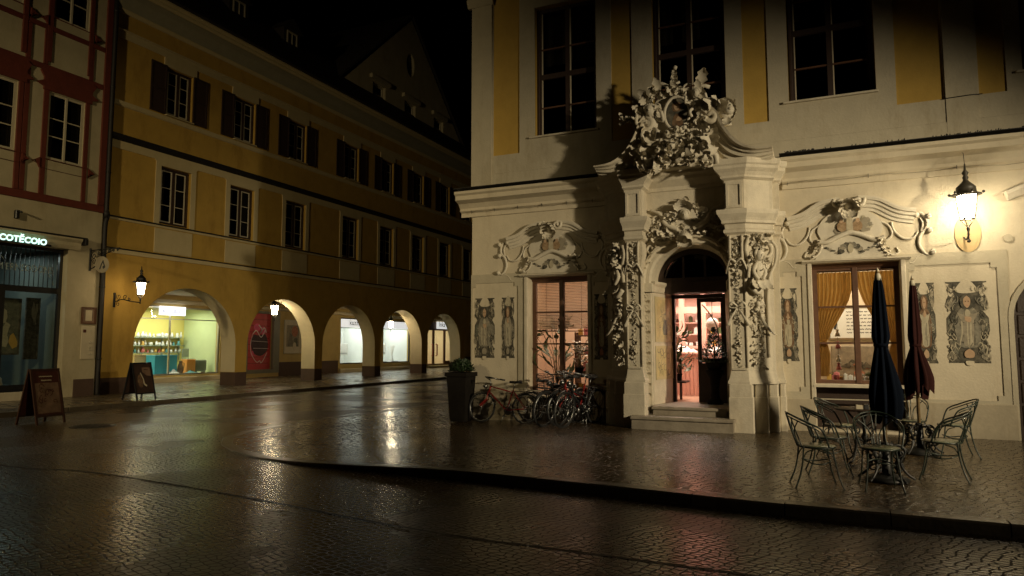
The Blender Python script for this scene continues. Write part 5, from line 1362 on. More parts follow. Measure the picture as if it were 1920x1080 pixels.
# inner entablature and archivolt
g = MB(FB); E2 = [(DFLAT - .01, 0), (DFLAT + .04, 0), (DFLAT + .04, .08), (DFLAT + .10, .14), (DFLAT + .16, .20), (DFLAT + .18, .26), (DFLAT + .24, .30), (DFLAT + .24, .36), (DFLAT - .01, .37)]
g.sweep([(-3.26, 4.80), (-1.58, 4.80)], E2); g.build('entablature', 'stone', portal)
ap = [(-2.38 - .76 * cos(pi * i / 24), 2.96 + .70 * sin(pi * i / 24)) for i in range(25)]
g = MB(FB); g.sweep([(-3.14, 2.9)] + ap + [(-1.62, 2.9)], [(DFLAT - .01, .002), (DFLAT + .05, .002), (DFLAT + .09, .05), (DFLAT + .09, .12), (DFLAT + .14, .15), (DFLAT + .14, .20), (DFLAT - .01, .21)], smooth=False); g.build('archivolt', 'stone', portal)
for s in (-1, 1):
    g = MB(FB); u = -2.38 + s * .84; g.bevbox(u - .07, u + .07, DFLAT - .01, DFLAT + .07, .42, 2.70, .012); g.bevbox(u - .12, u + .12, DFLAT - .01, DFLAT + .14, 2.72, 2.9, .02)
    for k in range(20): g.leaf((u, DFLAT + .07, .6 + k * .105), (.5 * (-1) ** k, .3, 1), (0, 1, 0), .12, .06, .7)
    g.build('door_pilaster', 'stone', portal)
# stucco cartouche over the arch
g = MB(FB); rnd = random.Random(77)
def plc(r):
    a = r.uniform(-.72, .72); zt = 3.80 + .85 * (1 - abs(a) / .9); return (-2.42 + a, DFLAT + .03, r.uniform(max(3.72, 3.95 - .3 * (1 - abs(a))), zt), atan2(1, a * 2) + r.uniform(-.6, .6))
rocaille(g, rnd, 130, plc, .15, flowers=.06, scrolls=.26)
g.plate([(a, b) for a, b, _ in smooth_path([(-2.70, 4.0, 0), (-2.62, 4.35, 0), (-2.44, 4.62, 0), (-2.26, 4.35, 0), (-2.18, 4.0, 0), (-2.44, 3.9, 0), (-2.70, 4.0, 0)], 5)][:-1], DFLAT, DFLAT + .09)
for k in range(9):
    a = -.9 + k * .225; g.leaf((-2.44, DFLAT + .05, 4.30), (sin(a), .25, cos(a)), (0, 1, 0), .34, .11, .6)
face(g, (-2.42, DFLAT + .14, 4.26), .10)
for e in (-1, 1):
    g.tube(smooth_path([(-2.42 + e * .15, DFLAT + .08, 3.98), (-2.42 + e * .4, DFLAT + .1, 4.1), (-2.42 + e * .52, DFLAT + .08, 4.32), (-2.42 + e * .72, DFLAT + .06, 4.42)], 6), [.06 - .002 * i for i in range(19)], 7)
    g.tube([(a, DFLAT + .07, b) for a, b in spiral(-2.42 + e * .60, 4.22, .14, 1.3, 1.5, 16, e)], .03, 6)
    g.tube([(a, DFLAT + .07, b) for a, b in spiral(-2.42 + e * .72, 3.62, .13, 1.2, .5, 16, e)], .028, 6)
    for k in range(16): g.leaf((-2.42 + e * (.5 + .02 * k), DFLAT + .04, 3.85 - .04 * k), (rnd.uniform(-1, 1), .5, rnd.uniform(-1, .6)), (0, 1, 0), .13, .07, .8)
g.build('cartouche', 'stucco', portal)
g = MB(FB)
for k in range(11):
    a = -1.45 + k * .29; g.leaf((-2.40, DFLAT + .16, 3.72), (sin(a), .55, cos(a) * .9), (0, 1, 0), .38, .14, .9)
for k in range(7):
    a = -.9 + k * .3; g.leaf((-2.40, DFLAT + .18, 3.76), (sin(a) * .8, .45, -1), (0, 1, 0), .34, .13, .5)
g.ball((-2.40, DFLAT + .2, 3.74), (.07, .08, .10), 0, 8, 6); g.build('keystone_leaf', 'stucco', portal)
# broken pediment with great volutes
VP = [(.22, -.32), (.84, -.32), (.87, -.27), (.90, -.26), (.91, -.19), (.99, -.17), (1.01, -.09), (1.06, -.08), (1.08, -.03), (1.16, .0), (1.18, .05), (.22, .06)]
LP = [(a, b) for a, b, _ in smooth_path([(-4.14, 5.28, 0), (-3.78, 5.30, 0), (-3.48, 5.46, 0), (-3.26, 5.76, 0), (-3.14, 6.04, 0), (-3.04, 6.17, 0)], 6)]
for s in (-1, 1):
    P = LP if s < 0 else [(2 * CX - a, b) for a, b in LP][::-1]
    SCL = [.35 + .75 * min(1, i / 12) for i in range(len(LP))]
    g = MB(FB); g.sweep(P, VP, sc=SCL if s < 0 else SCL[::-1])
    e = P[-1] if s < 0 else P[0]
    cu, cz = e[0] - s * -.0, e[1] - .13
    for d in (.36, .62, .88, 1.12): g.tube([(a, d, b) for a, b in spiral(cu + s * .02, cz, .16, 1.25, pi / 2, 18, s)], .06, 7)
    g.build('volute', 'stone', portal)
g = MB(FB)
g.plate([(a, b) for a, b, _ in smooth_path([(-3.22, 5.16, 0), (-3.02, 5.7, 0), (-2.98, 6.1, 0), (-2.96, 6.42, 0), (-2.72, 6.72, 0), (-2.48, 6.80, 0), (-2.22, 6.72, 0), (-1.94, 6.42, 0), (-1.88, 6.1, 0), (-1.82, 5.7, 0), (-1.62, 5.16, 0)], 5)], .12, .92)
g.build('pediment_body', 'stone', portal)
g = MB(FB); rnd = random.Random(99)
EX = [.29, .38]
def plo(r):
    while True:
        u = r.uniform(-.74, .66); z = r.uniform(5.12, 6.74)
        wv = .76 - .13 * max(0, (z - 5.6)) - .35 * max(0, z - 6.35)
        if abs(u) > wv: continue
        if ((u - .03) / EX[0]) ** 2 + ((z - 6.20) / EX[1]) ** 2 < 1: continue
        return (CX - .05 + u, .96 + .26 * max(0, 1 - abs(u) / .8) * (1.15 - (z - 5.1) / 2), z, atan2(z - 5.9, u * 1.3) + r.uniform(-.7, .7))
rocaille(g, rnd, 150, plo, .15, flowers=.08, scrolls=.14)
EX[:] = [.46, .56]
rocaille(g, rnd, 80, plo, .29, flowers=.14, scrolls=.18)
for c, z in ((-2.16, 5.62), (-2.02, 5.55), (-2.78, 5.42), (-2.42, 5.78), (-2.6, 5.74)):
    for j in range(8):
        a = j * pi / 4; g.leaf((c, 1.26, z), (cos(a), .5, sin(a)), (0, 1, 0), .13, .11, .9)
    g.ball((c, 1.30, z), .055, 0, 8, 6)
for k in range(9): g.ball((CX + rnd.uniform(-.15, .2), 1.28, 5.78 + rnd.uniform(-.1, .08)), rnd.uniform(.03, .06), 0, 7, 5)
for k in range(22):
    a = rnd.uniform(-.5, .45); g.leaf((CX + a, 1.08, 5.15 + rnd.uniform(0, .15)), (a, .8, -.5 + rnd.uniform(-.4, .3)), (0, .3, 1), .26, .13, .7)
g.build('ornament_heap', 'stucco', portal)
g = MB(FB)   # putti beside the medallion
for (u, z, r) in ((-2.96, 6.30, .12), (-2.05, 6.52, .09)):
    face(g, (u, 1.16, z), r); g.ball((u, 1.06, z - r * 2.1), (r * 1.2, r, r * 1.5), 0, 10, 8)
    for e in (-1, 1):
        g.tube(smooth_path([(u + e * r, 1.1, z - r * 1.4), (u + e * r * 2.2, 1.18, z - r * 2), (u + e * r * 2.0, 1.24, z - r * .6)], 5), r * .3, 7)
        g.tube(smooth_path([(u + e * r * .6, 1.1, z - r * 3), (u + e * r * 1.3, 1.2, z - r * 4), (u + e * r * 1.0, 1.16, z - r * 5.2)], 5), r * .36, 7)
g.build('putto', 'stucco', portal)
g = MB(FB); M0 = (CX - .02, 6.20)
g.plate(ell(M0[0], M0[1], .25, .34, 30), .45, 1.06); 
P = ell(M0[0], M0[1], .25, .34, 30); g.tube([(a, 1.06, b) for a, b in P], .035, 7, True)
md = g.build('medallion', 'stucco', portal)
g = MB(FB); D = 1.063
def Lm(pts, mi, d): g.plate([(M0[0] + a, M0[1] + b) for a, b, _ in smooth_path([(a, b, 0) for a, b in pts + pts[:1]], 4)][:-1], D + d, D + d + .0015, mi=mi)
g.plate(ell(M0[0], M0[1], .225, .315, 26), D, D + .001, mi=0)
Lm([(0, .05), (.13, -.05), (.19, -.26), (-.17, -.26), (-.12, -.05)], 1, .002); Lm([(-.02, .0), (.09, -.08), (.1, -.26), (-.08, -.26), (-.08, -.1)], 2, .004)
Lm([(0, .24), (.085, .18), (.07, .05), (-.07, .05), (-.085, .18)], 3, .006); Lm([(0, .20), (.05, .16), (.045, .09), (0, .055), (-.045, .09), (-.05, .16)], 4, .008)
Lm([(.02, -.06), (.1, -.1), (.06, -.16), (-.02, -.14)], 4, .008)
g.build('painting', ['paint_dark', 'paint_dark', 'paint_brown', 'paint_brown', 'paint_skin'], md)
g = MB(FB)   # finial
z = 6.70
for k in range(7):
    r = .17 - .018 * k
    for e in (-1, 1): g.leaf((CX - .06, 1.02, z), (e * .7, .25 * (-1) ** k, 1), (0, 1, 0), r, .07, .9)
    g.leaf((CX - .06, 1.02, z), (.1, .5, 1), (0, 1, 0), r, .07, .8); z += .062
g.tube([(CX - .06, 1.0, 6.6), (CX - .07, 1.0, 6.9), (CX - .05, 1.0, 7.14)], [.06, .04, .02], 7); g.ball((CX - .05, 1.0, 7.16), .045, 0, 8, 6)
g.build('finial', 'stucco', portal)
g = MB(FB); rnd = random.Random(5)   # flower bunch on the left volute
for k in range(34):
    a = rnd.uniform(0, 6.3); q = rnd.random()
    g.leaf((-3.28 - .30 * q, .98 + .06 * cos(a), 6.22 + .04 * q + .08 * sin(a) * q), (-1, .3 * cos(a), .8 * sin(a)), (0, 1, 0), .10, .06, .8)
    if k < 14: g.ball((-3.34 - .28 * q, .98, 6.25 + .08 * sin(a)), .03, 0, 6, 4)
g.tube([(-3.05, .98, 6.2), (-3.3, .98, 6.22), (-3.5, .98, 6.26)], [.08, .05, .02], 7)
g.build('flower_bunch', 'stucco', portal)
g = MB(FB)   # lion like bust on the right volute
u, z = -1.52, 6.14
g.ball((u, .98, z), (.16, .15, .19), 0, 12, 9); g.ball((u + .07, 1.10, z - .03), (.10, .10, .09), 0, 9, 7); g.ball((u + .1, 1.19, z - .03), (.035, .03, .03), 0, 7, 5)
for e in (-1, 1): g.ball((u + .05 + e * .06, 1.11, z + .06), .025, 0, 6, 5); g.leaf((u + e * .1, .98, z + .12), (e, .1, .9), (0, 1, 0), .12, .07, .4)
for k in range(20):
    a = k * .314; g.leaf((u - .02 + .13 * cos(a), .96, z + .15 * sin(a)), (cos(a), .1, sin(a)), (0, 1, 0), .14, .09, .8)
g.lathe([(.10, -.28), (.08, -.18), (.12, -.1)], (u, .96, z), 10)
for e in (-.5, 0, .5): g.leaf((u + .02, 1.04, z - .14), (e * .5, .2, -1), (0, 1, 0), .26, .12, .5)
g.build('bust', 'stucco', portal)
# splayed jambs with painted marble panels
def FJ(u, d, z):   # along the left jamb, from the front edge inwards
    t = u / 1.035; return FB(-3.14 + .21 * t + d * .98, DFLAT - 1.01 * t + d * .2, z)
g = MB(FB); g.plan([(-3.141, DFLAT - .006), (-3.141, -.62), (-2.93, -.62)], .40, 2.955); g.plan([(-1.619, DFLAT - .006), (-1.619, -.62), (-1.83, -.62)], .40, 2.955); g.build('jamb', 'stone', portal)
g = MB(FJ)
for z0, z1 in ((.92, 1.62), (1.70, 2.64)):
    g.plate(rect(.10, .98, z0, z1), .001, .012, [rect(.17, .91, z0 + .06, z1 - .06)], mi=1); g.box(.16, .92, .001, .006, z0 + .05, z1 - .05, 0)
rr = random.Random(2)
for k in range(26):
    c = (rr.uniform(.25, .8), rr.choice((1.25, 2.15)) + rr.uniform(-.22, .28)); a0 = rr.uniform(0, 6)
    P = [(c[0] + .05 * cos(a0 + t * .6) * (1 + t * .1), c[1] + .06 * sin(a0 + t * .6)) for t in range(8)]
    P = [(max(.18, min(.9, a)), b) for a, b in P]
    g.stroke(P, .012, .0065 + .0001 * k, 2)
g.plate([(.5, 1.85), (.7, 1.85), (.72, 2.0), (.66, 2.12), (.64, 2.3), (.54, 2.3), (.52, 2.12), (.46, 2.0)], .0085, .0095, mi=2); g.plate(ell(.60, 2.22, .05, .06, 10), .0097, .0105, mi=1)
g.build('jamb_panels', ['marble_paint', 'pale_yellow', 'paint_mid'], portal)
g = MB(FJ); g.sweep([(-.06, 2.72), (1.0, 2.72)], [(-.05, 0), (.03, 0), (.05, .06), (.05, .12), (.09, .17), (.09, .22), (-.05, .23)]); g.build('jamb_capital', 'stone', portal)
# fanlight, door
g = MB(FB); P = arch_poly(-3.14, -1.62, 2.955, 2.956, 3.655)
Q = arch_poly(-3.02, -1.74, 3.05, 3.051, 3.55); n = len(P)
g.plate(P, -.24, -.14, [Q]); g.box(-3.13, -1.63, -.62, -.10, 2.73, 2.954)
for a in (-2.60, -2.16): g.box(a - .02, a + .02, -.22, -.15, 3.05, 3.50)
fan = g.build('fanlight', 'dark_wood', portal)
g = MB(FB); g.plate(Q, -.20, -.20); g.build('pane', 'dark_glass', fan)
g = MB(FB); g.plate(arch_poly(-3.14, -1.62, 2.9, 2.956, 3.655), -.70, -.66); g.build('fanlight_backing', 'interior_dark', portal)
g = MB(FB)
g.box(-2.95, -2.875, -.68, -.56, .40, 2.72); g.box(-1.87, -1.80, -.68, -.56, .40, 2.72); g.box(-2.874, -1.871, -.68, -.56, 2.64, 2.72); dr = g.build('door_frame', 'dark_wood', portal)
g = MB(FB); hol = [(a, b) for a, b, _ in smooth_path([(-2.31, 1.35, 0), (-2.30, 2.0, 0), (-2.26, 2.45, 0), (-2.12, 2.55, 0), (-1.98, 2.45, 0), (-1.95, 2.0, 0), (-1.96, 1.35, 0), (-2.12, 1.22, 0), (-2.31, 1.35, 0)], 4)][:-1]
g.plate(rect(-2.41, -1.875, .42, 2.635), -.67, -.60, [rect(-2.33, -1.92, 1.25, 2.55)])
g.build('door', 'dark_wood', portal)
g = MB(FB); g.plate(rect(-2.34, -1.91, 1.24, 2.56), -.636, -.636); g.build('door_pane', 'window_glass', portal)
g = MB(FB); g.tube(smooth_path([(-2.30, -.605, 2.5), (-2.15, -.605, 2.3), (-2.0, -.605, 2.0), (-1.98, -.605, 1.6), (-2.1, -.605, 1.3)], 6), .014, 6); g.tube(smooth_path([(-2.28, -.605, 1.3), (-2.2, -.605, 1.6), (-2.02, -.605, 1.8)], 6), .012, 6)
g.box(-2.395, -2.37, -.60, -.55, 1.35, 1.62); g.build('door_tracery', 'pole_wood', portal)
# steps
def step(u0, u1, d, z0, z1, nm='step'):
    g = MB(FB); g.box(u0 + .03, u1 - .03, -.6, d - .04, z0, z1 - .055); g.bevbox(u0, u1, -.59, d, z1 - .055, z1, .02); return g.build(nm, 'step_stone', portal)
step(-3.47, -1.50, 1.13, -.3, .25); step(-3.13, -1.66, .74, -.3, .42)
g = MB(FB); g.box(-3.14, -1.62, -.62, .39, .38, .4205); g.build('threshold', 'step_stone', portal)
# ================================================================ ROOMS OF THE BAROQUE HOUSE
def roomB(u0, u1, dback, z0, z1, wall, ceil, floor):
    g = MB(FB); d0 = -.56
    g.add([(u0, dback, z0), (u1, dback, z0), (u1, dback, z1), (u0, dback, z1)], [(0, 1, 2, 3)], 0)
    g.add([(u0, d0, z0), (u0, dback, z0), (u0, dback, z1), (u0, d0, z1)], [(0, 1, 2, 3)], 0)
    g.add([(u1, d0, z0), (u1, dback, z0), (u1, dback, z1), (u1, d0, z1)], [(0, 1, 2, 3)], 0)
    g.add([(u0, d0, z1), (u1, d0, z1), (u1, dback, z1), (u0, dback, z1)], [(0, 1, 2, 3)], 1)
    g.add([(u0, d0, z0), (u1, d0, z0), (u1, dback, z0), (u0, dback, z0)], [(0, 1, 2, 3)], 2)
    return g.build('shop_room', [wall, ceil, floor], bh)
roomB(-7.1, -3.95, -3.6, .42, 3.9, 'orange_wall', 'cream_wall', 'floor_tan'); roomB(-3.9, -.75, -3.9, .415, 3.6, 'pink_wall', 'pink_wall', 'floor_tan'); roomB(-.7, 2.9, -3.2, .42, 3.9, 'cream_wall', 'cream_wall', 'floor_tan')
area('shop_light', (-5.5, YB + 1.9, 3.8), 2.2, 1.6, 90, (1.0, 0.80, 0.62)); area('shop_light', (-2.4, YB + 2.3, 3.5), 1.6, 1.6, 180, (1.0, 0.80, 0.66)); area('shop_light', (.9, YB + 1.9, 3.8), 2.2, 1.4, 90, (1.0, 0.80, 0.56))
# left window: blind, net, plants, goods
t = thing('window_blind', 'slatted warm blind let down in the left ground floor window', 'blind', (-5.38, YB + .4, 2.0))
g = MB(FB)
for k in range(30):
    z = 3.05 - k * .036; g.add([(-6.03, -.40, z), (-4.73, -.40, z), (-4.73, -.425, z + .022), (-6.03, -.425, z + .022)], [(0, 1, 2, 3)], 0)
g.build('slats', 'blind', t)
for k in range(30):
    z = 3.05 - k * .036 + .024; g = MB(FB); g.box(-6.03, -4.73, -.40, -.396, z, z + .007)
    if k == 0: ga = MB(FB)
    ga.v += g.v; n0 = len(ga.v) - 8; ga.f += [[i + n0 for i in f] for f in g.f]; ga.mi += g.mi; ga.sm += g.sm
ga.build('slat_shade_lines', 'brown_wood', t)  # thin dark strips put in for the shade lines between the slats
g = MB(FB); g.bevbox(-6.04, -4.72, -.44, -.39, 1.945, 1.965, .004)
for u in (-5.8, -4.95): g.tube([(u, -.41, 3.1), (u, -.41, 1.95)], .004, 4)
g.build('rail', 'brown_wood', t)
t = thing('net_curtain', 'coarse dark net behind the left ground floor window below the blind', 'net', (-5.6, YB + .55, 1.9))
g = MB(FB)
for k in range(16): u = -6.02 + k * .045; g.tube([(u, -.55 - .003, 1.95), (u, -.553, 2.34)], .006, 4)
for k in range(9): z = 1.97 + k * .045; g.tube([(-6.02, -.55, z), (-5.32, -.55, z)], .006, 4)
g.build('mesh', 'dark_wood', t)
def leafy(name, label, cat, x, y, z, h, n, L, W, m, pot=None, seed=1, spread=1.0, group=None):
    t = thing(name, label, cat, (x, y, z), 0, group); rr = random.Random(seed)
    if pot:
        g = MB(); g.lathe([(pot * .7, 0), (pot, pot * 1.5), (pot * 1.08, pot * 1.55), (pot * 1.08, pot * 1.75), (pot * .9, pot * 1.75)], (x, y, z), 14); g.build('pot', 'pot_dark', t); z += pot * 1.7
    g = MB(); g2 = MB()
    for k in range(n):
        a = rr.uniform(0, 6.3); q = rr.random() ** .7; s = rr.uniform(.1, 1) * spread
        top = (x + cos(a) * s * h * .45, y + sin(a) * s * h * .45, z + h * q)
        if k % 3 == 0: g2.tube([(x, y, z), (x + cos(a) * s * h * .15, y + sin(a) * s * h * .15, z + h * q * .6), top], .008, 4)
        g.leaf(top, (cos(a), sin(a), rr.uniform(-.4, .9)), (rr.uniform(-.3, .3), rr.uniform(-.3, .3), 1), L * rr.uniform(.6, 1.3), W * rr.uniform(.6, 1.2), rr.uniform(-.2, 1))
    g.build('foliage', m, t); g2.build('stems', 'pole_wood', t)
    return t
leafy('potted_plant', 'broad leaved plant low in the left ground floor window', 'plant', -5.72, YB + .85, .42, 1.5, 46, .38, .12, 'leaf_mid', .16, 3)
leafy('potted_plant', 'small flowering plant right of the mullion in the left window', 'plant', -5.15, YB + .8, .95, .6, 40, .12, .07, 'flower_white', .1, 4)
t = thing('goods_shelf', 'brown shelf of colourful goods seen through the left ground floor window', 'shelf', (-4.9, YB + 1.6, .42))
g = MB()
for z in (.5, .95, 1.4, 1.85): g.bevbox(-5.5, -4.1, YB + 1.5, YB + 1.9, z, z + .03, .006)
for u in (-5.5, -4.12): g.box(u, u + .03, YB + 1.5, YB + 1.9, .42, 1.95)
g.build('boards', 'brown_wood', t)
rr = random.Random(4); protos = {}
gc = {'flower_pink': 'pink', 'ceramic_white': 'white', 'ceramic_amber': 'amber', 'poster_red': 'dark red', 'leaf_mid': 'green', 'paper': 'cream'}
def goods(x0, x1, y, z, names, label, group, smin=.08, smax=.2, step=.15, cat='box'):
    x = x0
    while x < x1:
        m = rr.choice(names); key = m
        if key not in protos:
            g = MB(); g.bevbox(-.5, .5, -.35, .35, 0, 1, .06); g.lathe([(.12, 1.0), (.12, 1.06), (.2, 1.1), (0, 1.16)], (0, 0, 0), 8); protos[key] = g.build('gift_box', m, None, (x, y, z)); o = protos[key]
            for v in o.data.vertices: v.co += Vector((x, y, z))
        else:
            o = protos[key].copy(); COL.objects.link(o)
        o.location = (x, y + rr.uniform(-.04, .04), z); w = rr.uniform(smin, smax); o.scale = (w, .12, rr.uniform(smin, smax) * 1.25); o.rotation_euler = (0, 0, rr.uniform(-.3, .3))
        tag(o, label % gc[m], cat, group); x += w + rr.uniform(.02, step * .4)
ZN = {.53: 'bottom', .98: 'second', 1.43: 'third', 1.88: 'top'}
for z in (.53, .98, 1.43, 1.88): goods(-5.4, -4.15, YB + 1.68, z, ['flower_pink', 'ceramic_amber', 'ceramic_white', 'poster_red'], '%s gift box on the ' + ZN[z] + ' board of the brown shelf behind the left window', 'goods in the left window')
t = thing('paper_bag', 'white paper bag low at the right of the left window', 'bag', (-4.85, YB + .9, .95))
g = MB(); g.bevbox(-5.0, -4.66, YB + .82, YB + 1.0, .95, 1.22, .01); g.build('body', 'ceramic_white', t)
g = MB(); g.tube(smooth_path([(-4.92, YB + .82, 1.2), (-4.88, YB + .82, 1.34), (-4.78, YB + .82, 1.34), (-4.74, YB + .82, 1.2)], 5), .006, 5); g.build('handle', 'brown_wood', t)
t = thing('display_table', 'low wooden display table just inside the left ground floor window', 'table', (-5.3, YB + .9, .42))
g = MB(); g.bevbox(-5.5, -4.3, YB + .62, YB + 1.2, .90, .945, .01); g.build('tabletop', 'brown_wood', t)
for u in (-5.45, -4.35):
    for y in (.66, 1.15): g = MB(); g.box(u - .03, u + .03, YB + y - .03, YB + y + .03, .42, .90); g.build('leg', 'brown_wood', t)
# pink shop: panelled counter, shelves, ceiling frieze
t = thing('shop_counter', 'pink counter clad in upright boards inside the open portal', 'counter', (-2.6, YB + 2.7, .415))
g = MB()
x = -3.85
while x < -1.5: g.bevbox(x, x + .085, YB + 2.55, YB + 2.6, .42, 1.42, .012); x += .092
g.build('boards', 'pink_panel', t)
g = MB(); g.bevbox(-3.88, -1.4, YB + 2.48, YB + 3.0, 1.42, 1.47, .015); g.build('countertop', 'pink_wall', t)
t = thing('wall_cabinet', 'pink wall cabinet with framed openings behind the counter', 'cabinet', (-2.6, YB + 3.5, 1.6))
g = MB(FB); g.plate(rect(-3.88, -.9, 1.55, 3.3), -3.6, -3.45, [rect(a, a + .42, b, c) for a in (-3.75, -3.2, -2.65, -2.1, -1.55) for b, c in ((1.62, 2.45), (2.62, 3.0))]); g.build('frame', 'pink_panel', t)
g = MB(FB)
for z in (1.6, 1.9, 2.2): g.box(-3.85, -.95, -3.88, -3.6, z, z + .025)
g.build('shelf', 'pink_wall', t)
g = MB(FB); g.sweep([(-3.88, 3.3), (-.9, 3.3)], [(-3.6, 0), (-3.4, .0), (-3.3, .1), (-3.6, .12)]); g.build('cornice', 'pink_panel', t)
for z, nm in ((1.63, 'lowest'), (1.93, 'middle'), (2.23, 'top')): goods(-3.7, -1.7, YB + 3.72, z, ['ceramic_white', 'ceramic_amber', 'leaf_mid', 'poster_red', 'ceramic_white'], '%s gift box on the ' + nm + ' board of the pink cabinet', 'goods in the pink cabinet', .06, .14, .2)
cloth('wrapping_heap', 'heap of pale tissue paper on the pink counter', 'paper', 'flower_white', (-3.2, YB + 2.75, 1.475), (.45, .2), 12, .16); cloth('wrapping_heap', 'smaller heap of pale tissue paper at the right end of the pink counter', 'paper', 'flower_white', (-2.3, YB + 2.75, 1.475), (.35, .2), 13, .12)
t = thing('plant_stand', 'dark two tier stand of leafy plants just inside the door', 'plant stand', (-2.95, YB + 1.2, .42))
g = MB(); g.bevbox(-3.35, -2.75, YB + 1.0, YB + 1.5, .80, .84, .01); g.bevbox(-3.3, -2.85, YB + 1.1, YB + 1.5, 1.30, 1.34, .01); g.build('board', 'dark_wood', t)
for u in (-3.3, -2.9):
    g = MB(); g.box(u - .025, u + .025, YB + 1.2, YB + 1.25, .42, 1.3); g.build('leg', 'dark_wood', t)
for i, (u, z, lab) in enumerate(((-2.98, 1.34, 'leafy plant on the upper tier of the stand inside the door'), (-2.95, .84, 'leafy plant on the lower tier of the stand inside the door'))):
    leafy('potted_plant', lab, 'plant', u, YB + 1.2, z, .45, 40, .24, .08, 'leaf_mid', .09, 20 + i, 1.3)
# small conifer on a dark pedestal in the doorway
t = thing('potted_conifer', 'small dark conifer in a pot on a pedestal in the portal', 'potted tree', (-2.0, YB + .25, .42))
x, y = -2.03, YB + .28
g = MB(); g.lathe([(.16, 0), (.17, .05), (.10, .12), (.08, .3), (.11, .52), (.17, .62), (.19, .66), (.19, .70)], (x, y, .42), 14); g.build('pedestal', 'pot_dark', t)
g = MB(); g.lathe([(.12, 0), (.17, .10), (.20, .20), (.21, .24), (.18, .24)], (x, y, 1.12), 14); g.build('pot', 'pot_dark', t)
g = MB(); rr2 = random.Random(6)
for k in range(420):
    q = rr2.random(); a = rr2.uniform(0, 6.3); r = .23 * (1 - q) ** .8 * rr2.uniform(.5, 1.1) + .01
    g.leaf((x + r * cos(a), y + r * sin(a), 1.36 + .62 * q), (cos(a), sin(a), rr2.uniform(-.1, .8)), (0, 0, 1), .09 * (1.1 - q * .6), .028, .4)
g.build('foliage', 'leaf_dark', t)
g = MB(); g.tube([(x, y, 1.3), (x, y, 1.98)], [.02, .004], 5); g.build('trunk', 'dark_wood', t)
g = MB(); rr2 = random.Random(8)
for k in range(60):
    a = rr2.uniform(0, 6.3); g.leaf((x + .18 * cos(a), y + .18 * sin(a), 1.3), (cos(a), sin(a), -.5), (0, 0, 1), .18, .05, .9)
g.build('trailing_leaves', 'leaf_dark', t)
# round hanging mirror seen through the door glass
t = thing('hanging_lamp', 'pale green globe lamp seen through the glass of the door', 'lamp', (-2.2, YB + 1.9, 2.1))
g = MB(); g.ball((-2.28, YB + 1.9, 2.12), .15, 0, 16, 10); g.build('globe', 'flower_white', t); g = MB(); g.tube([(-2.28, YB + 1.9, 2.25), (-2.28, YB + 1.9, 3.59)], .008, 5); g.build('cord', 'dark_wood', t)
# right window: tied curtains, picture, goods
def curtain(name, label, edge, outer, seed):
    zs = [3.06, 2.9, 2.7, 2.5, 2.3, 2.1, 1.95, 1.82, 1.74, 1.68, 1.60, 1.45, 1.3, 1.15, 1.02]
    t = thing(name, label, 'curtain', (outer, YB + .45, 1.0), 0, 'gold curtains of the right window'); g = MB(FB); n = 48; vs = []
    for z in zs:
        e = edge(z)
        for k in range(n):
            q = k / (n - 1); u = outer + (e - outer) * q
            amp = .035 * (.5 + .5 * min(1, abs(e - outer) / .5))
            vs.append((u, -.47 + amp * sin(q * 9 * 2 * pi + .4 * sin(z * 2 + seed)) + .006 * sin(q * 40 + z * 9), z))
    g.add(vs, [(j * n + k, j * n + k + 1, (j + 1) * n + k + 1, (j + 1) * n + k) for j in range(len(zs) - 1) for k in range(n - 1)], 0, True)
    g.build('drape', 'curtain_gold', t)
    e = edge(1.68); g = MB(FB); g.tube([(outer, -.43, 1.72), ((outer + e) / 2, -.40, 1.67), (e, -.43, 1.66), (e, -.50, 1.66), (outer, -.5, 1.72)], .018, 6); g.build('tieback', 'ceramic_amber', t)
import bisect
def interp(tab):
    tab = sorted(tab)
    def f(z):
        if z <= tab[0][0]: return tab[0][1]
        for (a, b), (c, d) in zip(tab, tab[1:]):
            if z <= c: return b + (d - b) * (z - a) / (c - a)
        return tab[-1][1]
    return f
curtain('curtain', 'gold curtain tied back at the left of the right hand window', interp([(3.1, .60), (2.7, .58), (2.5, .52), (2.2, .38), (1.95, .22), (1.68, .10), (1.5, .16), (1.0, .12)]), -.10, 0)
curtain('curtain', 'gold curtain tied back at the right of the right hand window', interp([(3.1, .64), (2.7, .70), (2.5, .76), (2.2, .90), (1.95, 1.05), (1.68, 1.22), (1.5, 1.16), (1.0, 1.2)]), 1.36, 2)
t = thing('curtain_rod', 'thin wooden curtain rod at the head of the right window', 'curtain rod', (.63, YB + .46, 3.08)); g = MB(FB); g.tube([(-.12, -.47, 3.08), (1.38, -.47, 3.08)], .014, 6); g.build('rod', 'brown_wood', t)
for u in (-.12, 1.38):
    g = MB(FB); g.ball((u, -.47, 3.08), .028, 0, 8, 6); g.build('finial', 'brown_wood', t)
t = thing('wall_picture', 'framed sheet with lines of writing on the back wall behind the curtains', 'picture', (.7, YB + 3.15, 1.9))
g = MB(FB); g.plate(rect(.15, 1.35, 1.75, 2.55), -3.19, -3.15, [rect(.2, 1.3, 1.8, 2.5)]); g.build('frame', 'pole_wood', t)
g = MB(FB); g.box(.19, 1.31, -3.185, -3.175, 1.79, 2.51, 0)
for k in range(7):
    z = 2.4 - k * .08; u = .55; rr3 = random.Random(k)
    while u < 1.15: w = rr3.uniform(.04, .12); g.stroke([(u + w * q / 6, z + .012 * sin(q * 2.4 + k)) for q in range(7)], .016, -3.172, 1); u += w + .03
g.stroke([(.3, 2.4), (.34, 2.2), (.3, 2.0)], .05, -3.171, 1)
g.build('sheet', ['shop_white', 'ink'], t)
t = thing('sideboard', 'grey brown panel with dark figure drawing below the written sheet', 'sideboard', (.8, YB + 2.9, .42))
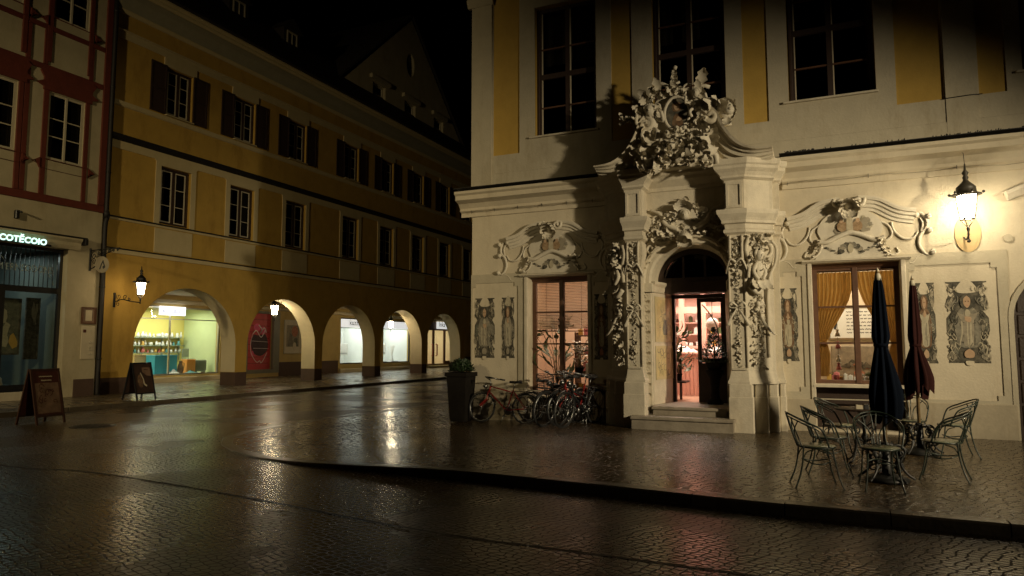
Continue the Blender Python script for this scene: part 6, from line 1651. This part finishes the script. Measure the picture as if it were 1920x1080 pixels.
g = MB(FB); g.bevbox(.2, 1.8, -3.15, -2.75, .42, 1.62, .02); g.build('body', 'paint_grey', t)
g = MB(FB); D = -2.745; rr3 = random.Random(9)
for k in range(12): 
    c = (rr3.uniform(.45, 1.5), rr3.uniform(.95, 1.5)); g.plate([(c[0] + rr3.uniform(.05, .15) * cos(a * .8), c[1] + rr3.uniform(.03, .1) * sin(a * .8)) for a in range(8)], D + .002 * k, D + .002 * k + .001, mi=rr3.choice((0, 1, 2)))
g.build('drawing', ['paint_dark', 'paint_mid', 'paint_rose'], t)
t = thing('display_ledge', 'inner ledge of the right window heaped with small goods', 'ledge', (.6, YB + .8, .6)); g = MB(FB); g.bevbox(-.1, 1.4, -1.1, -.56, .9, .94, .008); g.build('board', 'brown_wood', t)
g = MB(FB); g.box(-.1, 1.4, -1.05, -1.0, .42, .9); g.build('support', 'brown_wood', t)
goods(.12, 1.3, YB + .68, .94, ['ceramic_white', 'flower_pink', 'ceramic_amber', 'ceramic_white', 'paper'], '%s small package in the front row on the right window ledge', 'goods on the right window ledge', .05, .10, .05, 'package')
goods(.14, 1.3, YB + .86, .94, ['ceramic_white', 'flower_pink', 'leaf_mid', 'paper'], '%s small package in the back row on the right window ledge', 'goods on the right window ledge', .05, .12, .06, 'package')
t = thing('puppet_string', 'string of small white and pink figures hanging in the right window', 'garland', (.3, YB + .62, 1.1)); g = MB(FB); g.tube([(.30, -.62, 2.3), (.30, -.62, 1.1)], .004, 4); g.build('string', 'dark_wood', t)
for i, z in enumerate((1.86, 1.62, 1.36, 1.2)):
    g = MB(FB); g.ball((.30, -.62, z + .06), .03, 0, 8, 6); g.lathe([(.05, -.06), (.04, 0), (.015, .04)], (.30, -.62, z), 8); g.build('figure', 'flower_white' if i % 2 == 0 else 'flower_pink', t)
# ================================================================ BICYCLES
def bike(name, label, m_frame, loc, rz, lean, basket=False, drop=0.0, group='bicycles leaning on the baroque house'):
    # side on along +x: front wheel at -x (handlebar end), rear wheel at +x
    t = thing(name, label, 'bicycle', loc, 0, group); ROOT_LOC[t.name] = Vector((0, 0, 0)); t.rotation_euler = (lean, 0, rz)
    R = .335; F = (-.53, 0, R); B = (.53, 0, R); bb = (.08, 0, .28); st = (.22, 0, .74); hd = (-.34, 0, .80); hl = (-.37, 0, .68)
    g = MB()
    g.tube([st, (bb[0], 0, bb[2])], .016, 8); g.tube([hd, (st[0] - .02, 0, st[2] - .06)] if not drop else [hl, (.16, 0, .50)], .015, 8); g.tube([hl, bb], .018, 8); g.tube([hd, hl], .02, 8)
    for e in (-.05, .05):
        g.tube([(bb[0], e * .6, bb[2]), (B[0], e, B[2])], .010, 6); g.tube([(st[0] + .01, e * .4, st[2] - .05), (B[0], e, B[2])], .009, 6)
    g.build('frame', m_frame, t)
    g = MB()
    for e in (-.05, .05): g.tube([(hl[0], e, hl[2]), (hl[0] - .03, e, .52), (F[0] - .03, e, F[2] + .05), (F[0], e, F[2])], [.014, .013, .010, .009], 6)
    g.tube([(hl[0], -.05, hl[2]), (hl[0], .05, hl[2])], .015, 6); g.build('fork', m_frame, t)
    for c in (F, B):
        g = MB(); n = 30
        g.tube([(c[0] + (R - .02) * cos(2 * pi * i / n), 0, c[2] + (R - .02) * sin(2 * pi * i / n)) for i in range(n)], .017, 6, True); w = g.build('wheel', 'rubber', t)
        g = MB(); g.tube([(c[0] + (R - .045) * cos(2 * pi * i / n), 0, c[2] + (R - .045) * sin(2 * pi * i / n)) for i in range(n)], .010, 5, True); g.build('rim', 'chrome', w)
        g = MB()
        for i in range(18):
            a = 2 * pi * i / 18; g.tube([(c[0], .02 * (-1) ** i, c[2]), (c[0] + (R - .05) * cos(a), 0, c[2] + (R - .05) * sin(a))], .0016, 3)
        g.tube([(c[0], -.06, c[2]), (c[0], .06, c[2])], .018, 8); g.build('spokes', 'chrome', w)
        g = MB(); P = [(c[0] + (R + .012) * cos(a), 0, c[2] + (R + .012) * sin(a)) for a in [(.15 if c is B else .55) * pi * 0 + pi * (.05 + .75 * i / 12) for i in range(13)]]
        g.tube(P, .022, 6, flat=.35, up=(0, 1, 0)); g.build('mudguard', 'black_enamel', t)
    g = MB(); g.tube([(st[0], 0, st[2]), (st[0] + .04, 0, .90)], .012, 6); g.build('seat_post', 'chrome', t)
    g = MB(); sp = [(.12, .018), (.2, .03), (.28, .075), (.36, .085), (.40, .06)]
    g.add([(x, s * w, .93 + (.02 if x > .3 else 0) - (.03 if s else 0) * .6) for x, w in sp for s in (-1, 0, 1)] + [(x, s * w * .9, .88) for x, w in sp for s in (-1, 0, 1)],
          [(i * 3 + k, i * 3 + k + 1, i * 3 + k + 4, i * 3 + k + 3) for i in range(4) for k in (0, 1)] + [(15 + i * 3 + k, 15 + i * 3 + k + 1, 15 + i * 3 + k + 4, 15 + i * 3 + k + 3) for i in range(4) for k in (0, 1)] +
          [(i * 3, i * 3 + 3, 18 + i * 3, 15 + i * 3) for i in range(4)] + [(i * 3 + 2, i * 3 + 5, 20 + i * 3, 17 + i * 3) for i in range(4)] + [(0, 1, 16, 15), (1, 2, 17, 16), (12, 13, 28, 27), (13, 14, 29, 28)], 0, True)
    g.build('saddle', 'leather_black', t)
    g = MB(); g.tube([hd, (-.35, 0, .93), (-.40, 0, .96)], .013, 6)
    for e in (-1, 1): g.tube(smooth_path([(-.40, 0, .96), (-.40, e * .14, .99), (-.34, e * .26, .99), (-.22, e * .30, .97)], 5), .012, 6)
    hb = g.build('handlebar', 'chrome', t)
    for e in (-1, 1):
        g = MB(); g.tube([(-.26, e * .29, .978), (-.14, e * .31, .96)], .018, 7); g.build('grip', 'rubber', hb)
        g = MB(); g.tube([(-.34, e * .24, .97), (-.24, e * .24, .95)], .006, 5); g.build('brake_lever', 'chrome', hb)
    g = MB(); g.lathe([(.095, -.004), (.095, .004), (.03, .006), (.03, -.006)], (0, 0, 0), 18)
    g.v = [(bb[0] + a, .055 + c, bb[2] + b) for a, b, c in g.v]; g.tube([(bb[0], -.1, bb[2]), (bb[0], .1, bb[2])], .014, 7); g.tube([(bb[0], .1, bb[2]), (bb[0] - .12, .1, bb[2] - .12)], .010, 6); g.tube([(bb[0], -.1, bb[2]), (bb[0] + .12, -.1, bb[2] + .12)], .010, 6)
    ck = g.build('crank', 'chrome', t)
    for e, dx in ((.1, -.12), (-.1, .12)):
        g = MB(); y0, y1 = sorted((e, e * 2)); g.bevbox(bb[0] + dx - .035, bb[0] + dx + .035, y0, y1, bb[2] + dx - .012, bb[2] + dx + .012, .005); g.build('pedal', 'black_enamel', ck)
    g = MB(); g.tube([(bb[0], .06, bb[2] + .09), (B[0], .06, B[2] + .04)], .006, 4); g.tube([(bb[0], .06, bb[2] - .09), (B[0], .06, B[2] - .04)], .006, 4); g.build('chain', 'steel', t)
    g = MB(); g.lathe([(.05, -.03), (.055, .0), (.03, .05), (0, .055)], (0, 0, 0), 12); g.v = [(-.46 - c, a, .80 + b) for a, b, c in g.v]; g.build('headlight', 'chrome', t)
    if basket:
        g = MB()
        for k in range(5): q = 1 - .06 * (4 - k); g.tube([(-.62 * 1 + .16 * q * cos(a) + .02, .17 * q * sin(a), .72 + .06 * k) for a in [2 * pi * i / 16 for i in range(16)]], .006, 4, True)
        for i in range(16): a = 2 * pi * i / 16; g.tube([(-.60 + .122 * cos(a), .13 * sin(a), .72), (-.60 + .16 * cos(a), .17 * sin(a), .96)], .005, 4)
        g.lathe([(.125, .72), (0, .721)], (-.60, 0, 0), 14); g.build('basket', 'black_iron', t)
    else:
        g = MB()
        for e in (-.06, .06): g.tube([(.28, e, .70), (.80, e, .70), (.53, e, .35)], .006, 5)
        for x in (.35, .5, .65, .8): g.tube([(x, -.06, .70), (x, .06, .70)], .006, 5)
        g.build('rack', 'black_enamel', t)
    g = MB(); g.tube([(.1, -.05, .27), (.02, -.16, .01)], .008, 5); g.build('kickstand', 'chrome', t)
    if abs(rz) > .5 and abs(rz) < 2: t.scale = (1.08, 1.08, 1.12)
    return t
bike('bicycle', 'red framed bicycle standing side on against the pale wall', 'red_enamel', (-6.42, 13.72, -.075), 0, radians(-7))
bike('bicycle', 'black bicycle leaning side on below the lit window behind the red one', 'black_enamel', (-5.35, 14.02, -.05), radians(183), radians(5))
bike('bicycle', 'dark bicycle with front basket parked nose out before the lit window', 'black_enamel', (-5.05, 13.72, -.045), radians(70), radians(6), True)
bike('bicycle', 'dark bicycle with silvery rims nearest to the portal', 'black_enamel', (-4.62, 13.60, -.035), radians(74), radians(7), False, 1)
bike('bicycle', 'dark red bicycle wedged between the two parked nose out', 'red_enamel', (-4.80, 13.95, -.04), radians(68), radians(3), False, 1)

# ================================================================ PLANTER at the corner
t = thing('planter', 'tall dark tapered planter with a clipped shrub at the house corner', 'planter', (-7.42, 13.85, -.08))
def ring4(c, r, z): return [(c[0] - r, c[1] - r, z), (c[0] + r, c[1] - r, z), (c[0] + r, c[1] + r, z), (c[0] - r, c[1] + r, z)]
c = (-7.50, 13.80)
g = MB(); lv = [(.17, -.08), (.19, .0), (.245, .92), (.275, .93), (.275, 1.02), (.24, 1.02), (.235, .96), (0.01, .95)]
for i in range(len(lv) - 1):
    a, b = ring4(c, *lv[i]), ring4(c, *lv[i + 1]); g.add(a + b, [(k, (k + 1) % 4, 4 + (k + 1) % 4, 4 + k) for k in range(4)])
g.build('pot', 'pot_dark', t)
g = MB(); rr = random.Random(3)
for k in range(520):
    a = rr.uniform(0, 6.3); b = rr.uniform(-.3, 1.5); r = .25 * rr.uniform(.6, 1.08); 
    p = (c[0] + r * cos(a) * cos(b), c[1] + r * sin(a) * cos(b), 1.08 + r * .75 * sin(b))
    g.leaf(p, (cos(a), sin(a), rr.uniform(-.5, 1)), (rr.uniform(-.4, .4), rr.uniform(-.4, .4), 1), .085, .045, .5)
g.build('shrub', 'leaf_dark', t)

# ================================================================ CAFE CHAIRS AND TABLE
def make_chair():
    t = local('cafe_chair', 'wire chair', 'chair', 'green wire chairs on the pavement')
    # faces +x; the hoop back stands at -x
    SZ = .455
    g = MB(); P = [(.21 * cos(a) * (1.0 if cos(a) > 0 else .95), .205 * sin(a), SZ) for a in [2 * pi * i / 28 for i in range(28)]]
    g.add([(0, 0, SZ + .002)] + [(x * .97, y * .97, SZ + .012) for x, y, _ in P] + [(x, y, SZ - .012) for x, y, _ in P], [(0, 1 + i, 1 + (i + 1) % 28) for i in range(28)] + [(1 + i, 29 + i, 29 + (i + 1) % 28, 1 + (i + 1) % 28) for i in range(28)] + [tuple(range(29, 57))], 0, True)
    seat = g.build('seat', 'seat_green', t)
    g = MB(); g.tube(P, .0115, 6, True); g.build('seat_rim', 'green_iron', seat)
    for e in (-1, 1):
        g = MB(); g.tube(smooth_path([(.15, e * .14, SZ - .01), (.17, e * .155, .30), (.20, e * .17, .14), (.245, e * .195, .0)], 5), .0095, 7); g.build('leg', 'green_iron', t)
        g = MB(); g.tube(smooth_path([(-.16, e * .15, SZ + .02), (-.175, e * .155, .30), (-.21, e * .165, .14), (-.265, e * .19, .0)], 5), .0095, 7); g.build('leg', 'green_iron', t)
    g = MB()
    hoop = smooth_path([(.10, -.205, SZ + .01), (.06, -.235, .58), (.0, -.25, .68), (-.14, -.235, .745), (-.27, -.14, .81), (-.315, 0, .835), (-.27, .14, .81), (-.14, .235, .745), (.0, .25, .68), (.06, .235, .58), (.10, .205, SZ + .01)], 5)
    g.tube(hoop, .0105, 7)
    g.tube([(x * .97 - .004, y * .93, z - .035) for x, y, z in hoop[10:-10]], .007, 6); back = g.build('backrest', 'green_iron', t)
    g = MB()
    for e in (-1, 1):
        g.tube(smooth_path([(-.17, e * .11, SZ), (-.22, e * .10, .60), (-.285, e * .115, .79)], 5), .0075, 6); g.tube(smooth_path([(-.19, e * .04, SZ), (-.24, e * .06, .62), (-.22, e * .19, .755)], 5), .008, 6)
        g.tube(smooth_path([(-.20, e * .02, SZ), (-.265, e * .015, .65), (-.31, e * .03, .82)], 5), .008, 6)
    g.build('back_bars', 'green_iron', back)
    g = MB(); g.tube([(.155 * cos(a), .15 * sin(a), .285 + .02 * cos(2 * a)) for a in [2 * pi * i / 20 for i in range(20)]], .008, 6, True)
    for a, b in ((.16, .15), (.16, -.15), (-.17, .15), (-.17, -.15)): g.tube(smooth_path([(a * .2, b * .95, .43), (a * .75, b, .40), (a * 1.05, b * 1.02, .30)], 4), .007, 5)
    g.build('stretcher', 'green_iron', t)
    return t
chair = make_chair()
CHS = [((-.10, 8.78), 12, 'green wire chair closest to the kerb at the left, its back to the doorway'),
       ((.04, 9.72), 6, 'green wire chair just behind the front left chair'),
       ((.18, 11.25), -14, 'green wire chair before the stone window sill, left of the table'),
       ((1.30, 9.82), 168, 'green wire chair with pale wet seat right of the blue parasol'),
       ((1.74, 11.95), 186, 'green wire chair nearest to the plaster wall on the right'),
       ((1.22, 12.35), -95, 'green wire chair behind the two folded parasols'),
       ((.56, 8.9), -84, 'green wire chair half hidden at the foot of the blue parasol')]
for i, ((x, y), a, lab) in enumerate(CHS):
    if i == 0:
        o = chair; o.location = (x, y, 0); o.rotation_euler = (0, 0, radians(a)); o['label'] = lab
    else: copy_tree(chair, None, (x, y, 0), radians(a), lab)
def table(x, y, lab, zt=.745):
    t = thing('cafe_table', lab, 'table', (x, y, 0))
    g = MB(); g.lathe([(.0, zt - .02), (.36, zt - .02), (.37, zt - .008), (.365, zt), (.0, zt + .003)], (x, y, 0), 30); g.build('tabletop', 'dark_wood', t)
    g = MB(); g.lathe([(.03, .2), (.022, .3), (.045, .36), (.02, .42), (.03, .6), (.06, .68), (.12, zt - .02)], (x, y, 0), 12); g.build('column', 'black_iron', t)
    for k in range(4):
        a = pi / 4 + k * pi / 2; g = MB(); g.tube([(x + cos(a) * r, y + sin(a) * r, z) for r, z in [(p[0], p[1]) for p in smooth_path([(.03, .30, 0), (.14, .34, 0), (.16, .20, 0), (.22, .06, 0), (.30, .012, 0)], 5)]], .014, 6)
        g.tube([(x + cos(a) * r, y + sin(a) * r, z) for r, z in spiral(.12, .44, .07, 1.2, 0, 12)], .008, 5); g.tube([(x + cos(a) * r, y + sin(a) * r, z) for r, z in [(.03, .5), (.2, .62), (.31, zt - .02)]], .010, 5); g.build('leg', 'black_iron', t)
    return t
table(.50, 10.75, 'round dark table behind the blue parasol with a small box on it')
t = thing('napkin_box', 'small pale box with a dark middle on the round table', 'box', (.55, 10.62, .748))
g = MB(); g.bevbox(.40, .50, 10.56, 10.68, .749, .80, .006); g.bevbox(.5625, .76, 10.56, 10.68, .749, .80, .006); g.build('body', 'paper', t)
g = MB(); g.bevbox(.5005, .562, 10.55, 10.69, .749, .815, .006); g.build('holder', 'ink', t)

# ================================================================ FOLDED PARASOLS
def parasol(name, label, x, y, fab, ztop, zwaist, zhem, rmax, seed, flare):
    t = thing(name, label, 'parasol', (x, y, 0)); rr = random.Random(seed)
    g = MB(); g.tube([(x, y, .25), (x, y, ztop + .02)], .024, 10); g.build('pole', 'pole_wood', t)
    g = MB(); n = 56; rows = 34; vs = []; ph = [rr.uniform(0, 6.3) for _ in range(6)]; 
    hem = [rr.uniform(-.10, .10) for _ in range(8)]
    for j in range(rows):
        q = j / (rows - 1); z = ztop - .05 - (ztop - .05 - zhem) * q; qw = (ztop - zwaist) / (ztop - zhem)
        if q < qw:
            s = q / qw; r = .026 + .062 * min(1, s * 1.1) ** .55; r *= (1 if s < .86 else 1 - .30 * (s - .86) / .14); amp = .15
        else:
            s = (q - qw) / (1 - qw); r = .060 + (rmax - .060) * sin(min(1, s * 1.25) * pi / 2) * (1 - .30 * max(0, s - .7) / .3); amp = .16 + .22 * s
        s2 = max(0, (q - qw) / (1 - qw))
        for k in range(n):
            a = 2 * pi * k / n
            f = 1 + amp * sin(8 * a + ph[0] + .5 * sin(3 * z + ph[1])) + .06 * sin(16 * a + ph[2]) + .08 * sin(3 * a + ph[3] + z)
            rad = r * f * (1 + flare * s2 * (.5 + .5 * cos(a - .5)) )
            dz = -abs(sin(4 * a + ph[0] * .5)) * .12 * s2 ** 2 + hem[k * 8 // n] * s2 ** 2
            vs.append((x + rad * cos(a), y + rad * sin(a), z + dz))
    g.add(vs, [(j * n + k, j * n + (k + 1) % n, (j + 1) * n + (k + 1) % n, (j + 1) * n + k) for j in range(rows - 1) for k in range(n)], 0, True)
    cn = g.build('canopy', fab, t)
    g = MB(); g.lathe([(.078, -.02), (.083, 0), (.078, .02)], (x, y, zwaist), 16); g.build('tie_strap', fab, t)
    g = MB(); g.lathe([(.040, -.09), (.036, -.03), (.012, .02), (.016, .045), (0, .07)], (x, y, ztop), 12); g.build('finial', 'white_paint', t)
    # wrought iron foot
    g = MB(); g.lathe([(.24, 0), (.25, .03), (.18, .06), (.06, .10), (.045, .42), (.05, .44), (.03, .46)], (x, y, 0), 20); ft = g.build('base', 'black_iron', t)
    g = MB()
    for k in range(5):
        a = k * 2 * pi / 5 + .3
        f = lambda P: [(x + cos(a) * r, y + sin(a) * r, z) for r, z in P]
        g.tube(f([(p[0], p[1]) for p in smooth_path([(.05, .40, 0), (.16, .42, 0), (.22, .34, 0), (.16, .22, 0), (.22, .1, 0), (.32, .02, 0)], 5)]), .016, 6); g.tube(f(spiral(.17, .33, .08, 1.3, 0, 14)), .010, 5); g.tube(f(spiral(.14, .16, .07, 1.3, 2, 14, -1)), .010, 5)
        for q in range(4): g.leaf((x + cos(a) * .15, y + sin(a) * .15, .2 + .06 * q), (cos(a + q), sin(a + q), .3), (0, 0, 1), .11, .05, .8)
    g.build('scrollwork', 'black_iron', ft)
    return t
parasol('folded_parasol', 'tall folded navy blue parasol beside the round table', .66, 9.45, 'fabric_navy', 2.50, 1.62, .84, .125, 4, .38)
parasol('folded_parasol', 'folded dark red parasol standing before the painted wall', 1.30, 12.0, 'fabric_red', 2.62, 1.62, 1.0, .145, 9, .40)
